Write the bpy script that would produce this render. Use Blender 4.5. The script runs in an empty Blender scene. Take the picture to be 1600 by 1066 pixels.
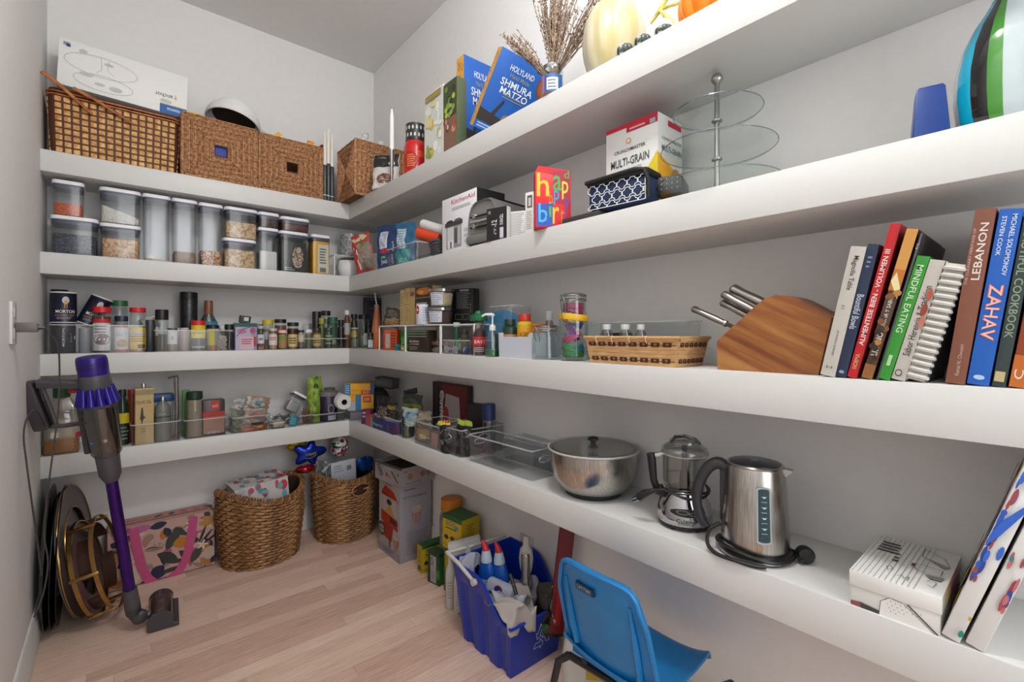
import bpy, bmesh, math, random
from mathutils import Matrix, Vector, Euler
R = math.radians
PI = math.pi
rnd = random.Random(7)
C = bpy.context.scene.collection
SC = bpy.context.scene

# ------------------------------------------------------------------ camera, world, lights, exposure
cd = bpy.data.cameras.new('camera'); cam = bpy.data.objects.new('camera', cd); C.objects.link(cam)
CZ = 1.10
YAW = math.atan2(.647, .762)
cam.location = (0, 0, CZ); cam.rotation_euler = (PI/2, 0, -YAW)
cd.sensor_width = 36; cd.lens = 36*732/1600; cd.shift_y = -11/1600; cd.clip_start = .02
SC.camera = cam
w = bpy.data.worlds.new('world'); SC.world = w; w.use_nodes = True
w.node_tree.nodes['Background'].inputs[0].default_value = (.98, .99, 1.0, 1)
w.node_tree.nodes['Background'].inputs[1].default_value = .72
def area(name, loc, rot, sx, sy, power, col):
    l = bpy.data.lights.new(name, 'AREA'); l.shape = 'RECTANGLE'; l.size = sx; l.size_y = sy
    l.energy = power; l.color = col
    o = bpy.data.objects.new(name, l); C.objects.link(o); o.location = loc; o.rotation_euler = rot
    return o
def globe(name, loc, power, rad, col):
    l = bpy.data.lights.new(name, 'POINT'); l.energy = power; l.shadow_soft_size = rad; l.color = col
    o = bpy.data.objects.new(name, l); C.objects.link(o); o.location = loc; return o
globe('ceiling_lamp_light', (.45, .42, 2.56), 39, .09, (1, .985, .96))
area('doorway_light', (.48, -1.15, 1.6), (R(88), 0, R(4)), 1.2, 1.7, 25, (.99, .995, 1))
SC.view_settings.view_transform = 'Standard'; SC.view_settings.look = 'None'
SC.view_settings.exposure = -.14; SC.view_settings.gamma = 1; SC.view_settings.use_curve_mapping = False
SC.cycles.transparent_max_bounces = 40; SC.cycles.max_bounces = 10; SC.cycles.diffuse_bounces = 5
SC.cycles.caustics_reflective = False; SC.cycles.caustics_refractive = False

# ------------------------------------------------------------------ room frame and pixel -> room helpers
FX, WX, WY, FY, LX = .973, 1.226, 2.770, 2.517, -.215      # right shelf front, right wall, back wall, back shelf front, left wall
S4, S3, S2, S1, TH = .630, 1.022, 1.414, 1.806, .083       # shelf tops, shelf thickness
CEIL = 2.715
def ray(px, py=522):
    a = (px-800)/732
    return .763*a+.647, -.647*a+.762, (522-py)/732
def onz(px, py, z):
    x, y, k = ray(px, py); t = (z-CZ)/k
    return x*t, y*t
def aty(px, Y): x, y, _ = ray(px); return x*Y/y
def atx(px, X): x, y, _ = ray(px); return y*X/x
def dep(X, Y): return .647*X+.762*Y
def zof(py, X, Y): return CZ+(522-py)/732*dep(X, Y)
def face_cam(X, Y): return math.atan2(-X, Y)
# a round thing seen between px0 and px1 with its top at py, standing on z at depth Y (back shelf) or X (right shelf)
def cyl_b(p0, p1, py, Y, z): 
    pc = (p0+p1)/2; X = aty(pc, Y); a = (pc-800)/732; t = dep(X, Y)
    return X, Y, z, (p1-p0)/2/732*t/math.sqrt(1+a*a), zof(py, X, Y)-z
def cyl_r(p0, p1, py, X, z):
    pc = (p0+p1)/2; Y = atx(pc, X); a = (pc-800)/732; t = dep(X, Y)
    return X, Y, z, (p1-p0)/2/732*t/math.sqrt(1+a*a), zof(py, X, Y)-z
# a box whose front face is seen between px0 and px1; returns centre of the front face's base, width, height
def box_b(p0, p1, py, Y, z):
    a, b = aty(p0, Y), aty(p1, Y); X = (a+b)/2
    return X, Y, z, b-a, zof(py, X, Y)-z
def box_r(p0, p1, py, X, z):
    a, b = atx(p0, X), atx(p1, X); Y = (a+b)/2
    return X, Y, z, a-b, zof(py, X, Y)-z

# ------------------------------------------------------------------ materials
def lin(c):
    if isinstance(c, str):
        c = c.lstrip('#'); c = [int(c[i:i+2], 16)/255 for i in (0, 2, 4)]
    return tuple(v/12.92 if v <= .04045 else ((v+.055)/1.055)**2.4 for v in c)+(1,)
_M = {}
def P(col, rough=.5, metal=0, spec=.5, coat=0, emit=0):
    k = (col, rough, metal, spec, coat)
    if k in _M: return _M[k]
    m = bpy.data.materials.new('paint_'+str(col).strip('#')); m.use_nodes = True; b = m.node_tree.nodes['Principled BSDF']
    b.inputs['Base Color'].default_value = lin(col); b.inputs['Roughness'].default_value = rough
    b.inputs['Metallic'].default_value = metal; b.inputs['Specular IOR Level'].default_value = spec
    b.inputs['Coat Weight'].default_value = coat
    _M[k] = m; return m
def N(nt, t, **kw):
    n = nt.nodes.new(t)
    for k, v in kw.items():
        if hasattr(n, k) and not k[0].isupper(): setattr(n, k, v)
        else: n.inputs[k.replace('_', ' ')].default_value = v
    return n
def clear(tint='#f4f7f7', edge=.35, rough=.04, base=.03):
    k = ('clear', tint, edge, rough, base)
    if k in _M: return _M[k]
    m = bpy.data.materials.new('clear_plastic'); m.use_nodes = True; nt = m.node_tree; nt.nodes.clear()
    o = N(nt, 'ShaderNodeOutputMaterial'); tr = N(nt, 'ShaderNodeBsdfTransparent'); tr.inputs[0].default_value = lin(tint)
    gl = N(nt, 'ShaderNodeBsdfGlossy'); gl.inputs['Roughness'].default_value = rough
    lw = N(nt, 'ShaderNodeLayerWeight'); lw.inputs[0].default_value = .25
    mr = N(nt, 'ShaderNodeMapRange'); mr.inputs[3].default_value = base; mr.inputs[4].default_value = edge
    mx = N(nt, 'ShaderNodeMixShader'); L = nt.links.new
    L(lw.outputs['Facing'], mr.inputs[0]); L(mr.outputs[0], mx.inputs[0]); L(tr.outputs[0], mx.inputs[1]); L(gl.outputs[0], mx.inputs[2]); L(mx.outputs[0], o.inputs[0])
    _M[k] = m; return m
GLASS = clear('#f6faf9', .5, .02, .04); PLAST = clear('#fbfcfd', .36, .12, .035); SMOKE = clear('#c9c8c6', .3, .25, .1)
def frosted(c, op):
    m = bpy.data.materials.new('bright_edge_paint'); m.use_nodes = True; nt = m.node_tree; b = nt.nodes['Principled BSDF']
    b.inputs['Base Color'].default_value = lin(c); b.inputs['Alpha'].default_value = op; b.inputs['Roughness'].default_value = .15; return m
RIM = frosted('#dcdcda', .5)  # bright lines of clear edges, put into a whitish half-opaque colour
def noise_mat(name, c1, c2, scale=20, rough=.6, detail=4, stretch=(1,1,1), bump=0, metal=0, lo=.35, hi=.65, coord='Object', bscale=None):
    k = (name, c1, c2)
    if k in _M: return _M[k]
    m = bpy.data.materials.new(name); m.use_nodes = True; nt = m.node_tree; b = nt.nodes['Principled BSDF']; L = nt.links.new
    tc = N(nt, 'ShaderNodeTexCoord'); mp = N(nt, 'ShaderNodeMapping'); mp.inputs['Scale'].default_value = stretch
    n = N(nt, 'ShaderNodeTexNoise', Scale=scale, Detail=detail); rp = N(nt, 'ShaderNodeValToRGB')
    rp.color_ramp.elements[0].position = lo; rp.color_ramp.elements[1].position = hi
    rp.color_ramp.elements[0].color = lin(c1); rp.color_ramp.elements[1].color = lin(c2)
    L(tc.outputs[coord], mp.inputs[0]); L(mp.outputs[0], n.inputs[0]); L(n.outputs[0], rp.inputs[0]); L(rp.outputs[0], b.inputs['Base Color'])
    b.inputs['Roughness'].default_value = rough; b.inputs['Metallic'].default_value = metal
    if bump:
        bp = N(nt, 'ShaderNodeBump', Strength=bump, Distance=.002); L(n.outputs[0], bp.inputs['Height']); L(bp.outputs[0], b.inputs['Normal'])
    _M[k] = m; return m
def voro_mat(name, cols, scale=300, rough=.7):
    k = (name, cols)
    if k in _M: return _M[k]
    m = bpy.data.materials.new(name); m.use_nodes = True; nt = m.node_tree; b = nt.nodes['Principled BSDF']; L = nt.links.new
    tc = N(nt, 'ShaderNodeTexCoord'); v = N(nt, 'ShaderNodeTexVoronoi', Scale=scale); rp = N(nt, 'ShaderNodeValToRGB')
    cr = rp.color_ramp; cr.interpolation = 'CONSTANT'
    while len(cr.elements) < len(cols): cr.elements.new(1)
    for i, c in enumerate(cols): cr.elements[i].position = i/len(cols); cr.elements[i].color = lin(c)
    sx = N(nt, 'ShaderNodeSeparateColor'); L(tc.outputs['Object'], v.inputs['Vector']); L(v.outputs['Color'], sx.inputs[0]); L(sx.outputs[0], rp.inputs[0])
    L(rp.outputs[0], b.inputs['Base Color']); b.inputs['Roughness'].default_value = rough
    bp = N(nt, 'ShaderNodeBump', Strength=.8, Distance=.003); bp.invert = True; L(v.outputs['Distance'], bp.inputs['Height']); L(bp.outputs[0], b.inputs['Normal'])
    _M[k] = m; return m
WHITE = noise_mat('white_wall_paint', '#dfdedd', '#e1e0df', 30, .75, 2)
TRIM = P('#cfcfcd', .42); STEEL = noise_mat('brushed_steel', '#a6a29c', '#c4c0ba', 6, .26, 6, (60, 60, 1), metal=1)
CHROME = P('#cfcfcf', .08, 1); BLACK = P('#141415', .4); DGREY = P('#3a3a3d', .4); LIDW = P('#e4e3e8', .35)

# ------------------------------------------------------------------ mesh builder
class MB:
    def __init__(s, M=None): s.v = []; s.f = []; s.m = []; s.mi = []; s.M = M or Matrix(); s.smooth = True
    def mat(s, m):
        if m not in s.m: s.m.append(m)
        return s.m.index(m)
    def add(s, vs, fs, m):
        k = len(s.v); i = s.mat(m); M = s.M
        s.v += [M @ Vector(p) for p in vs]; s.f += [tuple(k+j for j in f) for f in fs]; s.mi += [i]*len(fs)
        return s
    def box(s, x0, x1, y0, y1, z0, z1, m, bev=0):
        if bev <= 0:
            return s.add([(x0,y0,z0),(x1,y0,z0),(x1,y1,z0),(x0,y1,z0),(x0,y0,z1),(x1,y0,z1),(x1,y1,z1),(x0,y1,z1)],
                         [(0,3,2,1),(4,5,6,7),(0,1,5,4),(1,2,6,5),(2,3,7,6),(3,0,4,7)], m)
        b = min(bev, (x1-x0)/2.01, (y1-y0)/2.01, (z1-z0)/2.01); bm = bmesh.new(); bmesh.ops.create_cube(bm, size=1)
        for v in bm.verts: v.co = Vector(((x0+x1)/2+v.co.x*(x1-x0), (y0+y1)/2+v.co.y*(y1-y0), (z0+z1)/2+v.co.z*(z1-z0)))
        bmesh.ops.bevel(bm, geom=bm.edges[:], offset=b, segments=2, profile=.5, affect='EDGES')
        bm.verts.ensure_lookup_table(); s.add([v.co for v in bm.verts], [[v.index for v in f.verts] for f in bm.faces], m); bm.free(); return s
    def rings(s, rs, m, cap0=True, cap1=True, closed=True):
        n = len(rs[0]); vs = [p for r in rs for p in r]; fs = []
        for i in range(len(rs)-1):
            for j in range(n if closed else n-1):
                a = i*n+j; b = i*n+(j+1) % n; fs.append((a, b, b+n, a+n))
        if cap0: fs.append(tuple(range(n-1, -1, -1)))
        if cap1: fs.append(tuple((len(rs)-1)*n+j for j in range(n)))
        return s.add(vs, fs, m)
    def lathe(s, prof, m, seg=28, c=(0,0,0), cap0=True, cap1=True, sx=1, sy=1, fn=None):
        rs = []
        for r, z in prof:
            rs.append([(c[0]+(r*(fn(2*PI*j/seg, z) if fn else 1))*math.cos(2*PI*j/seg)*sx, c[1]+(r*(fn(2*PI*j/seg, z) if fn else 1))*math.sin(2*PI*j/seg)*sy, c[2]+z) for j in range(seg)])
        return s.rings(rs, m, cap0, cap1)
    def rsq(s, prof, w, d, rc, m, c=(0,0,0), k=4, cap0=True, cap1=True):
        # rounded-rectangle section; prof = [(inset, z)]
        rs = []
        for ins, z in prof:
            hw, hd, r = w/2-ins, d/2-ins, max(rc-ins, .0008); ring = []
            for q, (sx, sy) in enumerate(((1,1),(-1,1),(-1,-1),(1,-1))):
                for i in range(k+1):
                    a = q*PI/2+i*PI/2/k; ring.append((c[0]+sx*(hw-r)+r*math.cos(a), c[1]+sy*(hd-r)+r*math.sin(a), c[2]+z))
            rs.append(ring)
        return s.rings(rs, m, cap0, cap1)
    def tube(s, pts, r, m, seg=8, closed=False, flat=1):
        pts = [Vector(p) for p in pts]; n = len(pts); rs = []; prev = None
        for i, p in enumerate(pts):
            a = pts[(i-1) % n] if (closed or i) else p; b = pts[(i+1) % n] if (closed or i < n-1) else p
            t = (b-a).normalized()
            if prev is None: u = t.orthogonal().normalized()
            else: u = (prev-prev.dot(t)*t).normalized()
            prev = u; v = t.cross(u); rr = r[i] if isinstance(r, (list, tuple)) else r
            rs.append([p+rr*(math.cos(2*PI*j/seg)*u+flat*math.sin(2*PI*j/seg)*v) for j in range(seg)])
        if closed: rs.append(rs[0])
        return s.rings(rs, m, not closed, not closed)
    def prism(s, poly, y0, y1, m):   # polygon in XZ extruded along Y
        n = len(poly); vs = [(x, y0, z) for x, z in poly]+[(x, y1, z) for x, z in poly]
        fs = [tuple(range(n)), tuple(range(2*n-1, n-1, -1))]+[(j, j+n, (j+1) % n+n, (j+1) % n) for j in range(n)]
        return s.add(vs, fs, m)
    def ball(s, c, r, m, sx=1, sy=1, sz=1, seg=14, nr=8):
        return s.lathe([(r*math.sin(PI*i/nr)+1e-5, -r*math.cos(PI*i/nr)*sz) for i in range(nr+1)], m, seg, c, sx=sx, sy=sy)
    def grid(s, f, nu, nv, m):
        vs = [f(i/nu, j/nv) for j in range(nv+1) for i in range(nu+1)]
        return s.add(vs, [(j*(nu+1)+i, j*(nu+1)+i+1, (j+1)*(nu+1)+i+1, (j+1)*(nu+1)+i) for j in range(nv) for i in range(nu)], m)
    def mesh(s, name, ang=38):
        me = bpy.data.meshes.new(name); me.from_pydata([tuple(v) for v in s.v], [], s.f)
        for m in s.m: me.materials.append(m)
        me.polygons.foreach_set('material_index', s.mi)
        if s.smooth:
            me.polygons.foreach_set('use_smooth', [True]*len(s.f)); me.set_sharp_from_angle(angle=R(ang))
        me.update(); return me
    def build(s, name, parent=None, label=None, kind=None, fixn=False):
        me = s.mesh(name)
        if fixn:
            bm = bmesh.new(); bm.from_mesh(me); bmesh.ops.recalc_face_normals(bm, faces=bm.faces[:]); bm.to_mesh(me); bm.free()
        o = bpy.data.objects.new(name, me); C.objects.link(o)
        if parent is not None: o.parent = parent
        if label: o['label'] = label
        if kind: o['kind'] = kind
        return o
def tag(o, label, cat, group=None, kind=None):
    if label: o['label'] = label
    if cat: o['category'] = cat
    if group: o['group'] = group
    if kind: o['kind'] = kind
    return o
def thing(name, label, cat, loc, rz=0, group=None, rx=0, ry=0):
    o = bpy.data.objects.new(name, None); C.objects.link(o); o.empty_display_size = .03
    o.location = loc; o.rotation_euler = (rx, ry, rz); return tag(o, label, cat, group)
def copy_tree(o, parent=None):
    c = o.copy(); C.objects.link(c)
    if parent is not None: c.parent = parent
    for ch in list(o.children): copy_tree(ch, c)
    return c

def cordpts(raw, n=5):   # smooth the hand-placed points
    P_ = [Vector(p) for p in raw]; out = []
    for i in range(len(P_)-1):
        p0, p1, p2, p3 = P_[max(i-1, 0)], P_[i], P_[i+1], P_[min(i+2, len(P_)-1)]
        for k in range(n): s = k/n; out.append(.5*((2*p1)+(-p0+p2)*s+(2*p0-5*p1+4*p2-p3)*s*s+(-p0+3*p1-3*p2+p3)*s**3))
    return out+[P_[-1]]

# ------------------------------------------------------------------ flat print: rectangles, ellipses, polygons and lettering laid on a surface
_T = {}
def text_tris(s):
    if s in _T: return _T[s]
    cu = bpy.data.curves.new('lettering', 'FONT'); cu.body = s; cu.resolution_u = 2; cu.offset = .008
    o = bpy.data.objects.new('lettering', cu); me = bpy.data.meshes.new_from_object(o)
    vs = [(v.co.x, v.co.y) for v in me.vertices]; fs = [tuple(p.vertices) for p in me.polygons]
    bpy.data.objects.remove(o); bpy.data.meshes.remove(me)
    if vs:
        x0, x1 = min(v[0] for v in vs), max(v[0] for v in vs); y0, y1 = min(v[1] for v in vs), max(v[1] for v in vs)
        vs = [((x-x0)/max(x1-x0, 1e-6), (y-y0)/max(y1-y0, 1e-6)) for x, y in vs]
    _T[s] = (vs, fs); return _T[s]
def art(parent, f, items, name='printing', n=1, eps=.0004, step=.00012, rough=.5):
    mb = MB(); d = eps
    for it in items:
        k = it[0]
        if k == 'r':
            _, u0, v0, u1, v1, c = it; m = c if not isinstance(c, str) else P(c, rough)
            mb.grid(lambda a, b: f(u0+(u1-u0)*a, v0+(v1-v0)*b, d), n, n if n > 1 else 1, m)
        elif k == 'e':
            _, cu, cv, ru, rv, c = it; m = c if not isinstance(c, str) else P(c, rough)
            mb.add([f(cu, cv, d)]+[f(cu+ru*math.cos(2*PI*j/16)*q, cv+rv*math.sin(2*PI*j/16)*q, d) for q in (.5, 1) for j in range(16)],
                   [(0, 1+j, 1+(j+1) % 16) for j in range(16)]+[(1+j, 17+j, 17+(j+1) % 16, 1+(j+1) % 16) for j in range(16)], m)
        elif k == 'p':
            _, pts, c = it; m = c if not isinstance(c, str) else P(c, rough)
            mb.add([f(a, b, d) for a, b in pts], [tuple(range(len(pts)))], m)
        elif k == 'l':   # poly-line of width w
            _, pts, wd, c = it[:4]; m = P(c, rough); asp = it[4] if len(it) > 4 else 1
            for (a, b), (a2, b2) in zip(pts, pts[1:]):
                dx, dy = a2-a, (b2-b)*asp; q = math.hypot(dx, dy) or 1; nx, ny = -dy/q*wd/2, dx/q*wd/2/asp
                mb.add([f(a-nx, b-ny, d), f(a2-nx, b2-ny, d), f(a2+nx, b2+ny, d), f(a+nx, b+ny, d)], [(0, 1, 2, 3)], m)
        elif k == 't':   # text centred at (cu, cv) in a box w x h, rot in quarter turns
            _, s, cu, cv, tw, th, c = it[:7]; rot = it[7] if len(it) > 7 else 0; vs, fs = text_tris(s); m = P(c, rough)
            q = {0: lambda x, y: (x, y), 90: lambda x, y: (1-y, x), -90: lambda x, y: (y, 1-x), 180: lambda x, y: (1-x, 1-y)}[rot]
            mb.add([f(cu-tw/2+tw*q(x, y)[0], cv-th/2+th*q(x, y)[1], d) for x, y in vs], fs, m)
        elif k == 'L':   # lines of small unreadable print drawn as thin bars: u0,v0,u1,v1,rows,colour
            _, u0, v0, u1, v1, rows, c = it; m = P(c, rough)
            for i in range(rows):
                y = v1-(v1-v0)*(i+.5)/rows; hh = (v1-v0)/rows*.22; e = u1-(u1-u0)*rnd.random()*.25
                mb.grid(lambda a, b: f(u0+(e-u0)*a, y-hh+2*hh*b, d), n, 1, m)
        d += step
    mb.smooth = False
    return mb.build(name, parent)
def flat(O, U, V):
    O, U, V = Vector(O), Vector(U), Vector(V); n = U.cross(V).normalized()
    return lambda u, v, d: O+U*u+V*v+n*d
def cylmap(r, z0, z1, span=150, r1=None, c=(0, 0)):
    r1 = r if r1 is None else r1
    def f(u, v, d):
        a = R(-90+(u-.5)*span); rr = r+(r1-r)*v+d+.0003
        return Vector((c[0]+rr*math.cos(a), c[1]+rr*math.sin(a), z0+(z1-z0)*v))
    return f
def boxface(k, w, d, h):   # box from (-w/2,0,0) to (w/2,d,h), front at y=0
    return {'f': flat((-w/2, 0, 0), (w, 0, 0), (0, 0, h)), 'r': flat((w/2, 0, 0), (0, d, 0), (0, 0, h)),
            'l': flat((-w/2, d, 0), (0, -d, 0), (0, 0, h)), 't': flat((-w/2, 0, h), (w, 0, 0), (0, d, 0)),
            'k': flat((w/2, d, 0), (-w, 0, 0), (0, 0, h)), 'b': flat((-w/2, d, 0), (w, 0, 0), (0, -d, 0))}[k]
def carton(name, label, cat, loc, w, d, h, col, rz=0, group=None, faces={}, rx=0, ry=0, bev=.0012, rough=.5, parent=None):
    m = P(col, rough) if isinstance(col, str) else col
    o = MB().box(-w/2, w/2, 0, d, 0, h, m, bev).build(name, parent)
    if parent is None: tag(o, label, cat, group)
    elif label: o['label'] = label
    o.location = loc; o.rotation_euler = (rx, ry, rz)
    for k, items in faces.items(): art(o, boxface(k, w, d, h), items)
    return o
RZ = R(-90)   # things on the right-hand shelf turn their front to the room

# jar / bottle / tin: P5 = (x, y, z, r, h)
def jar(name, label, cat, P5, body=GLASS, lid=None, lh=.14, lr=.92, neck=.86, sh=.1, fill=None, fh=.6, art_=None, group=None, rx=0, ry=0, rz=None, seg=24, dz=0, span=150, lidn='lid', lidbox=None):
    x, y, z, r, h = P5; rz = face_cam(x, y) if rz is None else rz
    t = thing(name, label, cat, (x, y, z+dz), rz, group, rx, ry)
    bh = h*(1-(lh if lid else 0)); s = h*sh
    prof = [(r*.9, 0), (r, r*.12), (r, bh-s-.001), (r*.97, bh-s*.6), (r*neck, bh-.001), (r*neck, bh)]
    if sh == 0: prof = [(r*.97, 0), (r, r*.04), (r, bh-r*.04), (r*.97, bh)]
    MB().lathe(prof, body, seg).build('body', t)
    if fill:
        fr = r*.93; f1 = bh*fh
        MB().lathe([(fr*.9, .003), (fr, .006), (fr, f1-.002), (fr*.96, f1)], fill, seg).build('contents', t)
    if lid:
        lm = P(lid, .4) if isinstance(lid, str) else lid; l0 = bh-.0005; q = r*lr
        mb = MB().lathe([(q, l0), (q, h-.0015), (q*.95, h)], lm, 28, fn=None)
        mb.lathe([(q*1.02, l0+.001), (q*1.02, l0+.003)], lm, 28)
        mb.build(lidn, t)
    if art_: art(t, cylmap(r, 0, bh, span), art_, 'paper_label', n=8)
    return t
def pouch(name, label, cat, loc, w, h, th, col, items=None, rz=0, rx=0, ry=0, group=None, crumple=.004, fan=0, rough=.35, seed=1, top=.05, metal=0):
    m = (P(col, rough, metal) if isinstance(col, str) else col); rg = random.Random(seed)
    ph = [rg.uniform(0, 6) for _ in range(8)]
    def S(u, v, sgn):
        e = max(0, math.sin(PI*u))**.55*(1-v**3*.92)*(1 if v > 0 else 1)
        b = th/2*e*(.75+.25*math.sin(PI*min(v*1.4, 1)))
        c = crumple*(math.sin(u*11+ph[0]+v*7)*math.sin(v*13+ph[1])+.6*math.sin(u*23+ph[2])*math.sin(v*29+ph[3]+u*5)) * (e*.8+.2)
        x = (u-.5)*w*(1+fan*v)+crumple*.6*math.sin(v*17+ph[4]); z = v*h+crumple*.5*math.sin(u*9+ph[5])*v
        return (x, sgn*b+c, z)
    t = thing(name, label, cat, loc, rz, group, rx, ry)
    mb = MB(); mb.grid(lambda u, v: S(u, v, -1), 18, 20, m); mb.grid(lambda u, v: S(1-u, v, 1), 18, 20, m)
    mb.grid(lambda u, v: S(u, 0, -1 if v < .5 else 1), 18, 1, m)
    mb.build('bag_body', t)
    if items: art(t, lambda u, v, d: Vector(S(u, v, -1))-Vector((0, d+.0006, 0)), items, n=10)
    return t
def bin_(label, x0, x1, y0, y1, z, h, group=None, rz=0, handles=(), name='clear_bin', taper=.004, mat=None):
    w, d = abs(x1-x0), abs(y1-y0); cx, cy = (x0+x1)/2, (y0+y1)/2
    t = thing(name, label, 'bin', (cx, cy, z), rz, group)
    if abs(rz) > 1: w, d = d, w
    k = .0022; m = mat or PLAST
    MB().rsq([(taper, 0), (taper, .001), (0, h-.002), (0, h), (k, h), (k+taper, k), (k+taper+.001, k)], w, d, .012, m).build('tray_body', t)
    MB().rsq([(-.0008, h-.003), (-.0008, h+.0006), (k+.0008, h+.0006), (k+.0008, h-.003)], w, d, .012, RIM, cap0=False, cap1=False).build('rim', t)
    MB().rsq([(taper-.0003, .0), (taper-.0003, .002)], w, d, .012, RIM, cap0=False, cap1=False).build('base_edge', t)
    for sd in handles:   # sd: 'f','k','l','r' - an oval handle rim
        L = [(.026*math.cos(a)*(1 if abs(math.cos(a)) < .8 else 1), .010*math.sin(a)) for a in [2*PI*i/20 for i in range(20)]]
        zz = h*.66
        f = {'f': lambda a, b: (a, -d/2, zz+b), 'k': lambda a, b: (a, d/2, zz+b), 'l': lambda a, b: (-w/2, a, zz+b), 'r': lambda a, b: (w/2, a, zz+b)}[sd]
        MB().tube([f(a, b) for a, b in L], .0018, RIM, 6, closed=True).build('handle', t)
    return t
# ------------------------------------------------------------------ the room shell
def struct(name, mb, parent=None, label=None):
    o = mb.build(name, parent); 
    if parent is None: o['kind'] = 'structure'
    if label: o['label'] = label
    return o
Y0 = -1.15
struct('wall_back', MB().box(LX-.12, WX+.12, WY, WY+.1, 0, CEIL, WHITE))
struct('wall_right', MB().box(WX, WX+.1, Y0, WY, 0, CEIL, WHITE))
struct('wall_left', MB().box(LX-.1, LX, -.35, WY, 0, CEIL, WHITE))
struct('ceiling', MB().box(LX-.12, WX+.12, Y0, WY+.1, CEIL, CEIL+.08, WHITE))
BB = P('#d9d9d7', .45)
def base(name, f, L):
    mb = MB(); pr = [(0, 0), (.013, 0), (.013, .105), (.009, .112), (.009, .124), (.004, .132), (0, .132)]
    n = len(pr); vs = [f(s, a, z) for s in (0, L) for a, z in pr]
    mb.add(vs, [tuple(range(n)), tuple(range(2*n-1, n-1, -1))]+[(j, j+n, (j+1) % n+n, (j+1) % n) for j in range(n)], BB)
    o = mb.build(name, fixn=True); o['kind'] = 'structure'
base('baseboard_back', lambda s, a, z: (LX+s, WY-a, z), WX-LX)
base('baseboard_left', lambda s, a, z: (LX+a, -.35+s, z), WY+.35)
base('baseboard_right', lambda s, a, z: (WX-a, Y0+s, z), WY-Y0)
# floor: boards run from the left wall to the right wall, each board a piece of its own
sub = MB().box(LX-.1, WX+.1, Y0, WY+.05, -.03, -.0035, P('#6b5546', .8)); floor = struct('floor', sub)
def wood_floor(i, a, b):
    m = noise_mat('oak_board_%d' % i, a, b, 9, .42, 6, (1.1, 26, 6), bump=.15, lo=.3, hi=.72); return m
FM = [wood_floor(0, (.77, .65, .58), (.90, .78, .71)), wood_floor(1, (.80, .68, .61), (.92, .81, .74)), wood_floor(2, (.73, .60, .53), (.88, .75, .68)),
      wood_floor(3, (.78, .66, .59), (.90, .79, .72)), wood_floor(4, (.70, .57, .50), (.86, .73, .66)), wood_floor(5, (.82, .70, .63), (.93, .83, .76))]
PW = .058; r2 = random.Random(21)
y = .42
while y < WY:
    x = LX-r2.random()*.6
    while x < WX:
        L = r2.choice([.45, .6, .8, 1.0, 1.3]); x0, x1 = max(x, LX), min(x+L, WX)
        if x1-x0 > .02:
            o = MB().box(x0+.0004, x1-.0004, y+.0004, min(y+PW, WY)-.0004, -.004, -r2.random()*.0004, r2.choice(FM)).build('floor_board', floor)
        x += L
    y += PW
b = MB().box(LX, WX, Y0, .42, -.004, 0, FM[0]).build('floor_board', floor)
# shelves: thick floating L-shaped shelves, mitred at the inner corner
for i, z in enumerate((S1, S2, S3, S4)):
    nm = ('topmost', 'second highest', 'third highest', 'lowest')[i]
    t = thing('wall_shelf', 'thick white floating corner shelf, the %s of four' % nm, 'shelf', (FX, FY, z-TH), 0, 'white floating corner shelves')
    MB(Matrix.Translation((-FX, -FY, -(z-TH)))).box(LX, WX, FY, WY, z-TH, z, TRIM, .0015).build('back_board', t)
    MB(Matrix.Translation((-FX, -FY, -(z-TH)))).box(FX, WX, Y0+.05, FY-.0008, z-TH, z, TRIM, .0015).build('side_board', t)
# ceiling lamp behind the frame's top edge
t = thing('ceiling_light', 'round white flush ceiling light of the pantry', 'ceiling light', (.45, .42, CEIL-.02))
MB().lathe([(.1, .0), (.11, .004), (.11, .019)], P('#e8e8e6', .5)).build('lamp_rim', t)
# ================================================================== TOP SHELF (z = S1)
def rope_face(mb, O, U, V, Nn, hole, mats, rope=.0075):
    # seagrass cords wound in four triangles round a square hole: cords parallel to the nearest edge
    O, U, V, Nn = Vector(O), Vector(U), Vector(V), Vector(Nn); w, h = U.length, V.length; u, v = U/w, V/h
    n = int(min(w, h)/2/rope)
    for q in range(4):
        for i in range(n):
            k = (i+.5)/n/2   # distance fraction from edge
            if k > .5-hole*.5: continue
            if q in (0, 2):
                vv = k*h if q == 0 else h-k*h; a, b = k*w, w-k*w; p0, p1 = O+u*a+v*vv, O+u*b+v*vv
            else:
                uu = k*w if q == 1 else w-k*w; a, b = k*h, h-k*h; p0, p1 = O+u*uu+v*a, O+u*uu+v*b
            L = (p1-p0).length; m = max(2, int(L/.02)); pts = [p0+(p1-p0)*(j/m)+Nn*(.0012*math.sin(j*2.1+i)) for j in range(m+1)]
            mb.tube(pts, rope*.56*(.85+.3*rnd.random()), mats[(i+q) % len(mats)], 5)
SEA = [noise_mat('seagrass_cord_%d' % i, a, b, 90, .8, 3, (1, 1, 1), .6) for i, (a, b) in enumerate((('#7d5230', '#c2916a'), ('#8a5c38', '#cf9f78'), ('#6f4728', '#b5845c')))]
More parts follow.
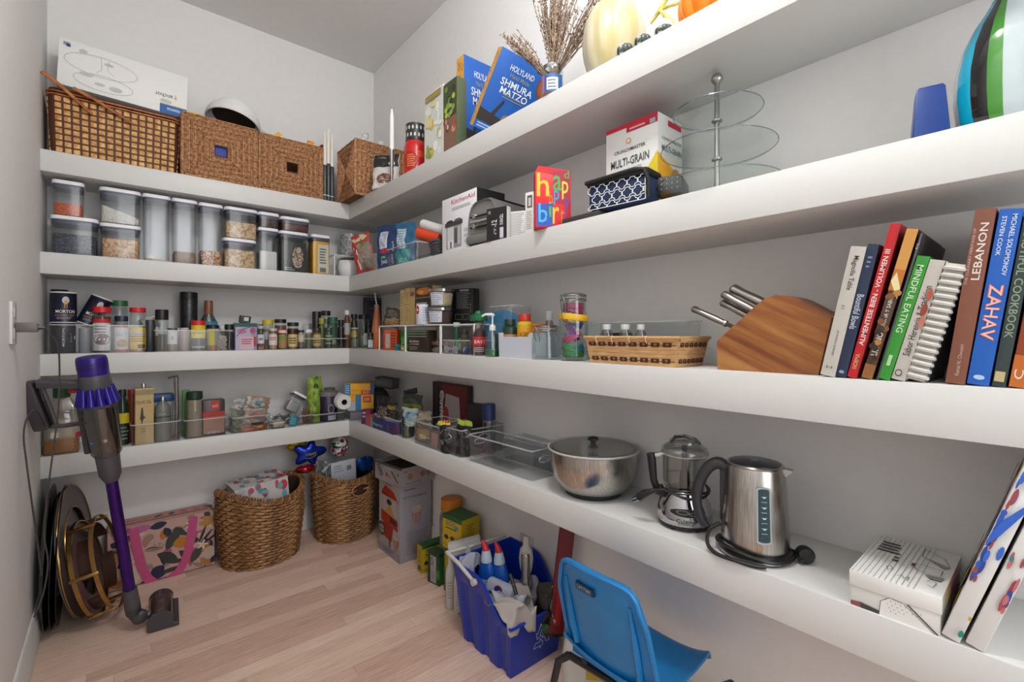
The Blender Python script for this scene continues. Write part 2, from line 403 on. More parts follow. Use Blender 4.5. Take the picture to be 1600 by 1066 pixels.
def seagrass_box(label, x0, x1, y0, y1, z, h, group, rz=0):
    t = thing('seagrass_basket', label, 'basket', ((x0+x1)/2, y0, z), rz, group)
    w, d = x1-x0, y1-y0; k = .006
    hs = .085   # half hole fraction
    mb = MB(); mm = P('#6a452a', .9)
    # panels around the square hand hole in front
    hw, h0, h1 = w*hs, h*(.5-hs), h*(.5+hs)
    mb.box(-w/2+k, -hw, k, k+.004, .002, h-k, mm).box(hw, w/2-k, k, k+.004, .002, h-k, mm).box(-hw, hw, k, k+.004, .002, h0, mm).box(-hw, hw, k, k+.004, h1, h-k, mm)
    mb.box(-w/2+k, -w/2+k+.004, k, d-k, .002, h-k, mm).box(w/2-k-.004, w/2-k, k, d-k, .002, h-k, mm).box(-w/2+k, w/2-k, d-k-.004, d-k, .002, h-k, mm).box(-w/2+k, w/2-k, k, d-k, .001, .005, mm)
    mb.build('frame', t)
    for O, U, V, Nn, hl in (((-w/2, k*.4, 0), (w, 0, 0), (0, 0, h), (0, -1, 0), .18), ((-w/2+k*.4, d, 0), (0, -d, 0), (0, 0, h), (-1, 0, 0), .02 if rz == 0 and h > .16 else .0),
                            ((w/2-k*.4, 0, 0), (0, d, 0), (0, 0, h), (1, 0, 0), 0), ((w/2, d-k*.4, 0), (-w, 0, 0), (0, 0, h), (0, 1, 0), 0)):
        m = MB(); rope_face(m, O, U, V, Nn, hl, SEA); m.build('woven_side', t)
    m = MB(); m.tube([(-w/2+k, k, h-.002), (w/2-k, k, h-.002), (w/2-k, d-k, h-.002), (-w/2+k, d-k, h-.002)], .006, SEA[1], 6, closed=True); m.build('rim', t)
    m = MB(); hm = P('#5a3a22', .8); m.tube([(-hw, 0, h0), (hw, 0, h0), (hw, 0, h1), (-hw, 0, h1)], .003, hm, 6, closed=True); m.build('hand_hole_edge', t)
    return t, w, d
GS = 'square seagrass storage baskets'
Yf = 2.535
# three seagrass boxes
x0, x1 = aty(284, Yf), aty(403, Yf)
sb1, _, _ = seagrass_box('square seagrass basket with blue cloth showing in its hand hole, ribbed bowls on top', x0, x1, Yf, Yf+.215, S1, .285, GS)
MB().box(-.05, .05, .012, .05, .11, .18, P('#2b3f9a', .6), .01).build('blue_cloth', sb1, 'blue cloth inside behind the hand hole')
x2, x3 = aty(405, Yf), aty(505, Yf)
seagrass_box('square seagrass basket with dark hand hole and orange packets sticking out', x2, x3, Yf, Yf+.215, S1, .278, GS)
seagrass_box('seagrass basket overhanging the inner shelf corner, beside the red canister', .925, 1.200, 2.31, 2.56, S1, .283, GS)
# picnic basket
t = thing('picnic_basket', 'rattan picnic basket with two folded wooden handles at left end of top shelf', 'basket', ((aty(72, 2.54)+aty(283, 2.54))/2, 2.54, S1))
pw = aty(283, 2.54)-aty(72, 2.54); ph = .235; pd = .20
RAT = noise_mat('rattan_honey', '#a8712f', '#dcae6a', 60, .5, 3); RATD = P('#4c2415', .6); RATR = noise_mat('rattan_rim', '#8a4a20', '#c07a3e', 40, .45, 3)
MB().rsq([(.014, .002), (.006, ph*.5), (.004, ph)], pw, pd, .03, RATD, c=(0, pd/2, 0)).build('basket_body', t)
mb = MB(); nx, nz = 15, 9
for j in range(nz):
    zz = .006+(j+.5)*(ph-.014)/nz; ins = .014-.010*zz/ph
    for i in range(nx):
        xx = -pw/2+.02+(i+.5)*(pw-.036)/nx; wv = (pw-.036)/nx*.78; hv = (ph-.014)/nz*.8; ox = (.5-abs(i-7)/14)*0
        mb.M = Matrix.Translation((xx*(1-.03*(1-zz/ph)), ins-.001+ox, zz))
        mb.lathe([(.001, -.003), (1, -.001), (.001, .0035)], RAT, 4) if False else mb.box(-wv/2, wv/2, -.004, .004, -hv/2, hv/2, RAT, .003)
    for sd in (-1, 1):
        for i in range(7):
            yy = .03+(i+.5)*(pd-.06)/7; mb.M = Matrix.Translation((sd*(pw/2-ins+.001), yy, zz)); mb.box(-.004, .004, -.010, .010, -hv/2, hv/2, RAT, .003)
mb.build('rattan_weave', t, kind='stuff')
mb = MB()
for zz, rr in ((ph-.004, .008), (ph+.008, .008)):
    mb.rsq([(.002, zz-rr/2), (-.003, zz-rr/4), (-.003, zz+rr/4), (.002, zz+rr/2)], pw, pd, .032, RATR, c=(0, pd/2, 0), cap0=False, cap1=False)
mb.build('rim', t)
MB().rsq([(.004, ph+.012), (.006, ph+.022), (.016, ph+.026)], pw, pd, .03, P('#4a2116', .5), c=(0, pd/2, 0)).build('lid', t)
for (a, b), (c_, d_) in (((68, 112), (145, 178)), ((117, 138), (207, 192))):
    X0, X1 = aty(a, 2.525), aty(c_, 2.525); Z0, Z1 = zof(b, X0, 2.525), zof(d_, X1, 2.525)
    X0, X1 = X0-t.location.x, X1-t.location.x
    m = MB(); m.tube([(X0-.003, -.016, Z0-S1), ((X0*2+X1)/3, -.017, (Z0*2+Z1)/3-S1+.004), (X1, -.014, Z1-S1)], [.010, .0085, .006], RATR, 8, flat=.6); m.build('handle', t)
# white cake-stand carton on its head, in the picnic basket
cw = .445
ax, ay = aty(89, 2.60), 2.60
art_anchor = [('t', 'anchor', .80, .40, .15, .10, '#3b4666', 180), ('e', .90, .40, .012, .02, '#c9b45e'), ('r', .895, .36, .903, .48, '#c9b45e'),
    ('r', .77, .0, 1, .20, '#1c5fa6'), ('t', 'Presence', .90, .10, .14, .09, '#d8e6f2', 180), ('r', .77, .20, 1, .22, '#c8c070'),
    ('r', .03, .86, .075, .93, '#8c93a8'), ('r', .05, .84, .08, .90, '#2c3c78')]
for cu, cv, ru, rv in ((.31, .60, .27, .22), (.33, .25, .22, .17)):
    pts = [(cu+ru*math.cos(2*PI*i/40), cv+rv*math.sin(2*PI*i/40)) for i in range(41)]
    art_anchor.append(('l', pts, .0035, '#a5a7a8', .5))
for cu, cv, ru, rv in ((.17, .83, .03, .05), (.36, .70, .035, .03), (.20, .36, .05, .04), (.30, .22, .04, .03), (.42, .20, .05, .05), (.82, .16+.12, .05, .04)):
    art_anchor.append(('e', cu, cv, ru, rv, '#bfc1c0'))
art_anchor += [('l', [(.30, .82), (.31, .55), (.27, .45)], .004, '#b4b6b6'), ('l', [(.36, .8), (.35, .58), (.40, .48)], .004, '#b4b6b6')]
carton('cake_stand_carton', 'white carton with upside-down lettering tucked in the picnic basket', 'box', ((aty(89, 2.60)+aty(292, 2.60))/2, 2.60, S1+.288),
       aty(292, 2.60)-aty(89, 2.60), .11, .198, '#e9e9e7', faces={'f': art_anchor}, ry=R(2.2), rx=R(-5))
# things in / on the seagrass boxes
RIB = P('#dedede', .45)
t = thing('ribbed_bowl', 'white ribbed bowl lying tilted on a seagrass basket', 'bowl', (aty(360, 2.60), 2.60, S1+.240), R(12), None, R(62), R(-14))
rs = []; n = 22; prof = []
for i in range(n+1):
    a = i/n; prof.append((.030+.052*math.sin(a*PI/2)+(.0022 if i % 2 else 0), .060*a**1.3))
MB().lathe([(.029, -.001)]+prof+[(.079, .060), (.074, .054), (.050, .018), (.02, .006), (.001, .005)], RIB, 36).build('bowl_wall', t)
MB().lathe([(.060, .034), (.067, .042), (.001, .0425)], P('#3a2c28', .7), 30, cap0=False).build('dark_inside', t, 'dark brown round disc seen in the bowl mouth')  # flat dark brown disc filling the bowl mouth
t.location = (aty(361, 2.64)+.03, 2.645, S1+.425); t.rotation_euler = (R(170), R(12), R(0)); t.scale = (1.42, 1.42, 1.85)
carton('packet', 'yellow packet edge behind the ribbed bowl', 'packet', (aty(304, 2.56), 2.575, S1+.262), .042, .02, .045, '#e6b416', ry=R(3))
t = thing('serving_cloche', 'clear glass lid with black knob standing behind ribbed bowl', 'cover', (aty(408, 2.62), 2.66, S1+.30), 0, None, R(75))
MB().lathe([(.001, .012), (.03, .010), (.05, .002), (.051, 0), (.049, .0), (.03, .008), (.001, .010)], GLASS, 32).build('glass', t)
MB().lathe([(.006, .010), (.006, .018), (.012, .022), (.012, .028), (.001, .030)], BLACK, 16).build('knob', t)
carton('packet', 'white and yellow carton leaning out of the middle seagrass basket', 'packet', (aty(448, 2.60), 2.60, S1+.245), .075, .028, .085, '#dcdcdc', ry=R(-48),
       faces={'f': [('r', 0, .72, 1, 1, '#e9ae1c'), ('r', .35, .2, .38, .6, '#c9c9c9')], 'r': [('r', 0, 0, 1, 1, '#e9ae1c')]})
carton('packet', 'bright orange packet beside red marker in middle seagrass basket', 'packet', (aty(484, 2.60), 2.60, S1+.262), .032, .02, .062, '#f08a1a', ry=R(8), faces={'f': [('r', .1, .5, .9, .8, '#f4a83a')]})
t = thing('marker_pen', 'red marker pen sticking out of middle seagrass basket', 'pen', (aty(493, 2.59), 2.59, S1+.262), 0, None, 0, R(38))
MB().lathe([(.0075, 0), (.0085, .005), (.0085, .035), (.0065, .038), (.0065, .058), (.003, .06)], P('#b5162b', .35), 14).build('barrel', t)
MB().lathe([(.009, .034), (.009, .060), (.008, .062)], P('#7d0f1f', .35), 14).build('cap', t)
# tapers in a sleeve
GC = 'white tapers with dark wrapped feet'
for i, (px, py) in enumerate(((508, 206), (513.5, 201), (519, 209))):
    X, Y, z, r_, h = cyl_b(px-3, px+3, py, 2.545+.004*i, S1)
    t = thing('taper_candle', ('white taper candle in dark sleeve, left of three between two seagrass baskets', 'tallest white taper candle, centre of three between seagrass baskets', 'white taper candle nearest the corner seagrass basket')[i], 'candle', (X, Y, S1), 0, GC)
    MB().lathe([(.0095, h*.5), (.0085, h*.8), (.006, h-.006), (.002, h)], P('#e6e2d8', .5), 14).build('wax', t)
    MB().lathe([(.0105, 0), (.011, .004), (.0105, h*.5), (.0095, h*.52)], P('#3f4346', .25), 14).build('sleeve', t, 'dark glossy sleeve')
    MB().lathe([(.0112, .03), (.0112, .034)], P('#c8ccd0', .2), 14).build('band', t)
# contents of corner basket
for i, (px, py, rr, hh, tl) in enumerate(((567, 184, .018, .14, 6), (588, 196, .017, .12, 14), (606, 214, .020, .09, 20))):
    X = aty(px, 2.44); t = thing('crystal_candlestick', ('white and silver cut-glass tube, leftmost in the corner basket', 'plain frosted glass tube leaning in the corner basket', 'crystal knob-topped glass piece at right of corner basket')[i], 'glassware', (X, 2.44, S1+.235), 0, None, 0, R(tl))
    sil = noise_mat('silver_frost', '#8d9093', '#e9eaec', 55, .2, 4)
    if i < 2: MB().lathe([(rr, 0), (rr*1.05, hh*.5), (rr, hh), (rr*.85, hh), (rr*.85, .01), (.001, .01)], sil if i == 0 else P('#d7dadd', .15), 20).build('tube', t)
    else: MB().ball((0, 0, hh*.75), rr*1.3, sil, seg=9, nr=6).lathe([(rr, 0), (rr*.5, hh*.5)], sil, 9).build('crystal_knob', t)
    MB().lathe([(rr*1.15, 0), (rr*1.15, .006)], P('#b8bcc0', .2, 1), 20).build('foot', t)
# white candle on glass stand, pouch, red canister
X, Y, z, r_, h = cyl_r(608, 617, 170, .992, S1)
t = thing('taper_candle', 'lone white taper candle in a slim silver holder beside coffee pouch', 'candle', (X, Y, S1))
h3 = zof(235, X, Y)-S1
MB().lathe([(.0105, h3), (.0095, h*.9), (.004, h-.002), (.001, h)], P('#efefec', .5), 16).build('wax', t)
MB().lathe([(.018, 0), (.018, .004), (.006, .012), (.008, h3*.5), (.012, h3-.004), (.013, h3+.003), (.010, h3)], P('#aeb2b4', .12, 1), 20).build('candle_holder', t)
X, Y, z, w_, h = box_r(578, 630, 240, 1.0, S1)
pouch('coffee_pouch', 'clear and black pouch with brown round label leaning on corner basket', 'pouch', (1.005, Y+.01, S1), .135, h, .05, '#cfccc8', rz=R(-50), rx=R(-4), seed=3,
      items=[('r', .02, .62, .98, 1, '#202124'), ('t', 'COFFEE', .35, .92, .3, .035, '#b9b9b5'), ('e', .5, .26, .30, .15, '#6e4a3c'), ('L', .3, .2, .75, .34, 3, '#caa79a'), ('e', .75, .72, .12, .08, '#e8e8e8'), ('e', .75, .72, .05, .05, '#202124')])
X, Y, z, r_, h = cyl_r(632, 668, 197, 1.05, S1)
jar('canister', 'red decorated canister with black polka-dot lid', 'canister', (X, Y, z, r_*1.02, h), body=P('#c9201c', .3), lid=P('#2b2c2e', .4), lh=.32, lr=.88, sh=.12, neck=.86, rz=R(-58),
    art_=[('e', .5, .42, .26, .26, '#b01512'), ('L', .38, .25, .68, .6, 6, '#d98a4a'), ('e', .15, .6, .12, .10, '#e0501f'), ('e', .85, .6, .12, .10, '#e0501f'), ('e', .2, .2, .1, .12, '#e2581f')])
t = bpy.data.objects[-1] if False else None
can = [o for o in C.objects if o.get('label', '').startswith('red decorated canister')][0]
lh0 = h*.68; it = []
for i in range(7):
    for j in range(2): it.append(('e', .08+i*.145+(j*.07), .3+.42*j, .035, .12, '#d6d6d2'))
art(can, cylmap(r_*1.02*.88, lh0, h-.002, 150), it, 'polka_dots', n=4)
# two picture cartons
def foodart(bg, blobs, seed, n=26):
    rg = random.Random(seed); it = [('r', .02, .02, .98, .98, bg)]
    for i in range(n):
        c = rg.choice(blobs); it.append(('e', rg.uniform(.12, .88), rg.uniform(.08, .85), rg.uniform(.05, .16), rg.uniform(.03, .08), c))
    return it
X, Y, z, w_, h = box_r(663, 693, 134, .99, S1)
carton('picture_carton', 'tall pale carton printed with lemons and leaves', 'box', (.99, Y, S1), w_-.002, .045, zof(140, .99, atx(680, .99))-S1, '#d9d9d4', rz=RZ,
       faces={'f': foodart('#cfd2cc', ('#e0b83a', '#b9bf6a', '#8d9c55', '#e6e6e2', '#d6cf9e', '#dfe0dc'), 3)+[('r', .1, .88, .9, .97, '#9b8a4a')]})
X, Y, z, w_, h = box_r(693, 714, 118, .99, S1)
carton('picture_carton', 'tall carton printed with green herbs and red tomatoes beside matzo', 'box', (.99, Y, S1), w_-.002, .045, zof(126, .99, atx(703, .99))-S1, '#4f5a3e', rz=RZ,
       faces={'f': foodart('#7b5a48', ('#a9463a', '#c88a6a', '#8a5a42', '#d9b9a4', '#6e3a30'), 5, 14)+[('r', .02, .5, .98, .98, '#3f4a2c')]+[('e', random.Random(9+i).uniform(.15, .85), random.Random(40+i).uniform(.5, .9), .12, .04, ('#6c8a2e', '#a3b83e', '#28331c', '#7f9c4a')[i % 4]) for i in range(16)]})
def matzo(label, loc, w, d, h, **kw):
    BL = '#1559b0'
    f = [('p', [(.62, 0), (1, .0), (1, .52), (.55, .32), (.42, .28), (.36, .1), (.40, 0)], '#8a7460'), ('p', [(0, .0), (.42, 0), (.40, .22), (0, .26)], '#2c2420'), ('p', [(.62, 0), (.70, .0), (.95, .48), (.86, .48)], '#3a2a22'),
         ('p', [(.18, .2), (.34, .46), (.36, .42), (.24, .16)], '#2c2824'), ('e', .98, .80, .22, .17, '#7a4526'), ('e', .98, .80, .19, .145, '#94572f'),
         ('r', 0, 0, 1, .10, '#1b56a4'), ('L', .05, .02, .8, .09, 2, '#a9c0e0'),
         ('t', 'HOLYLAND', .46, .84, .44, .07, '#dfe6ee'), ('t', 'Hand Made', .46, .755, .36, .055, '#8a8f84'), ('t', 'SHMURA', .46, .655, .58, .085, '#e9edf2'), ('t', 'MATZO', .46, .555, .5, .085, '#e9edf2'), ('L', .28, .47, .66, .53, 2, '#7d8a94')]
    tan = [('r', 0, 0, 1, 1, '#d6a049')]+[('e', random.Random(i).random()*.9+.05, random.Random(i+99).random()*.92+.04, .03, .012, '#5f3c1a') for i in range(46)]
    lf = tan+([('r', 0, 0, 1, .56, '#1559b0'), ('r', .1, .12, .85, .52, '#d8dde2'), ('L', .15, .14, .8, .5, 10, '#8b929c')] if kw.pop('nut', 0) else [])
    return carton('matzo_box', label, 'box', loc, w, d, h, BL, faces={'f': f, 'l': lf, 't': [('r', .05, .05, .95, .95, '#5f93d6'), ('t', 'PREMIUM', .62, .5, .3, .4, '#b7cdea')]}, **kw)
MX = 1.0
def piv(corner, w, rx, ry, rz, side=-1):   # origin of a carton whose lower front left (-1) / right (+1) corner stands at corner
    return Vector(corner)-Euler((rx, ry, rz)).to_matrix() @ Vector((side*w/2, 0, 0))
YA = 1.50; xl = aty(725, YA)
matzo('upright blue matzo box, half hidden by the tilted one', (xl+.10, YA, S1), .20, .05, zof(84, xl, YA)-S1, nut=1)
matzo('tilted blue matzo box leaning over the upright one, nearer the flower jar', (1.093, 1.362, S1+.024), .215, .066, .272, rx=R(30), ry=R(15), rz=R(-16))
# glass jar with dried flowers
X, Y, z, r_, h = cyl_r(846, 880, 105, 1.0, S1)
fj = jar('flower_jar', 'small glass jar with metal collar holding dried flowers', 'jar', (X, Y, z, r_, h), lid=None, sh=.16, neck=.78, art_=[('r', .1, .05, .9, .62, '#27578f'), ('r', .3, .12, .7, .5, '#dfe2e6'), ('L', .34, .15, .68, .46, 3, '#4a5a70'), ('r', .1, .05, .2, .62, '#b05a8a')])
MB().lathe([(r_*.8, h*.88), (r_*.84, h*.9), (r_*.84, h), (r_*.7, h)], P('#9b9fa2', .25, 1), 24, cap0=False, cap1=False).build('metal_collar', fj)
t = thing('dried_flowers', 'bunch of dried beige twigs and seed heads in a glass jar', 'flowers', (X, Y, S1+.03)); TW = [P('#8a7666', .8), P('#a8927c', .8), P('#6d5a4c', .8)]; rg = random.Random(4)
for k, (lean, n, H) in enumerate(((0, 60, .33), (.30, 22, .31), (-.22, 20, .17))):
    mb = MB(); ux, uy = .76*1.0, -.65   # screen-right direction in the room
    for i in range(n):
        l = lean+rg.gauss(0, .06)*(.6 if k else 1); q = rg.gauss(0, .05); H1 = H*rg.uniform(.65, 1.05); pts = []
        for s in range(6):
            f = s/5; off = l*f**1.3*.55+rg.gauss(0, .002); dd = q*f*.5
            pts.append((ux*off+.6*dd, uy*off+.75*dd, f*H1))
        mb.tube(pts, [.0011, .0012, .0014, .0014, .0012, .0007], TW[i % 3], 4)
        for s in range(30):
            f = rg.uniform(.35, 1); j = min(int(f*5), 4); g = f*5-j; p = Vector(pts[j]).lerp(Vector(pts[j+1]), g)
            dv = Vector((rg.gauss(0, 1), rg.gauss(0, 1), rg.gauss(.6, .8))).normalized()*rg.uniform(.004, .009)
            mb.tube([p, p+dv*.6, p+dv+Vector((0, 0, .002))], [.0008, .0019, .0006], TW[(i+s) % 3], 3)
    mb.build('stem_cluster', t, kind='stuff')
# pumpkins
def pumpkin(name, label, loc, r, h, col, ribs=10, depth=.06, stem=None, rz=0, group=None, elong=1.0, cat='pumpkin'):
    t = thing(name, label, cat, loc, rz, group)
    n = 18; prof = []
    for i in range(n+1):
        a = PI*i/n; prof.append((max(r*math.sin(a)**.8, .0008), h/2-h/2*math.cos(a)-(.12*h*math.exp(-((1-i/n)*9)**2) if i > n/2 else 0)))
    MB().lathe(prof, col, 60, fn=lambda a, z: 1-depth*(1-abs(math.sin(a*ribs/2))**.7)).build('flesh', t)
    if stem: MB().tube([(0, 0, h*.86), (0, .002, h*.98), (.006, .004, h*1.06), (.012, 0, h*1.12)], [r*.14, r*.1, r*.085, r*.1], P(stem, .7), 7).build('stem', t)
    return t
CREAM = noise_mat('cream_pumpkin', '#b8ab78', '#c8c2ac', 3.2, .32, 2, (6, 6, .6), lo=.35, hi=.55)
X, Y, z, r_, h = cyl_r(909, 1010, 3, 1.10, S1)
pumpkin('pumpkin', 'large tall cream white pumpkin with dark stem on top shelf', (X, Y, S1), r_, h*1.02, CREAM, 12, .035, '#3c2a24')
X, Y, z, r_, h = cyl_r(1056, 1190, 0, 1.09, S1)
pumpkin('pumpkin', 'bright orange ribbed pumpkin cut off by the top of the photo', (X, Y, S1), r_, .15, noise_mat('orange_pumpkin', '#e8690c', '#f58a1e', 5, .2, 2, (3, 3, .5)), 12, .10, '#6b5a30', rz=.2)
GG = noise_mat('dark_gourd', '#3d4640', '#c8ccc4', 14, .35, 2, (9, 9, .6), lo=.55, hi=.62)
for i, (a, b, py) in enumerate(((962, 992, 70), (989, 1020, 56), (1021, 1053, 41))):
    X, Y, z, r_, h = cyl_r(a, b, py, 1.0, S1)
    pumpkin('mini_pumpkin', ('tiny dark striped pumpkin in front of the cream one, nearest it', 'middle one of three tiny dark striped pumpkins', 'tiny dark striped pumpkin nearest the orange pumpkin')[i], (X, Y, S1), r_, h, GG, 9, .10, '#7d7a46', group='tiny dark pumpkins along the shelf edge')
X, Y, z, r_, h = cyl_r(1006, 1060, 31, 1.13, S1)
pumpkin('pumpkin', 'pale white ribbed pumpkin low behind the tiny dark ones', (X, Y, S1), r_*.95, h, P('#dedcd6', .35), 10, .07)
t = thing('dried_branch', 'forked yellow dried branch stuck up beside cream pumpkin', 'branch', (1.15, atx(1035, 1.15), S1)); Yq = t.location.y
YB = noise_mat('yellow_branch', '#a8963e', '#d8cf84', 40, .6)
def sp(px, py, X=1.15): Y = atx(px, X); return Vector((X, Y, zof(py, X, Y)))-t.location
m = MB(); m.tube([sp(1016, 37), sp(1024, 26), sp(1031, 15), sp(1040, 0), sp(1046, -14)], [.004, .005, .007, .0065, .005], YB, 8)
m.tube([sp(1031, 15), sp(1046, 9), sp(1062, 4)], [.005, .0045, .005], YB, 8); m.tube([sp(1031, 15), sp(1041, 26), sp(1050, 34), (sp(1052, 40).x, sp(1052, 40).y, 0)], [.005, .007, .007, .007], YB, 8); m.build('twig', t)

# ================================================================== SECOND SHELF (z = S2), back wall: storage containers
def pop(label, p0, p1, py0, Y, z, h=None, fill=None, fh=.4, square=True, d=None, group='clear lidded storage containers', cont=True, dark=True, slope=0):
    X, Yb, _, w, hh = box_b(p0, p1, py0, Y, z); h = h or hh; d = d or w
    t = thing('storage_container', label, 'container', (X, Y+d/2, z), 0, group)
    lh = .020; k = .0025; b = h-lh
    MB().rsq([(.004, 0), (.003, .003), (.001, b*.6), (.0005, b), (k, b), (k+.001, b*.6), (.005, .004)], w, d, w*.16, PLAST).build('clear_body', t)
    MB().rsq([(.0025, b-.012), (.002, b-.001), (.001, b), (.001, b+.003)], w, d, w*.16, P('#6b7080', .3) if not dark else P('#4a5064', .3)).build('seal', t, 'slate blue sealing ring')
    MB().rsq([(.0015, b+.003), (-.002, b+.005), (-.002, b+.015), (0, b+.019), (.004, h)], w, d, w*.17, LIDW).build('lid', t)
    if fill:
        f1 = b*fh; o = .0055
        mb = MB(); mb.rsq([(o+.002, .004), (o, .007), (o, f1-.006), (o+.003, f1)], w, d, w*.14, fill)
        if slope:
            for i, v in enumerate(mb.v):
                if v.z > f1*.6: mb.v[i] = Vector((v.x, v.y, v.z-slope*(v.x/w+.5)*f1))
        mb.build('contents', t)
    return t, w, d, b
LENT = voro_mat('red_lentils', ('#b8481a', '#d8602a', '#e8814a', '#c8521e'), 420); RICE = voro_mat('white_rice', ('#cfcac2', '#e4e0d8', '#d8d3ca'), 300)
BEAN = voro_mat('black_beans', ('#2a2c38', '#3c4152', '#4a5064', '#20222c'), 160); PASTA = voro_mat('penne', ('#b5895c', '#caa27a', '#a87a48', '#d8b48c'), 110)
GRAIN = voro_mat('brown_grain', ('#8a6a52', '#a8866a', '#75563e'), 400); MIXB = voro_mat('mixed_beans', ('#8f3a30', '#c9a24e', '#b86a5a', '#d8c09a', '#7a2a26'), 190)
CHICK = voro_mat('chickpeas', ('#b89468', '#cfae84', '#d8bd98', '#a8845a'), 110); OATS = voro_mat('pale_oats', ('#b8a890', '#cabba4'), 300)
DKB = voro_mat('dark_beans', ('#3c1f1c', '#54302a', '#2a1614'), 200); SPIR = voro_mat('speckled_beans', ('#d8c8b4', '#8a6a5a', '#c0a890', '#4a3430'), 150)
Yc = 2.545; zb = S2
def below(p0, p1, y, Y=Yc): return zof(y, aty((p0+p1)/2, Y), Y)-S2
h2 = below(79, 154, 338)
pop('wide clear container of black beans at the left end', 79, 154, 338, Yc, S2, h2, BEAN, .62)
pop('clear container of orange lentils stacked on the black beans', 82, 132, 282, Yc+.004, S2+h2, None, LENT, .42)
h2 = below(156, 221, 350)
pop('clear container of tube pasta under the rice', 157, 221, 350, Yc, S2, h2, PASTA, .66)
pop('clear container of white rice stacked on the pasta', 156, 221, 295, Yc+.002, S2+h2, None, RICE, .6, slope=.62)
pop('tall narrow clear container nearly empty with pale crumbs', 224, 267, 304, Yc, S2, None, OATS, .05)
pop('tall narrow clear container one quarter full of brown grain', 270, 309, 311, Yc, S2, None, GRAIN, .2)
pop('tall narrow clear container with red and yellow mixed beans', 312, 349, 318, Yc, S2, None, MIXB, .26)
h2 = below(351, 403, 373)
pop('clear container of chickpeas, the lower of two', 350, 402, 373, Yc, S2, h2, CHICK, .72)
pop('clear container of chickpeas, stacked on another of chickpeas', 352, 404, 325, Yc+.002, S2+h2, None, CHICK, .62)
h2 = below(405, 437, 356)
pop('narrow clear container of white flour in a bag', 405, 436, 356, Yc, S2, h2, P('#d9d8d6', .9), .5)
pop('small clear container of dark beans stacked on the flour', 405, 437, 332, Yc, S2+h2, None, DKB, .8)
h2 = below(438, 484, 362)
c13, w13, d13, b13 = pop('clear container holding a black bag of speckled beans', 438, 483, 362, Yc, S2, h2)
b = MB().rsq([(.010, .004), (.008, .02), (.010, b13*.8), (.016, b13*.86)], w13, d13, .01, P('#202a22', .5)).build('black_bean_bag', c13)
art(b, flat((-w13/2+.008, -d13/2+.0085, 0), (w13-.016, 0, 0), (0, 0, b13)), [('e', .64, .42, .22, .3, SPIR), ('L', .12, .05, .5, .15, 2, '#b9bab5')])
pop('flat clear container of dark red beans stacked on the black bag', 440, 485, 340, Yc, S2+h2, None, P('#5a2b28', .5), .75)
c14, w14, d14, b14 = pop('clear container holding a yellow packet, nearest the corner', 488, 517, 367, Yc+.01, S2)
b = MB().rsq([(.008, .004), (.006, .02), (.006, b14*.82), (.012, b14*.95)], w14, d14, .008, P('#e3a62a', .5)).build('yellow_packet', c14)
art(b, flat((-w14/2+.006, -d14/2+.0062, 0), (w14-.012, 0, 0), (0, 0, b14)), [('r', .3, .06, .95, .84, '#d8d4c0'), ('L', .4, .3, .85, .75, 6, '#5a5a50'), ('r', .42, .08, .8, .2, '#6a6a64')])
# wire rack, bowl and glass bowl in the corner
X0, X1 = aty(523, 2.55), aty(572, 2.55)
def wire_rack(label, x0, x1, y0, y1, z, h, posts=(0, 1), n=6, group='white wire shelf risers'):
    t = thing('wire_rack', label, 'rack', (x0, y0, z), 0, group); m = P('#d9d9d6', .4); W, D = x1-x0, y1-y0
    mb = MB()
    for px in posts:
        mb.tube([(W*px, 0, 0), (W*px, 0, h)], .003, m, 6); mb.tube([(W*px, D, 0), (W*px, D, h)], .003, m, 6); mb.tube([(W*px, 0, .002), (W*px, D, .002)], .002, m, 6)
    mb.build('rack_legs', t)
    mb = MB().tube([(0, 0, h), (W, 0, h), (W, D, h), (0, D, h)], .003, m, 6, closed=True)
    for i in range(1, int(D/.016)): mb.tube([(0, D*i/int(D/.016), h), (W, D*i/int(D/.016), h)], .0012, m, 5)
    mb.build('wire_top', t); return t
zt = zof(398, X0, 2.55)-S2
wire_rack('small white wire riser in the corner, glass bowl on it', X0, X1, 2.55, 2.70, S2, zt)
X, Y, z, r_, h = cyl_b(525, 566, 409, 2.61, S2)
t = thing('bowl', 'white faceted bowl under the corner wire riser', 'bowl', (X, Y, S2))
MB().lathe([(r_*.66, 0), (r_*.72, .004), (r_, h*.55), (r_*.9, h), (r_*.86, h), (r_*.94, h*.55), (r_*.6, .006), (.001, .006)], P('#dcdcde', .25), 9).build('faceted_wall', t)
X, Y, z, r_, h = cyl_b(531, 566, 368, 2.62, S2+zt+.003)
t = thing('glass_bowl', 'grey cut-glass bowl on the corner wire riser', 'bowl', (X, Y, z))
MB().lathe([(r_*.8, 0), (r_*.95, .006), (r_, h*.5), (r_*.97, h), (r_*.9, h), (r_*.93, h*.5), (r_*.7, .01), (.001, .01)], noise_mat('cut_glass', '#6e7276', '#a8acb0', 80, .15, 3, bump=.8), 24).build('cut_glass_wall', t)
t = thing('cable', 'black coiled cable lying on the grey glass bowl', 'cable', (X+.02, Y, z+h))
MB().tube([(-.03, 0, .002), (0, .01, .008), (.03, -.01, .004), (.05, .0, .0), (.06, .02, -.002)], .003, BLACK, 6).tube([(-.035, -.005, .004), (-.02, .012, .009)], .006, BLACK, 6).build('cord', t)
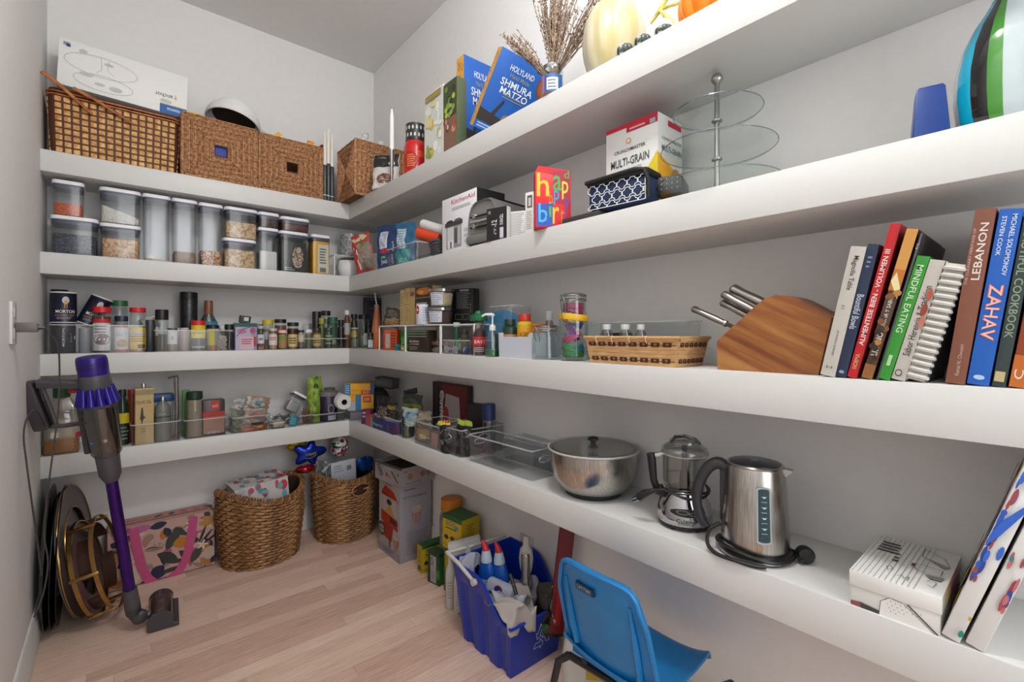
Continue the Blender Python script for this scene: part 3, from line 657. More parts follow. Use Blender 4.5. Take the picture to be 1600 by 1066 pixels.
# right part of the second shelf
BX = 1.0
def rbox(p0, p1, py, X, z): return box_r(p0, p1, py, X, z)
X, Y, z, w_, h = rbox(556, 592, 362, 1.01, S2)
pouch('snack_bag', 'clear red-striped snack bag leaning left in front corner bin', 'bag', (1.01, Y, S2+.004), .11, h*.95, .035, '#a8382c', rz=R(-55), ry=R(-12), seed=5, crumple=.005, items=[('r', .3, .1, .95, .75, '#8c7d70'), ('e', .6, .72, .25, .08, '#6b7a45'), ('p', [(0, .9), (.5, 1), (1, .93), (.7, .84), (.2, .8)], '#c7b79c'), ('p', [(.0, .85), (.25, .8), (.4, .1), (.3, .1)], '#d9cfc0')])
X, Y, z, w_, h = rbox(588, 626, 352, 1.0, S2)
pouch('snack_bag', 'navy blue snack bag with nutrition panel, standing on shelf', 'bag', (1.0, Y, S2), .125, h, .04, '#16335e', rz=R(-62), seed=6, items=[('r', .18, .45, .56, .84, '#b9c0cc'), ('L', .2, .48, .54, .82, 9, '#6f7a90'), ('r', .22, .34, .68, .43, '#a82a36'), ('t', 'Juci', .42, .14, .28, .12, '#cfd8dc'), ('e', .42, .24, .12, .03, '#5f9e4a'), ('t', 'chips', .8, .5, .1, .22, '#c2cfe2', 90), ('t', 'chips', .8, .2, .1, .22, '#c2cfe2', 90)])
X, Y, z, w_, h = rbox(622, 648, 348, 1.02, S2)
pouch('snack_bag', 'teal and blue snack bag beside the orange roll', 'bag', (1.02, Y, S2), .11, h, .04, '#1c5a80', rz=R(-62), seed=8, items=[('r', .05, .0, .8, .36, '#2a9c9e'), ('r', .1, .38, .55, .86, '#a9bcc8'), ('L', .12, .4, .5, .84, 7, '#6f8798'), ('t', 'ICE', .45, .12, .4, .1, '#c8e2e0')])
bin_('clear plastic bin on second shelf holding snack bags and rolls', .985, 1.20, atx(652, .99), atx(565, .99), S2, .085, rz=0, group=None)
def roll(name, label, c, r, L, ax, col, core='#8b7a66', inner=.42, thick=None, group=None):
    t = thing(name, label, 'roll', c, 0, group); q = Vector((0, 0, 1)).rotation_difference(Vector(ax)); t.rotation_mode = 'QUATERNION'; t.rotation_quaternion = q
    ri = r*inner
    MB().lathe([(ri, 0), (r*.97, 0), (r, .002), (r, L-.002), (r*.97, L), (ri, L)], P(col, .75) if isinstance(col, str) else col, 30, cap0=False, cap1=False).build('sheet_roll', t)
    MB().lathe([(ri*1.0, L), (ri*.9, L), (ri*.9, 0), (ri, 0)], P(core, .8), 24, cap0=False, cap1=False).build('cardboard_core', t); return t
p0 = Vector((1.03, atx(661, 1.03), zof(350, 1.03, atx(661, 1.03)))); 
roll('bag_roll', 'white roll with open core lying on orange wrapper', p0, .021, .13, (.35, -1, -.38), '#d3d3d0')
roll('bag_roll', 'orange red wrapped roll in the clear bin', p0+Vector((.0, .03, -.035)), .028, .13, (.35, -1, -.32), P('#d8471f', .35), inner=.3)
t = thing('coiled_strap', 'dark grey coiled strap beside the stand mixer carton', 'strap', (1.02, atx(684, 1.02), S2)); rg = random.Random(3)
mb = MB()
for i in range(7): mb.tube([(.03*math.cos(a)*(.7+.06*i), .028*math.sin(a), .01+.009*i+.006*math.sin(a*2+i)) for a in [2*PI*j/12 for j in range(12)]], .0065, DGREY, 6, closed=True)
mb.build('strap_coil', t)
# ================================================================== SECOND SHELF, right-hand run
X, Y, z, w_, h = box_r(691, 745, 298, .995, S2)
ff = [('t', 'KitchenAid', .62, .90, .66, .085, '#b8202c'), ('L', .3, .74, .85, .80, 2, '#8d929c'), ('r', .14, .08, .58, .50, '#8b8d8f'), ('r', .17, .10, .36, .46, '#c9cbcc'), ('r', .38, .16, .46, .42, '#4a4c4e'), ('r', .48, .12, .56, .45, '#b4b6b8'), ('r', .1, .47, .62, .55, '#3b3d40'), ('e', .24, .56, .1, .025, '#232426'), ('e', .48, .56, .1, .025, '#5b5d60'), ('r', .2, .08, .36, .22, '#e2e3e4'), ('r', .25, .08, .31, .2, '#77797c'), ('L', .66, .1, .95, .4, 3, '#c4c8cc')]
h = zof(314, X, atx(691, X))-S2
carton('mixer_carton', 'white appliance carton with red lettering and mixer picture', 'box', (X, Y, S2), w_, .13, h, '#e4e3e8', rz=RZ, faces={'f': ff, 'r': [('r', 0, 0, 1, 1, '#1d1e20')], 't': [('r', 0, 0, 1, 1, '#242528')]})
# toaster: long rounded body, its end with dials to the room
Yt = atx(757, .99); tw = atx(731, .985)-atx(790, .985)
t = thing('toaster', 'grey metallic long toaster with dark dials on its rounded end', 'toaster', (.985, Yt+.01, S2), R(-84))
TG = P('#9a9a98', .28, .6); tw = .155; tH = .165; tl = .22
def tsec(y, s=1): return [(-tw/2*s+0, y, .012)]+[(-tw/2*s*1.0 if i == 0 else tw/2*s*math.copysign(abs(math.cos(a))**.6, -math.cos(a)) , y, .012+(tH*s-.012)*abs(math.sin(a))**.55) for i, a in enumerate([PI*k/14 for k in range(15)])]+[(tw/2*s, y, .012)]
MB().rings([tsec(.01, .93), tsec(.0, .96), tsec(.012, 1), tsec(tl-.012, 1), tsec(tl, .95)], TG).build('metal_body', t)
MB().box(-tw/2+.004, tw/2-.004, .004, tl-.004, 0, .016, BLACK, .004).build('black_base', t)
MB().box(-tw/2-.003, tw/2+.003, -.006, tl, .008, .040, P('#7b7b7a', .35, .3), .008).build('lower_skirt', t)
mb = MB()
for zz, c in ((.062, '#2a2a2b'), (.082, '#c9c9c9'), (.100, '#2a2a2b')): mb.box(-.055, .03, -.007, .002, zz, zz+.006, P(c, .2, .5), .002)
mb.build('control_slots', t, kind='stuff')
for zz in (.055, .092): MB(Matrix.Translation((-.03, -.002, zz+.012)) @ Matrix.Rotation(R(90), 4, 'X')).lathe([(.009, 0), (.008, .010), (.001, .011)], CHROME, 16).build('control_knob', t)
for xx in (-.028, .028): MB().box(xx-.010, xx+.010, .04, tl-.03, tH-.001, tH+.0012, BLACK).build('bread_slot', t)
# battery card in front of the toaster
X, Yb, _, w_, h = box_r(757, 795, 305, .962+.012, S2)
bc = [('r', 0, 0, 1, 1, '#1c161a'), ('t', '12', .38, .56, .26, .14, '#e6e6e6', 90), ('L', .36, .1, .42, .5, 1, '#8f8a8d'), ('t', 'DURACELL', .74, .62, .16, .32, '#e3e3e3', 90), ('r', .66, .06, .84, .38, '#c6c2cc'), ('r', .68, .04, .80, .08, '#8a8890'), ('t', 'AA', .14, .88, .14, .10, '#c8c8c8', 90), ('L', .42, .15, .5, .5, 3, '#a5a2a6')]
carton('battery_pack', 'dark battery pack card reading 12 in front of the toaster', 'battery pack', (.978, atx(776, .978), S2), .085, .022, .110, '#d7d7d4', rz=R(-76), faces={'f': bc})
X, Yb, _, w_, h = box_r(797, 822, 318, 1.0, S2)
carton('instruction_sheet', 'white text-covered leaflet standing between batteries and red gift bag', 'leaflet', (1.02, atx(806, 1.02), S2), .070, .004, .095, '#dddddb', rz=R(-62), faces={'f': [('L', .08, .05, .92, .95, 16, '#a2a4a4')]})
carton('instruction_sheet', 'white booklet with small appliance drawing beside red gift bag', 'leaflet', (.99, atx(827, .99), S2), .032, .006, zof(300, .99, atx(827, .99))-S2, '#e6e6e3', rz=R(-78), faces={'f': [('r', .25, .62, .85, .92, '#5a5c5e'), ('r', .4, .66, .7, .86, '#d0d0d0'), ('L', .15, .1, .85, .55, 9, '#a8aaaa')]})
t = thing('power_cord', 'black power cord loop rising behind the white booklet', 'cord', (1.10, atx(820, 1.10), S2))
MB().tube([(0, .01, .005), (0, .012, .08), (0, .006, .12), (.004, -.012, .132), (.006, -.03, .12), (.006, -.034, .06), (.004, -.03, .004)], .003, BLACK, 6).tube([(.0, .05, .004), (0, .052, .10), (0, .047, .118)], .003, BLACK, 6).build('cord', t)
# red gift bag: side panel left, lettered panel right
RED = '#cf0f1e'; Yg = atx(862, .99)
t = thing('gift_bag', 'bright red happy birthday paper gift bag with coloured letters', 'bag', (.985, atx(864, .985), S2), R(-40))
gh = zof(262, .985, atx(864, .985))-S2; gw = .105; gd = .075
mb = MB(); mR = P(RED, .4); ml = P('#c4101e', .4)
mb.box(-gw/2, gw/2, 0, gd, 0, gh-.012, mR, .001)
mb.prism([(-gw/2, gh-.012), (gw/2, gh-.03), (gw/2-.01, gh-.008), (-gw/2+.01, gh+.006)], 0, .002, mR).build('paper_body', t)
cols = ('#e8b32a', '#3aa6d8', '#4a9e4e', '#7a3a8e', '#e06a1e', '#2c55c0', '#9c1f5a', '#c9c23a'); f = flat((-gw/2, 0, 0), (gw, 0, 0), (0, 0, gh))
art(t, f, [('r', .04, .02, .5, .40, '#2a49a8'), ('r', .5, .4, .98, .95, '#a31a3a'), ('t', 'h', .22, .72, .34, .40, cols[0]), ('t', 'a', .62, .74, .24, .26, cols[2]), ('t', 'p', .84, .62, .18, .30, cols[7]), ('t', 'p', .60, .50, .16, .24, '#3a8fb8'), ('t', 'y', .88, .32, .18, .3, cols[3]), ('t', 'b', .22, .24, .26, .32, cols[1]), ('t', 'i', .42, .30, .08, .26, cols[2]), ('t', 'r', .58, .20, .18, .28, cols[0]), ('t', 't', .76, .18, .12, .26, cols[4]), ('t', 'h', .44, .50, .10, .2, cols[4]), ('t', 'd', .88, .88, .14, .14, cols[2]), ('t', 'y', .36, .12, .1, .16, cols[5])])
art(t, flat((-gw/2, gd, 0), (0, -gd, 0), (0, 0, gh)), [('r', 0, 0, 1, .985, '#d6101e')], 'side_panel')
carton('tray', 'flat dark grey tray edge under the patterned lunch bag', 'tray', (.978, atx(905, .978), S2), .135, .16, .016, '#3a3635', rz=RZ, bev=.004)
# quatrefoil lunch bag
lw, ld, lhh = .175, .075, .068
t = thing('lunch_bag', 'black and navy lunch bag with white quatrefoil pattern', 'bag', (.985, atx(962, .985), S2+.0165), R(-84))
mb = MB().box(-lw/2, lw/2, 0, ld, 0, lhh, P('#15294d', .75), .014); mb.build('bag_body', t)
mb = MB().box(-lw/2-.004, lw/2+.004, -.006, ld+.004, lhh-.006, lhh+.014, P('#111113', .7), .011); mb.build('top_flap', t)
mb = MB().tube([(lw/2+.002, .004, .005), (lw/2+.004, 0, lhh*.7), (lw/2-.006, -.004, lhh+.006), (lw/2-.03, -.008, lhh+.010), (-lw/2, -.008, lhh+.006)], .006, P('#111113', .7), 8); mb.build('piping', t)
it = []
for r_ in range(3):
    for c_ in range(6):
        cu, cv = .10+c_*.17+(r_ % 2)*.085, .04+r_*.36; dk = '#151820' if r_ == 2 else '#17305c'
        pts = []
        for k in range(49):
            a = 2*PI*k/48; rr = .082*(1+.16*math.cos(4*a)-.05*math.cos(8*a)); pts.append((cu+rr*math.cos(a), cv+rr*math.sin(a)*2.15))
        pts = [(min(max(a, .02), .98), min(max(b, .03), .93)) for a, b in pts]
        it.append(('l', pts, .014, '#d6d8da', .5))
art(t, flat((-lw/2, -.0005, 0), (lw, 0, 0), (0, 0, lhh)), it, 'quatrefoil_print')
carton('dotted_pouch', 'black pouch with white dots lying behind the lunch bag', 'pouch', (1.05, atx(1034, 1.05), S2+.0165+.018), .10, .10, .05, '#18181a', rz=R(-70), bev=.012, faces={'f': [('e', .1+.13*i, .3+.25*j, .012, .02, '#d0d0d0') for i in range(7) for j in range(3)], 't': [('e', .1+.13*i, .15+.2*j, .012, .012, '#d0d0d0') for i in range(7) for j in range(4)]})
C.objects[-1]
# cracker carton
CX, CY = 1.06, .672
h = zof(173, CX, CY)-S2; wl = atx(947, CX)-CY
Yw, Yd = '#d9d9d6', '#e2a313'
cf = [('p', [(0, 0), (1, 0), (1, .55), (.62, .30), (.45, .24), (.28, .26), (0, .40)], Yd), ('p', [(.62, .30), (1, .62), (1, .04), (.66, .04)], '#d6bf2a'), ('r', 0, .955, 1, 1, '#b3162e'), ('r', .42, .90, 1, .96, '#b3162e'), ('L', .48, .91, .8, .95, 1, '#d8a0a8'), ('r', .86, .905, .96, .95, '#9aa4b0'),
      ('e', .46, .81, .05, .03, '#c8963a'), ('e', .46, .81, .035, .02, '#e0d6c0'), ('t', 'CRUNCHMASTER', .48, .72, .60, .035, '#3c3a3a'), ('t', 'MULTI-GRAIN', .48, .60, .74, .085, '#3b3f46'), ('t', 'BAKED CRACKERS', .48, .51, .46, .03, '#8d8f92')]
rg = random.Random(2)
for i in range(26): cf.append(('e', .50+rg.gauss(0, .09), .30+rg.gauss(0, .055), .05, .02, rg.choice(('#b5651e', '#d08a34', '#8a4a1a', '#c98a4a', '#a8431e'))))
cf += [('r', .32, .13, .62, .22, '#b3162e'), ('t', '4-SEED', .47, .175, .24, .05, '#e8d9d9')]
sf = [('p', [(0, 0), (1, 0), (1, .42), (.5, .50), (0, .60)], Yd), ('r', .4, .90, .95, .96, '#b3162e'), ('t', 'CRUNCHMASTER', .55, .76, .8, .03, '#77777a'), ('t', 'MULTI-GRAIN', .55, .66, .8, .06, '#5d6168'), ('e', .72, .36, .22, .13, '#a87f4e'), ('r', .55, .10, .85, .18, '#b3162e'), ('L', .08, .1, .4, .25, 4, '#b38a2a')]
carton('cracker_carton', 'white and yellow multi-grain cracker carton with red top edge', 'box', (CX, CY+wl/2, S2), wl, .118, h, Yw, rz=RZ, faces={'f': cf, 'r': sf, 't': [('r', 0, 0, 1, 1, '#b3162e')]})
# three-tier glass stand
t = thing('tiered_stand', 'three-tier clear glass serving stand on a brushed metal pole', 'stand', (1.085, .53, S2)); sx, sy = 1.085, .53
BN = P('#a9a9a7', .3, .9)
def tier(zc, r, nm, seg=56):
    MB().lathe([(.004, zc-.012), (r*.62, zc-.012), (r*.92, zc-.002), (r, zc+.006), (r-.0005, zc+.0085), (r*.9, zc+.002), (r*.6, zc-.008), (.004, zc-.008)], clear('#f8fbfa', .22, .02, .01), seg).build(nm, t)
    MB().tube([(r*math.cos(2*PI*i/48), r*math.sin(2*PI*i/48), zc+.0072) for i in range(48)], .0012, clear('#c4d2d4', .6, .05, .15), 5, closed=True).build('glass_rim', t)
tier(.030, .137, 'glass_plate'); tier(zof(238, sx, sy)-S2, .127, 'glass_plate'); tier(zof(180, sx, sy)-S2, .098, 'glass_plate')
zt_ = zof(124, sx, sy)-S2
MB().lathe([(.028, 0), (.028, .004), (.006, .010), (.0055, zt_-.006), (.001, zt_)], BN, 18).build('pole', t)
MB().ball((0, 0, zt_+.001), .0135, BN, seg=20, nr=12).build('ball_knob', t)
for zz in (zof(250, sx, sy)-S2, zof(190, sx, sy)-S2): MB().lathe([(.006, zz-.003), (.012, zz-.001), (.012, zz+.003), (.006, zz+.006)], BN, 18).build('collar', t)
# blue block and striped vase
X, Y, _, w_, h = box_r(1427, 1474, 140, 1.05, S2)
t = thing('blue_vase', 'small dark blue tapered square vase near the striped one', 'vase', (1.07, atx(1452, 1.07), S2), R(-76))
h = zof(140, 1.07, atx(1452, 1.07))-S2
MB().rsq([(0, 0), (.0075, h*.95), (.0105, h), (.013, h), (.010, .01)], .052, .052, .004, P('#073278', .3), cap1=True).build('vase_wall', t)
MB().rsq([(0, 0)], .01, .01, .002, BLACK) if False else None
vm = [(0, '#b9c4c6'), (.30, '#18a6c6'), (.385, '#1d1b20'), (.47, '#4f9a34'), (.60, '#9db4b8'), (.9, '#b9c4c6')]
t = thing('striped_vase', 'large glass vase with cyan, black and green vertical stripes', 'vase', (1.105, .055, S2), face_cam(1.105, .055))
vr, vh = .069, .228
prof = [(.6, 0), (.82, .05), (.95, .16), (1.0, .32), (.98, .5), (.86, .68), (.67, .82), (.45, .93), (.32, 1.0)]
pf = []
for i in range(25):
    s = i/24*(len(prof)-1); j = min(int(s), len(prof)-2); g = s-j; g = g*g*(3-2*g) if False else g; pf.append((vr*(prof[j][0]*(1-g)+prof[j+1][0]*g), vh*(prof[j][1]*(1-g)+prof[j+1][1]*g)))
seg = 96; vs = [(r*math.cos(2*PI*k/seg), r*math.sin(2*PI*k/seg), z) for r, z in pf for k in range(seg)]
# stripes: seen from the front (-Y); angle measured from the left silhouette
def scol(a, zf):
    x = ((a/(2*PI)) % 1); s = (x-.5)*2 if x >= .5 else -1   # 0..1 across the visible half
    c = '#b3bfc2'
    for lo, hi, cc in ((.15, .28, '#12a2c4'), (.28, .37, '#1a181c'), (.37, .46, '#3a8426'), (.66, .72, '#1a181c'), (.80, .86, '#4a9a30')):
        if lo <= s < hi: c = cc
    return c
mb = MB(); mb.v = [Vector(v) for v in vs]
for i in range(24):
    for k in range(seg):
        mb.f.append((i*seg+k, i*seg+(k+1) % seg, (i+1)*seg+(k+1) % seg, (i+1)*seg+k)); mb.mi.append(mb.mat(P(scol((k+.5)/seg*2*PI, i/24), .08, coat=.6)))
mb.f.append(tuple(range(seg-1, -1, -1))); mb.mi.append(mb.mat(P('#b3bfc2', .08, coat=.6)))
mb.build('vase_wall', t)
MB().lathe([(vr*.31, vh*.985), (vr*.33, vh), (vr*.28, vh), (vr*.29, vh*.93)], P('#1a181c', .1), 40, cap0=False, cap1=False).build('mouth_rim', t)

# ================================================================== THIRD SHELF (z = S3), back wall: spices
BX0 = 2.545
def J(name, label, cat, p0, p1, py, dy=0, z=S3, **kw):     # jar on the back run, dy behind the front row
    Yc = 2.560+dy; return jar(name, label, cat, cyl_b(p0, p1, py, Yc, z), **kw)
def salt(label, loc, r, h, rz, ry=0, rx=0):
    t = thing('salt_canister', label, 'canister', loc, rz, 'navy salt canisters', rx, ry)
    MB().lathe([(r, 0), (r, .004), (r*.985, .005), (r*.985, h-.006), (r, h-.005), (r, h), (r*.93, h), (r*.93, h-.003)], P('#15182e', .4), 30).build('paper_tube', t)
    MB().lathe([(r*1.01, h-.005), (r*1.012, h+.0008), (r*.96, h+.0008)], P('#c9c9c4', .5), 30, cap0=False, cap1=False).build('top_rim', t)
    MB().lathe([(r*1.01, 0), (r*1.01, .004)], P('#c9c9c4', .5), 30, cap0=False, cap1=False).build('bottom_rim', t)
    art(t, cylmap(r*.99, 0, h, 150), [('t', 'MORTON', .60, .37, .56, .10, '#e6e6e6'), ('t', 'IODIZED SALT', .60, .25, .62, .055, '#b08a5a'), ('L', .34, .12, .86, .2, 2, '#8a8ca0'), ('e', .60, .73, .10, .12, '#b8bcc8'), ('e', .60, .66, .055, .07, '#c89a3e'), ('r', .56, .48, .58, .62, '#c89a3e'), ('r', .62, .48, .64, .62, '#c89a3e')], n=8)
    return t
# rear tin, salts
J('tin', 'black tin lid rising behind the upright navy salt canister', 'tin', 80, 108, 453, .09, body=P('#17171a', .4), sh=0)
sX, sY, _, sr, sh_ = cyl_b(80, 120, 455, 2.60, S3)
lower = zof(505, sX, 2.60)-S3
salt('navy salt canister standing highest, on top of another in the left bin', (sX, 2.60, S3+lower), .041, zof(457, sX, 2.6)-S3-lower, R(-2))
J('salt_canister', 'dark grey canister with sideways white print under the navy one', 'canister', 80, 120, 503, .04, body=P('#2d2e36', .4), sh=0, group='navy salt canisters', art_=[('t', 'MORTON', .50, .5, .07, .55, '#c9c9cc', 90), ('t', 'SALT', .74, .5, .05, .3, '#b7b39c', 90), ('e', .9, .5, .05, .06, '#d8cfa8')])
xx, yy = aty(148, 2.62), 2.62
salt('navy salt canister tilted to the right behind the red lid jar', (aty(136, 2.62), 2.62, zof(505, aty(136, 2.62), 2.62)-.006), .038, .125, R(-4), R(24))
J('tin', 'plain pale grey tin in the left bin under the tilted salt', 'tin', 124, 144, 513, .03, body=P('#8d9097', .4), sh=0)
bin_('clear plastic bin at the left end of the spice shelf', aty(77, 2.525), aty(229, 2.525), 2.525, 2.72, S3, .115)
bin_('clear plastic bin in the middle of the spice shelf holding glass jars', aty(241, 2.525), aty(360, 2.525), 2.525, 2.72, S3, .095)
Q = '#c51f2a'
J('spice_jar', 'red lid spice jar with white label and brown oval', 'jar', 145, 175, 480, lid=Q, lh=.12, lr=1.0, sh=.08, fill=P('#5a2c22', .9), fh=.9, art_=[('r', .1, .06, .9, .84, '#c9c7c4'), ('r', .1, .74, .9, .84, '#b8222e'), ('L', .2, .48, .8, .7, 3, '#55504e'), ('e', .5, .34, .36, .14, '#5e2a2a')])
J('spice_jar', 'navy lid spice jar with pale blue white label, between two red lids', 'jar', 179, 202, 494, .0, lid='#1a2240', lh=.14, lr=.95, sh=.1, fill=P('#8a2a22', .9), fh=.9, art_=[('r', .02, .0, .98, .80, '#c4bcb8'), ('t', 'SALT', .5, .58, .6, .14, '#4d93b8'), ('e', .55, .30, .3, .13, '#a88a6a'), ('r', .02, 0, .98, .1, '#a8402e')])
J('spice_jar', 'green lid glass jar rising behind the navy lid jar', 'jar', 174, 201, 470, .07, lid='#24602f', lh=.1, lr=1.0, fill=P('#3f3a34', .9), fh=.6)
J('spice_jar', 'red lid spice jar with bright yellow label', 'jar', 203, 229, 481, lid=Q, lh=.10, lr=1.0, sh=.08, fill=P('#b88a5a', .9), fh=.45, art_=[('r', .0, .08, 1, .62, '#d8b422'), ('r', .05, .42, .95, .48, '#8f9bb8'), ('L', .1, .25, .9, .42, 3, '#8a6a14'), ('r', .5, .1, .9, .2, '#44463c')])
t = thing('tub', 'white plastic tub lying tilted behind the yellow label jar', 'tub', (aty(232, 2.64), 2.64, S3+.125), 0, None, R(-20), R(68))
MB().lathe([(.024, -.03), (.026, -.028), (.030, .030), (.028, .031)], P('#c9c6c1', .4), 26).build('tub_wall', t); MB().lathe([(.032, .028), (.032, .035), (.03, .036)], PLAST, 26).build('clear_lid', t)
J('tin', 'grey dark tin behind the middle of the spice shelf bins', 'tin', 228, 243, 500, .04, body=P('#44484e', .4), sh=0)
J('pepper_grinder', 'glass pepper grinder with black screw cap', 'grinder', 243, 264, 484, lid='#161617', lh=.24, lr=1.02, sh=.06, neck=.9, fill=P('#5a4a3c', .9), fh=.55, art_=[('r', .1, .5, .28, .78, '#c9c9c9')])
J('tin', 'black ribbed tin stacked tall behind the spice jars', 'tin', 281, 310, 457, .10, body=P('#17181c', .35), lid='#101114', lh=.10, lr=1.0, sh=0)
for o in [x for x in C.objects if x.get('label') == 'black ribbed tin stacked tall behind the spice jars']:
    P5 = cyl_b(281, 310, 457, 2.66, S3)
    for k in range(4): MB().lathe([(P5[3], P5[4]*(.5+.1*k)), (P5[3]*1.02, P5[4]*(.515+.1*k)), (P5[3], P5[4]*(.53+.1*k))], P('#22242a', .3), 26, cap0=False, cap1=False).build('rib', o)
carton('tin_box', 'small yellow tin box with white top tilted among the jars', 'tin', (aty(284, 2.57), 2.57, S3+.060), .055, .04, .045, '#c8901e', rz=R(4), ry=R(-3), bev=.004, faces={'f': [('r', 0, .72, 1, 1, '#cfcfc9'), ('r', .12, .2, .88, .66, '#a9a9a4'), ('L', .2, .25, .8, .6, 3, '#7d7a6a')]})
J('spice_jar', 'small black lid jar with plain white label and seeds', 'jar', 261, 279, 513, lid='#3f4142', lh=.10, fill=P('#9a7a62', .9), fh=.5, art_=[('r', .12, .35, .9, .98, '#cfcfcd'), ('t', 'III', .5, .65, .12, .2, '#3b3b3b')])
J('spice_jar', 'clear jar filled with salmon pink salt', 'jar', 280, 297, 513, lid='#b0aca8', lh=.08, fill=P('#b08c7c', .9), fh=.95)
J('spice_jar', 'red lid short jar with yellow top label and dark seeds', 'jar', 299, 322, 501, lid=Q, lh=.16, lr=1.0, fill=P('#5b4a52', .9), fh=.55, art_=[('r', .0, .50, 1, 1.0, '#d6c21e'), ('L', .2, .65, .8, .85, 2, '#8c8420'), ('r', .1, .12, .9, .2, '#a49c9c')])
J('corked_bottle', 'glass bottle with cork and blue label behind the front jars', 'bottle', 312, 341, 470, .08, lid='#7a4c30', lh=.28, lr=.48, neck=.5, sh=.25, body=clear('#9fb8b0', .5, .05, .1), art_=[('r', 0, .35, 1, .80, '#3a7f9e'), ('r', .3, .0, 1, .3, '#2f5a2c')])
J('spice_jar', 'black lid jar with yellow and grey label and orange powder', 'jar', 323, 343, 508, lid='#20201f', lh=.13, lr=1.0, fill=P('#c48a6a', .9), fh=.3, art_=[('r', .05, .25, .95, .98, '#a3a39c'), ('r', .25, .25, .6, .95, '#d2c42a')])
carton('tag_card', 'white paper card with coloured stripe leaning in the middle bin', 'card', (aty(345, 2.57), 2.57, S3+.02), .030, .002, .085, '#c9c9c9', ry=R(-32), rx=R(-6), faces={'f': [('r', .7, .2, .9, .9, '#c8a0b8'), ('r', .1, .6, .3, .9, '#b8b84a')]})
pouch('snack_bag', 'small clear bag of pinkish pieces between jars in the middle bin', 'bag', (aty(346, 2.55), 2.55, S3+.004), .045, .065, .02, '#a89a94', rz=0, seed=14)
t = jar('pill_bottle', 'white pill bottle with printed label tilted to the left', 'bottle', (aty(358, 2.60), 2.60, S3+.045, .016, .078), body=P('#b7b9b4', .4), lid='#c9c9c4', lh=.2, lr=.9, ry=R(-24), rz=0, art_=[('r', 0, .15, 1, .9, '#8f948c'), ('L', .2, .2, .9, .85, 5, '#30352f'), ('r', 0, .12, 1, .2, '#7c8a2a')])
J('spice_jar', 'dark small jar wedged at the right end of the middle bin', 'jar', 351, 366, 507, .02, lid='#151515', lh=.2, fill=P('#2e2a28', .9), fh=.9)
# tea carton and the things on it
X, Y, _, w_, h = box_b(368, 402, 505, 2.55, S3)
carton('tea_carton', 'small pastel tea carton with pink label and teal top edge', 'box', (X, Y, S3), w_, .055, h, '#8a8fb0', faces={'f': [('r', 0, .86, 1, 1, '#1d4f4c'), ('r', .02, .0, .75, .84, '#a9a3b8'), ('e', .3, .7, .22, .1, '#b06a86'), ('e', .8, .72, .14, .12, '#a8456a'), ('l', [(.05, .5), (.35, .78), (.7, .86)], .03, '#4a5070'), ('r', .22, .02, .85, .50, '#c8a8b4'), ('L', .28, .2, .8, .44, 3, '#a0405a'), ('r', .84, .15, .97, .5, '#a8322c')]})
zt2 = S3+h+.0005
carton('tin_box', 'black box with white label lying on the tea carton', 'box', (aty(383, 2.57), 2.565, zt2+.002), .045, .035, .033, '#1b1d1b', ry=R(8), faces={'f': [('r', .35, .25, .8, .8, '#bfc6c8'), ('r', 0, 0, 1, .14, '#3c4a22')]})
J('spice_jar', 'pale green capped jar behind the pastel tea carton', 'jar', 374, 392, 500, .05, lid='#8d9a84', lh=.2)
carton('tin_box', 'small brown wooden-looking box behind the tea carton', 'box', (aty(402, 2.64), 2.62, S3+.066), .040, .03, .034, '#5a2f22', ry=R(3), bev=.003)
J('tin', 'grey tin holding up the small brown box', 'tin', 393, 412, 507, .07, body=P('#4b4a48', .4), sh=0)
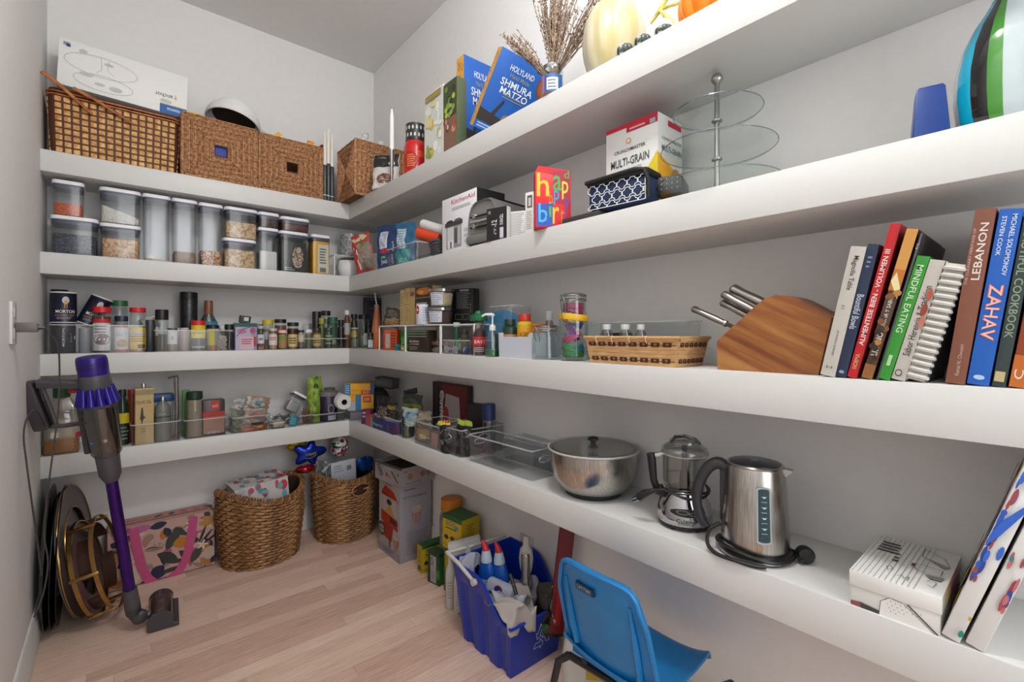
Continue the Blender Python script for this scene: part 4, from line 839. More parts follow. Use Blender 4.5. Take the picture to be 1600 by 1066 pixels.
specs = [('spice_jar', 'slim clear lid jar with white label, right of tea carton', 402, 414, 509, 0, dict(lid='#a9a9a4', lh=.12, fill=P('#a87f66', .9), fh=.6, art_=[('r', .08, .3, .92, .72, '#c5c2c0'), ('e', .5, .5, .25, .06, '#6a74a0'), ('e', .5, .22, .3, .08, '#6a3f30')])),
 ('spice_jar', 'clear lid jar with white label and red lettering', 420, 434, 513, 0, dict(lid='#b6a9a4', lh=.14, fill=P('#b58a68', .9), fh=.9, art_=[('r', .05, .25, .95, .82, '#cfcbc8'), ('L', .2, .5, .8, .7, 2, '#a8343a')])),
 ('spice_jar', 'yellow lid jar rising behind the front spice row', 410, 428, 500, .06, dict(lid='#c9b020', lh=.16, lr=1.0, fill=P('#7c7c74', .9), fh=.8, art_=[('r', 0, .4, 1, .7, '#b8b8b4')])),
 ('spice_jar', 'black lid jar with red band behind the front spice row', 429, 448, 499, .05, dict(lid='#171614', lh=.12, lr=1.0, fill=P('#6b4a2c', .9), fh=.9, art_=[('r', 0, .55, 1, .78, '#a8301c')])),
 ('spice_jar', 'white lid jar with green leaf mark and tan label', 435, 449, 516, 0, dict(lid='#c6c4c0', lh=.15, lr=1.0, fill=P('#8a6b42', .9), fh=.95, art_=[('r', .05, .1, .95, .9, '#98784c'), ('e', .5, .68, .32, .13, '#5c8a34')])),
 ('spice_jar', 'black lid jar with cream label and dark script', 450, 465, 516, 0, dict(lid='#20201e', lh=.12, fill=P('#8a6a40', .9), fh=.9, art_=[('r', .02, .15, .98, .88, '#c9b478'), ('L', .2, .3, .8, .72, 3, '#3a3020')])),
 ('spice_jar', 'maroon banded dark lid jar behind the cream label jar', 449, 467, 504, .05, dict(lid='#1c2a1e', lh=.14, lr=1.0, fill=P('#4a2a22', .9), fh=.9, art_=[('r', 0, .55, 1, .85, '#7a2226')])),
 ('spice_jar', 'small jar with slanted cream label in the low clear bin', 465, 476, 516, .012, dict(lid='#2a2826', lh=.12, fill=P('#6a4030', .9), fh=.6, art_=[('r', .05, .42, .95, .86, '#c2b39c')])),
 ('spice_jar', 'white lid jar of green herbs in the low clear bin', 477, 488, 515, 0, dict(lid='#d0d0d2', lh=.16, lr=1.0, fill=P('#6e6c48', .9), fh=.9)),
 ('spice_jar', 'cream label jar, last before the tall dark bottles', 489, 502, 513, 0, dict(lid='#3a2c20', lh=.14, fill=P('#7a5a30', .9), fh=.9, art_=[('r', .02, .15, .98, .8, '#bfa768'), ('L', .2, .3, .8, .65, 3, '#3a3020')])),
 ('glass_cup', 'small ribbed clear cup behind the low clear bin', 472, 488, 506, .06, dict(lid=None)),
 ('tin', 'dark purple carton-like tin at the back of spice corner', 488, 502, 487, .09, dict(body=P('#1c1722', .4), sh=0)),
 ('spice_bottle', 'tall black lid bottle behind the green lid bottle', 502, 517, 486, .05, dict(lid='#151515', lh=.12, lr=.98, fill=P('#4a443c', .9), fh=.9, art_=[('r', 0, .5, 1, .75, '#6f6f6a')])),
 ('spice_bottle', 'slim yellow green bottle with yellow collar', 498, 508, 497, .03, dict(lid='#8a8c28', lh=.2, body=P('#4c5a24', .35), neck=.5, sh=.2)),
 ('spice_jar', 'green lid jar with large white letter T', 512, 528, 496, .02, dict(lid='#1f5a34', lh=.15, lr=1.0, fill=P('#2f4a34', .9), fh=.95, art_=[('r', 0, .1, 1, .98, '#2c4636'), ('t', 'T', .35, .72, .3, .34, '#d6dad6'), ('e', .5, .25, .3, .1, '#8aa07a')])),
 ('spice_jar', 'small dark green jar low in front of the T jar', 508, 520, 512, 0, dict(lid='#1c4a30', lh=.15, lr=1.0, fill=P('#3a4a34', .9), fh=.95, art_=[('L', .1, .2, .9, .8, 3, '#8a9a80')])),
 ('spice_bottle', 'black bottle between the T jar and brown bottle', 528, 538, 500, .01, dict(lid='#111111', lh=.2, body=P('#1c1c22', .3), neck=.6, sh=.12)),
 ('spice_bottle', 'tall brown bottle with white cap', 538, 547, 485, 0, dict(lid='#c9c9c4', lh=.12, lr=.85, body=P('#5b3a20', .25), neck=.55, sh=.2, art_=[('r', 0, .4, 1, .75, '#9a9a94')])),
 ('spice_bottle', 'dark bottle with yellow label right of the white cap', 548, 559, 491, .02, dict(lid='#1a1a18', lh=.12, body=P('#3a2c22', .25), neck=.55, sh=.2, art_=[('r', 0, .35, 1, .6, '#b09a3c')]))]
for nm, lb, a, b, py, dy, kw in specs: J(nm, lb, {'glass_cup': 'cup', 'tin': 'tin', 'spice_bottle': 'bottle'}.get(nm, 'jar'), a, b, py, dy, **kw)
bin_('low clear spice tray overhanging the shelf edge, the left one', aty(419, 2.50), aty(464, 2.50), 2.508, 2.60, S3, .045) if False else None
bin_('clear bin around the dark bottles near the shelf corner', aty(466, 2.525), aty(545, 2.525), 2.525, 2.70, S3, .055)
J('glass_jar', 'clear glass jar with dried green herbs at the shelf corner', 'jar', 547, 562, 512, .0, lid='#8f9490', lh=.08, fill=P('#6a7060', .9), fh=.5)
J('glass_jar', 'tall clear jar with black lid at the inner shelf corner', 'jar', 560, 577, 492, .02, lid='#1a1a1a', lh=.12, lr=1.0, fill=P('#7a8468', .9), fh=.4, art_=[('r', .5, .1, 1, .5, '#b4b8ba')])
t = thing('herb_sprig', 'bundle of dark green herb leaves behind the corner jars', 'herb', (aty(577, 2.62), 2.60, S3+.052)); rg = random.Random(8)
for k in range(14):
    a = rg.uniform(0, 6.28); e = rg.uniform(.2, .9); L = rg.uniform(.02, .035); d = Vector((math.cos(a)*math.cos(e), math.sin(a)*math.cos(e), math.sin(e))); s = Vector((-math.sin(a), math.cos(a), 0))*.006; p = Vector((rg.uniform(-.02, .02), 0, 0))
    MB().add([p, p+d*L*.5+s, p+d*L, p+d*L*.5-s, p+d*L*.5+Vector((0, 0, .002))], [(0, 1, 4), (1, 2, 4), (2, 3, 4), (3, 0, 4)], P(('#2c4a24', '#3a5a2c', '#4c6a34')[k % 3], .7)).build('leaf', t)
J('tin', 'black flat-topped tin holding the herb bundle', 'tin', 568, 586, 511, .06, body=P('#1c1c1c', .4), sh=0)
# ================================================================== THIRD SHELF, right-hand run
def K(name, label, cat, p0, p1, py, dx=0, z=S3, **kw):     # jar on the right run, dx behind the shelf's front edge
    return jar(name, label, cat, cyl_r(p0, p1, py, .995+dx, z), **kw)
ZR = zof(509, .99, atx(640, .99))     # riser top height
ya, yb, yc = atx(593, .985), atx(634, .985), atx(688, .985)
def rack_r(label, y0, y1, h, x0=.985, dx=.16):
    t = thing('wire_rack', label, 'rack', (x0, y0, S3), RZ, 'white wire shelf risers'); m = P('#d4d4d1', .4); W, D = y0-y1, dx
    for a in (0, W): MB().tube([(a, D, 0), (a, D, h-.003), (a, D, h), (a, .003, h), (a, 0, h-.003), (a, 0, 0)], .003, m, 6).build('leg_frame', t)
    mb = MB().tube([(0, 0, h), (W, 0, h)], .003, m, 6).tube([(0, D, h), (W, D, h)], .003, m, 6)
    for i in range(1, 12): mb.tube([(0, D*i/12, h), (W, D*i/12, h)], .0012, m, 5)
    mb.build('wire_top', t, kind='stuff')
h = ZR-S3
rack_r('white wire riser holding the tan cartons and deli tubs', yb-.002, yc, h); rack_r('narrow white wire riser with a crumpled paper bag on it', ya, yb+.004, h)
rack_r('grey wire riser under the black printed carton', yc-.008, atx(741, .985), h-.002)
# sauce bottle with straw, corner
X, Y, z, r_, hh = cyl_r(583, 599, 483, .985, S3)
X, Y = .955+.06, 2.30
t = thing('sauce_bottle', 'tapered orange tan bottle with white pouring straw', 'bottle', (aty(589, 2.36), 2.36, S3))
zt_ = zof(480, t.location.x, 2.36)-S3; zs = zof(457, t.location.x, 2.36)-S3
MB().lathe([(.026, 0), (.028, .006), (.026, zt_*.45), (.014, zt_*.86), (.012, zt_)], P('#b3683a', .35), 24).build('bottle_body', t)
MB().lathe([(.013, zt_), (.012, zt_+.012), (.006, zt_+.014)], P('#8f9294', .3), 20).build('cap', t)
MB().tube([(0, 0, zt_+.008), (-.006, 0, (zt_+zs)/2), (-.012, 0, zs)], .0038, P('#c9c9c9', .4), 8).build('straw', t)
art(t, cylmap(.0275, .004, zt_*.5, 150, .025), [('r', .0, .0, 1, .9, '#b8522c'), ('r', .5, .1, .9, .8, '#c06a34')], n=8)
K('spice_bottle', 'dark bottle with pale label in front of the sauce bottle', 'bottle', 574, 584, 520, .03, lid='#1a1a1a', lh=.2, body=P('#3a3030', .3), art_=[('r', .2, .1, .9, .7, '#b0b4ba')])
# under / on the narrow riser
X, Y, _, w_, hh = box_r(598, 616, 515, 1.01, S3)
carton('orange_carton', 'bright orange red packet standing under the narrow riser', 'box', (1.02, Y, S3), .075, .04, hh, '#c24a1c', rz=R(-60), faces={'f': [('r', .15, .1, .5, .8, '#a8a29c'), ('r', .1, .85, .9, .97, '#d8602a'), ('L', .55, .1, .95, .9, 6, '#7a2c10')]})
pouch('snack_bag', 'little teal packet on the shelf under the riser', 'packet', (1.03, atx(621, 1.03), S3), .035, .03, .02, '#2a7c90', rz=R(-70), seed=2)
X, Y, _, w_, hh = box_r(624, 634, 517, 1.02, S3)
pouch('snack_bag', 'tall green packet with a pale yellow blob, by the riser leg', 'packet', (1.03, Y, S3), .045, hh, .02, '#1f7a2c', rz=R(-70), seed=4, items=[('e', .45, .15, .25, .12, '#c9b878'), ('e', .5, .5, .2, .2, '#4c9a38')])
X, Y, _, w_, hh = box_b(572, 611, 466, 2.66, S3)
carton('dark_carton', 'navy carton standing in the shelf corner behind the sauce bottle', 'box', (X, 2.66, S3), w_, .05, hh, '#1c2030', rz=R(-10), faces={'f': [('l', [(.03, .03), (.97, .03), (.97, .97), (.03, .97), (.03, .03)], .02, '#5b5f6c'), ('L', .15, .5, .7, .85, 3, '#3a4160')]})
pouch('snack_bag', 'grey and olive crumpled bag leaning on the narrow riser', 'bag', (1.115, atx(611, 1.115), ZR+.0015), .10, .10, .04, '#5e5a4a', rz=R(-60), ry=R(14), seed=11, crumple=.006, items=[('r', .2, .5, .8, .9, '#7e7c72'), ('L', .2, .55, .8, .85, 3, '#aaa89c'), ('r', .3, .02, .8, .3, '#5f7428')])
pouch('paper_bag', 'crumpled tan paper bag lying on the narrow wire riser', 'bag', (1.03, atx(613, 1.03), ZR+.0015), .115, .038, .045, '#9c7a58', rz=R(-82), seed=12, crumple=.006)
TAN = '#a8905e'
for i, (a, b, top) in enumerate(((625, 632.5, 454), (633, 640.5, 451))):
    X, Y, _, w_, hh = box_r(a, b, top, 1.0, ZR)
    carton('tan_carton', ('slim tan carton, left of two on the wire riser', 'slim tan carton, right of two beside the brownie carton')[i], 'box', (1.0, Y, ZR+.003), w_*.98, .12, hh, TAN, rz=RZ, group='slim tan cartons', faces={'f': [('r', .08, .02, .92, .98, '#b8a06c'), ('r', 0, .55, 1, .565, '#6a4f2a'), ('L', .2, .1, .8, .5, 8, '#8a7240'), ('L', .2, .6, .8, .9, 5, '#8a7240')]})
X, Y, _, w_, hh = box_r(641, 676, 449, 1.0, ZR)
ch = zof(451, 1.0, atx(641, 1.0))-ZR-.003
carton('baking_carton', 'tan and dark baking mix carton with orange picture', 'box', (1.0, Y, ZR+.003), w_, .045, ch, TAN, rz=RZ, faces={'f': [('r', 0, 0, .22, 1, '#b0955c'), ('e', .1, .84, .1, .07, '#7a4a3a'), ('r', .24, .72, 1, 1, '#3a2416'), ('e', .62, .88, .34, .10, '#b4641c'), ('e', .5, .86, .12, .05, '#d8923a'), ('r', .24, .45, 1, .70, '#221c1a'), ('L', .3, .5, .9, .62, 1, '#8d8880'), ('r', .24, .0, 1, .44, '#9c8454')]})
X, Y, z, r_, hh = cyl_r(648, 670, 476, .985, ZR+.003)
jar('tin', 'white tin with red badge in front of the baking carton', 'tin', (1.0-.008, Y, z, r_, hh), body=P('#c2c4cc', .35), sh=0, art_=[('e', .16, .72, .12, .22, '#a81e2c'), ('e', .16, .72, .07, .06, '#d8c8c8'), ('L', .45, .15, .95, .9, 6, '#8fa0bc')])
def deli(label, p0, p1, py, pb, X, z, fillc):
    X, Y, _, r_, _h = cyl_r(p0, p1, py, X, z); hh = _h; t = thing('deli_tub', label, 'tub', (X, Y, z), face_cam(X, Y), 'clear deli tubs with paper labels')
    MB().lathe([(r_*.78, 0), (r_*.8, .003), (r_*.95, hh-.012), (r_*.9, hh-.012), (r_*.76, .005)], PLAST, 26).build('tub_wall', t)
    MB().lathe([(r_*.74, .004), (r_*.86, hh*.75), (r_*.8, hh*.76)], P(fillc, .8), 24).build('contents', t)
    MB().lathe([(r_*.98, hh-.014), (r_*1.02, hh-.012), (r_*1.02, hh-.002), (r_*.96, hh), (r_*.9, hh-.004)], clear('#dcdada', .5, .15, .3), 28).build('lid', t)
    art(t, cylmap(r_*.80, .006, hh-.014, 150, r_*.95), [('r', .12, .05, .55, .95, '#c4c8d2'), ('t', 'BAKLAVA', .33, .86, .34, .10, '#34363c'), ('L', .16, .12, .5, .75, 5, '#8b92a0'), ('r', .56, .1, .9, .9, '#b5a98a') if 'upper' in label else ('r', .1, .1, .12, .12, '#c4c8d2')], 'paper_label', n=8)
    return hh
X0_, Y0_ = 1.0, 0
h1 = zof(481, 1.02, atx(688, 1.02))-ZR-.003
deli('clear deli tub with paper label, lower one on the riser', 666, 710, 481, 0, 1.035, ZR+.003, '#5a3a34')
deli('clear deli tub with paper label, upper one stacked on the other', 669, 711, 452, 0, 1.035, ZR+.004+zof(481, 1.035, atx(688, 1.035))-ZR-.003, '#b8a890')
X, Y, _, w_, hh = box_r(703, 739, 450, 1.10, ZR-.002)
carton('black_carton', 'black carton dense with grey print behind the deli tubs', 'box', (1.11, atx(722, 1.11), ZR), .115, .045, zof(451, 1.11, atx(722, 1.11))-ZR, '#1a1a1a', rz=R(-70), faces={'f': [('L', .25, .45, .85, .92, 10, '#77787a'), ('r', .4, .93, .8, .97, '#a8a8a8'), ('l', [(.2, .3), (.5, .3), (.5, .16), (.2, .16), (.2, .3)], .012, '#8a8a8a'), ('l', [(.55, .3), (.8, .3), (.8, .16), (.55, .16), (.55, .3)], .012, '#8a8a8a'), ('l', [(.86, .32), (.9, .4), (.85, .48), (.9, .58)], .012, '#a0a0a0')]})
# under the main riser
X, Y, _, w_, hh = box_r(637, 666, 516, .995, S3)
carton('caramel_carton', 'dark brown caramel carton with green striped top band', 'box', (.997, Y, S3), w_*.95, .05, zof(516, .995, Y)-S3, '#2c1c16', rz=R(-88), faces={'f': [('r', 0, .66, 1, 1, '#1e3a1e'), ('r', 0, .70, 1, .73, '#9aa890'), ('r', 0, .82, 1, .85, '#9aa890'), ('r', 0, .93, 1, .96, '#9aa890'), ('t', 'kodon', .35, .50, .5, .12, '#c9c2ba'), ('t', 'CARAMEL', .38, .36, .52, .07, '#b8a898'), ('L', .1, .08, .6, .26, 2, '#8a7868')]})
for i, (a, b, py, z0, c) in enumerate(((665, 689, 533, 0, '#8a6a52'), (666, 687, 515, .030, '#9c7654'))):
    X, Y, _, w_, hh = box_r(a, b, py, 1.03, S3+z0)
    t = thing('snack_tub', ('low clear tub of nuts on the shelf under the riser', 'low clear tub of nuts stacked on another under the riser')[i], 'tub', (1.05, Y, S3+z0), RZ, 'small clear tubs of nuts')
    MB().rsq([(.004, 0), (0, .020), (.002, .020), (.006, .003)], w_, .06, .01, PLAST).build('tub_wall', t); MB().rsq([(.007, .002), (.004, .017)], w_, .06, .008, voro_mat('nuts', ('#7a5a42', '#9c7654', '#b8946c'), 160)).build('contents', t); MB().rsq([(-.001, .020), (-.002, .024), (0, .027)], w_, .06, .01, clear('#d8d8d4', .4, .1, .2)).build('lid', t)
# clear bin with sachets
bin_('clear plastic bin under the grey riser full of sachets', .985, 1.12, atx(744, .985)+.0, atx(688, .985)-.01, S3, .055)
yy = atx(708, 1.02)
carton('sachet', 'dark sachet with pale frame in the sachet bin', 'packet', (1.02, atx(703, 1.02), S3+.022), .045, .006, .030, '#3a2c28', rz=R(-78), rx=R(-10), faces={'f': [('l', [(.08, .1), (.92, .1), (.92, .9), (.08, .9), (.08, .1)], .05, '#b5b0a8'), ('L', .2, .3, .8, .7, 2, '#8a6a54')]})
carton('sachet', 'pale green and cream sachet box in the sachet bin', 'packet', (1.05, atx(722, 1.05), S3+.012), .05, .012, .050, '#9aa080', rz=R(-78), faces={'f': [('r', .1, .6, .9, .9, '#5b6a38'), ('L', .15, .1, .85, .5, 3, '#c8c4a8')]})
pouch('sachet', 'crumpled white and violet wrapper lying in the sachet bin', 'packet', (1.0, atx(705, 1.0), S3+.004), .09, .024, .02, '#a8a4a8', rz=R(-88), seed=31, crumple=.005, items=[('e', .6, .4, .12, .3, '#6a4058')])
pouch('sachet', 'blue and white wrapper lying at the right of the sachet bin', 'packet', (1.005, atx(731, 1.005), S3+.004), .055, .025, .02, '#1f3c80', rz=R(-88), seed=33, items=[('r', .05, .2, .35, .9, '#a8b0b8')])
K('spice_bottle', 'slim bottle with mint green cap and label', 'bottle', 708, 719, 504, .05, lid='#a8bcc4', lh=.14, lr=1, body=P('#2c4a40', .3), sh=.2, neck=.6, art_=[('r', 0, .1, 1, .5, '#2a9a58')])
K('spice_jar', 'dark jar with olive label behind the sachet bin', 'jar', 720, 733, 515, .06, lid='#3a3428', lh=.2, body=P('#4a4a34', .4))
# honey-style squeeze bottle, soap pump
X, Y, z, r_, hh = cyl_r(734, 762, 486, 1.01, S3)
t = thing('squeeze_bottle', 'clear bottle with wide green lid and red oval label', 'bottle', (X, Y, S3), face_cam(X, Y))
MB().lathe([(r_*.85, 0), (r_, .008), (r_*1.0, hh*.45), (r_*.72, hh*.66), (r_*.55, hh*.74), (r_*.55, hh*.8)], clear('#d8d4cc', .45, .05, .12), 26).build('bottle_body', t)
MB().lathe([(r_*.80, .004), (r_*.88, hh*.4), (r_*.6, hh*.42)], P('#5a3a2c', .5), 22).build('contents', t)
MB().lathe([(r_*.95, hh*.77), (r_*1.0, hh*.79), (r_*.97, hh*.9), (r_*.5, hh*.93), (r_*.3, hh), (r_*.28, hh)], P('#12613a', .4), 26).build('lid', t)
art(t, cylmap(r_*1.0, 0, hh, 140), [('e', .55, .35, .34, .27, '#3a1c1c'), ('r', .22, .22, .9, .42, '#a81c26'), ('t', 'EAST', .56, .31, .5, .07, '#d8c8c8'), ('L', .3, .08, .8, .2, 3, '#b8a0a0')], 'paper_label', n=8)
X, Y, z, r_, hh = cyl_r(758, 781, 515, .995, S3); ht = zof(492, X, Y)-S3
t = thing('soap_dispenser', 'clear pump dispenser with green liquid in the bottom', 'dispenser', (X, Y, S3), R(-20))
MB().lathe([(r_*.95, 0), (r_, .004), (r_*.98, hh*.65), (r_*.5, hh*.96), (r_*.42, hh), (r_*.38, hh), (r_*.9, hh*.62), (r_*.9, .006)], GLASS, 24).build('bottle_body', t)
MB().lathe([(r_*.88, .004), (r_*.9, .024)], P('#1f6a34', .3), 22).build('liquid', t)
MB().lathe([(r_*.46, hh*.96), (r_*.46, hh*1.12), (r_*.3, hh*1.16), (r_*.12, hh*1.2), (r_*.12, ht-.004)], P('#cfd4d2', .4), 18).build('pump_collar', t)
MB().tube([(r_*.2, 0, ht-.003), (0, 0, ht), (-r_*1.0, -.0, ht+.001), (-r_*1.5, 0, ht-.006)], [.005, .006, .004, .003], P('#cfd4d2', .4), 8).build('pump_spout', t)
MB().tube([(0, 0, hh*1.0), (0, 0, .01)], .0025, P('#cfd4d2', .4), 6).build('dip_tube', t)
K('bottle', 'dark bottle with pale blue capsule label beside green liquid bottle', 'bottle', 773, 785, 522, .035, lid='#20382c', lh=.2, body=P('#22402e', .3))
# blue cups behind, in a clear holder
X, Y, z, r_, hh = cyl_r(775, 800, 484, 1.06, S3)
t = thing('blue_cups', 'stack of light blue disposable plates standing on edge', 'plates', (1.075, atx(784, 1.075), S3), R(-72))
for k in range(6): MB(Matrix.Translation((0, .004*k, hh*.5)) @ Matrix.Rotation(R(90), 4, 'X')).lathe([(.001, 0), (hh*.36, 0), (hh*.49, -.004), (hh*.5, -.003), (hh*.36, .001), (.001, .001)], P(('#3f93c4', '#5aa8d4')[k % 2], .5), 30).build('plate', t)
t.name = 'blue_plates'
b = bin_('tall clear holder around the light blue plates', 1.045, 1.15, atx(803, 1.06), atx(768, 1.06), S3, zof(478, 1.06, atx(785, 1.06))-S3, name='clear_holder')
# white notched bin and its bottles
yb0, yb1 = atx(779, .985), atx(832, .985); bw = yb0-yb1; bh = zof(520, .985, yb0)-S3; bd = .15
t = thing('white_bin', 'white plastic bin with scooped front holding medicine bottles', 'bin', (.985, (yb0+yb1)/2, S3), RZ); wm = P('#c3c8d4', .4)
pf_ = [(-bw/2+.003, 0), (bw/2-.003, 0), (bw/2, bh)]+[(bw/2-.010, bh)]+[(bw/2-.018-.0*k, bh-.004-.010*math.sin(k*PI/8)) for k in range(1, 4)]+[(-bw/2+.024, bh-.014), (-bw/2+.012, bh-.004), (-bw/2+.008, bh), (-bw/2, bh)]
MB().prism(pf_, 0, .003, wm).build('scooped_front', t, fixn=True)
for x_ in (-bw/2, bw/2-.003): MB().box(x_, x_+.003, .003, bd, 0, bh, wm).build('side_wall', t)
MB().box(-bw/2, bw/2, bd-.003, bd, 0, bh, wm).box(-bw/2+.003, bw/2-.003, .003, bd-.003, 0, .003, wm).build('back_and_base', t)
def K2(name, label, p0, p1, py, pb, X, **kw):
    Y = atx((p0+p1)/2, X); P5 = cyl_r(p0, p1, py, X, S3+.0035); return jar(name, label, 'bottle', P5, **kw)
K2('medicine_bottle', 'dark green lid vitamin bottle with orange and blue label', 785, 809, 499, 0, 1.03, lid='#16301f', lh=.16, lr=.72, body=P('#1f3a2c', .35), neck=.6, sh=.12, art_=[('r', 0, .1, 1, .42, '#8ba0b0'), ('r', 0, .42, 1, .66, '#7fa0a8'), ('r', 0, .64, 1, .70, '#c98a4a')])
K2('medicine_bottle', 'red cap vitamin bottle with yellow and red label', 808, 832, 491, 0, 1.04, lid='#b82c1c', lh=.16, lr=.78, body=P('#d8a020', .35), neck=.68, sh=.08, art_=[('r', 0, .1, 1, .80, '#d89a1c'), ('e', .6, .35, .45, .16, '#a82c20'), ('t', '1 A DAY', .42, .62, .5, .13, '#1e1c1a'), ('r', 0, .02, 1, .1, '#c8bcc0'), ('r', 0, .88, 1, .93, '#c8c020')])
X, Y, z, r_, hh = cyl_r(828, 853, 506, 1.07, S3+.004)
jar('medicine_jar', 'wide orange lid jar behind the clip-top jar', 'jar', (1.08, atx(841, 1.08), S3, .026, hh+.004), lid='#d8741c', lh=.26, lr=1.05, body=P('#c9a02a', .4), sh=.05)
# clip-top jar
def clipjar(label, X, Y, r, h, lid_h, fills=None, group='clip-top glass jars'):
    t = thing('clip_jar', label, 'jar', (X, Y, S3), face_cam(X, Y), group)
    MB().lathe([(r*.88, 0), (r, h*.06), (r, h*.62), (r*.86, h*.74), (r*.84, h-lid_h), (r*.80, h-lid_h), (r*.82, h*.73), (r*.95, h*.6), (r*.94, h*.08)], GLASS, 32).build('glass_body', t)
    MB().lathe([(r*.84, h-lid_h+.002), (r*.9, h-lid_h+.004), (r*.88, h-.004), (r*.7, h), (r*.001, h)], clear('#dfe6e4', .5, .04, .1), 30).build('glass_lid', t)
    MB().lathe([(r*.86, h-lid_h-.001), (r*.88, h-lid_h+.001), (r*.86, h-lid_h+.003)], P('#9a948c', .5), 30, cap0=False, cap1=False).build('gasket', t)
    w_ = P('#8f9193', .25, .9); ww = .0011
    for zz in (h-lid_h-.006, h-lid_h+.008): MB().tube([(r*.90*math.cos(2*PI*i/32), r*.90*math.sin(2*PI*i/32), zz) for i in range(32)], ww, w_, 5, closed=True).build('wire_ring', t)
    sx = -r*.62; MB().tube([(sx-.006, -r*.72, h-lid_h+.008), (sx-.012, -r*.78, h-lid_h-.006), (sx-.004, -r*.84, h*.55), (sx+.006, -r*.84, h*.50), (sx+.008, -r*.84, h*.6), (sx, -r*.78, h-lid_h-.006)], ww*1.2, w_, 5, closed=True).build('wire_clasp', t)
    return t
X, Y, z, r_, hh = cyl_r(831, 875, 508, 1.015, S3)
clipjar('short empty clip-top glass jar beside the white bin', X, Y, r_, hh, .012)
K('small_bottle', 'clear bottle with white cap and pink liquid behind short clip-top jar', 'bottle', 849, 868, 486, .12, lid='#c9cbca', lh=.2, lr=.62, body=clear('#e0d0d0', .45, .05, .1), neck=.5, sh=.3, fill=P('#b0607a', .4), fh=.45)
X, Y, z, r_, hh = cyl_r(873, 919, 459, 1.03, S3)
cj = clipjar('tall clip-top glass jar stuffed with coloured bands and cutters', X, Y, r_, hh, .014)
rg = random.Random(12); rr = r_*.72; rings = (('#a8285e', .72, .80, 10), ('#1d3f8a', .52, .62, 25), ('#c42a6e', .28, .42, -30), ('#1f8a3a', .14, .22, 15), ('#1f7fa8', .22, .10, -20), ('#2c8a2c', .10, .12, 5), ('#7a2a8a', .45, .40, 60), ('#d4a81c', .6, .62, 8))
for c, f0, f1, tl in rings:
    mb = MB(Matrix.Translation((rg.uniform(-.004, .004), 0, hh*(f0+f1)/2)) @ Matrix.Rotation(R(tl), 4, 'Y')); q = rr*rg.uniform(.78, .95)
    for dz in (-.006, 0, .006): mb.tube([(q*math.cos(2*PI*i/24), q*math.sin(2*PI*i/24)*.9, dz+.002*math.sin(3*i)) for i in range(24)], .0038, P(c, .4), 6, closed=True)
    mb.build('coloured_band', cj)
MB().lathe([(rr, hh*.78), (rr, hh*.86)], P('#9c2a5a', .4), 24).build('pink_lid_piece', cj)
MB(Matrix.Translation((0, 0, hh*.64)) @ Matrix.Rotation(R(6), 4, 'Y') @ Matrix.Translation((0, 0, -hh*.64))).lathe([(r_*1.01, hh*.60), (r_*1.02, hh*.605), (r_*1.02, hh*.685), (r_*1.01, hh*.69)], P('#d8a81a', .4), 30, cap0=False, cap1=False).build('yellow_band', cj, 'bright yellow band around the outside')
# woven tray basket, glass dish, three bottles
def rW(px, py, X): Y = atx(px, X); return Vector((X, Y, zof(py, X, Y)))
xb, y0b, y1b = .985, atx(921, .985), atx(1055, .985)
y0t, y1t = atx(912, .978), atx(1060, .978); bH = zof(526, .985, y0b)-S3; Db = .13
t = thing('bread_basket', 'light woven splint basket with dark brown chain pattern', 'basket', (xb, (y0b+y1b)/2, S3), RZ)
wb, wt = y0b-y1b, y0t-y1t; SPL = noise_mat('splint', '#b58a58', '#d2a876', 30, .6, 3, (1, 1, 12), .3); SPD = P('#4a2018', .6)
MB().rings([[(-wb/2, .006, 0), (wb/2, .006, 0), (wb/2, Db-.006, 0), (-wb/2, Db-.006, 0)], [(-wt/2, -.004, bH), (wt/2, -.004, bH), (wt/2, Db+.004, bH), (-wt/2, Db+.004, bH)],
            [(-wt/2+.004, 0, bH), (wt/2-.004, 0, bH), (wt/2-.004, Db, bH), (-wt/2+.004, Db, bH)], [(-wb/2+.004, .01, .004), (wb/2-.004, .01, .004), (wb/2-.004, Db-.01, .004), (-wb/2+.004, Db-.01, .004)]], SPL).build('splint_wall', t)
def bskmap(side):
    if side == 'f': return lambda u, v, d: Vector((-(wb+(wt-wb)*v)/2+(wb+(wt-wb)*v)*u, .006-.010*v-d, bH*v))
    return lambda u, v, d: Vector(((wb+(wt-wb)*v)/2+d, .006-.010*v+(Db-.012+.02*v)*u, bH*v))
mb = MB()
for side, n, L in (('f', 8, wb), ('r', 6, Db)):
    f = bskmap(side)
    for v0, hh_ in ((.66, .11), (.12, .11)):
        mb.add([f(.02, v0+hh_*.42, .0010), f(.98, v0+hh_*.42, .0010), f(.98, v0+hh_*.62, .0010), f(.02, v0+hh_*.62, .0010)], [(0, 1, 2, 3)], SPD)
        for i in range(n):
            u0 = .04+i*(.93/n); u1 = u0+.66/n
            for a, b, c_, d_ in ((u0, v0, u1, v0+.035), (u0, v0+hh_, u1, v0+hh_+.035), (u0, v0, u0+.22/n, v0+hh_+.035), (u1-.22/n, v0, u1, v0+hh_+.035)):
                mb.add([f(a, b, .0016), f(c_, b, .0016), f(c_, d_, .0016), f(a, d_, .0016)], [(0, 1, 2, 3)], SPD)
mb.build('chain_pattern', t, kind='stuff')
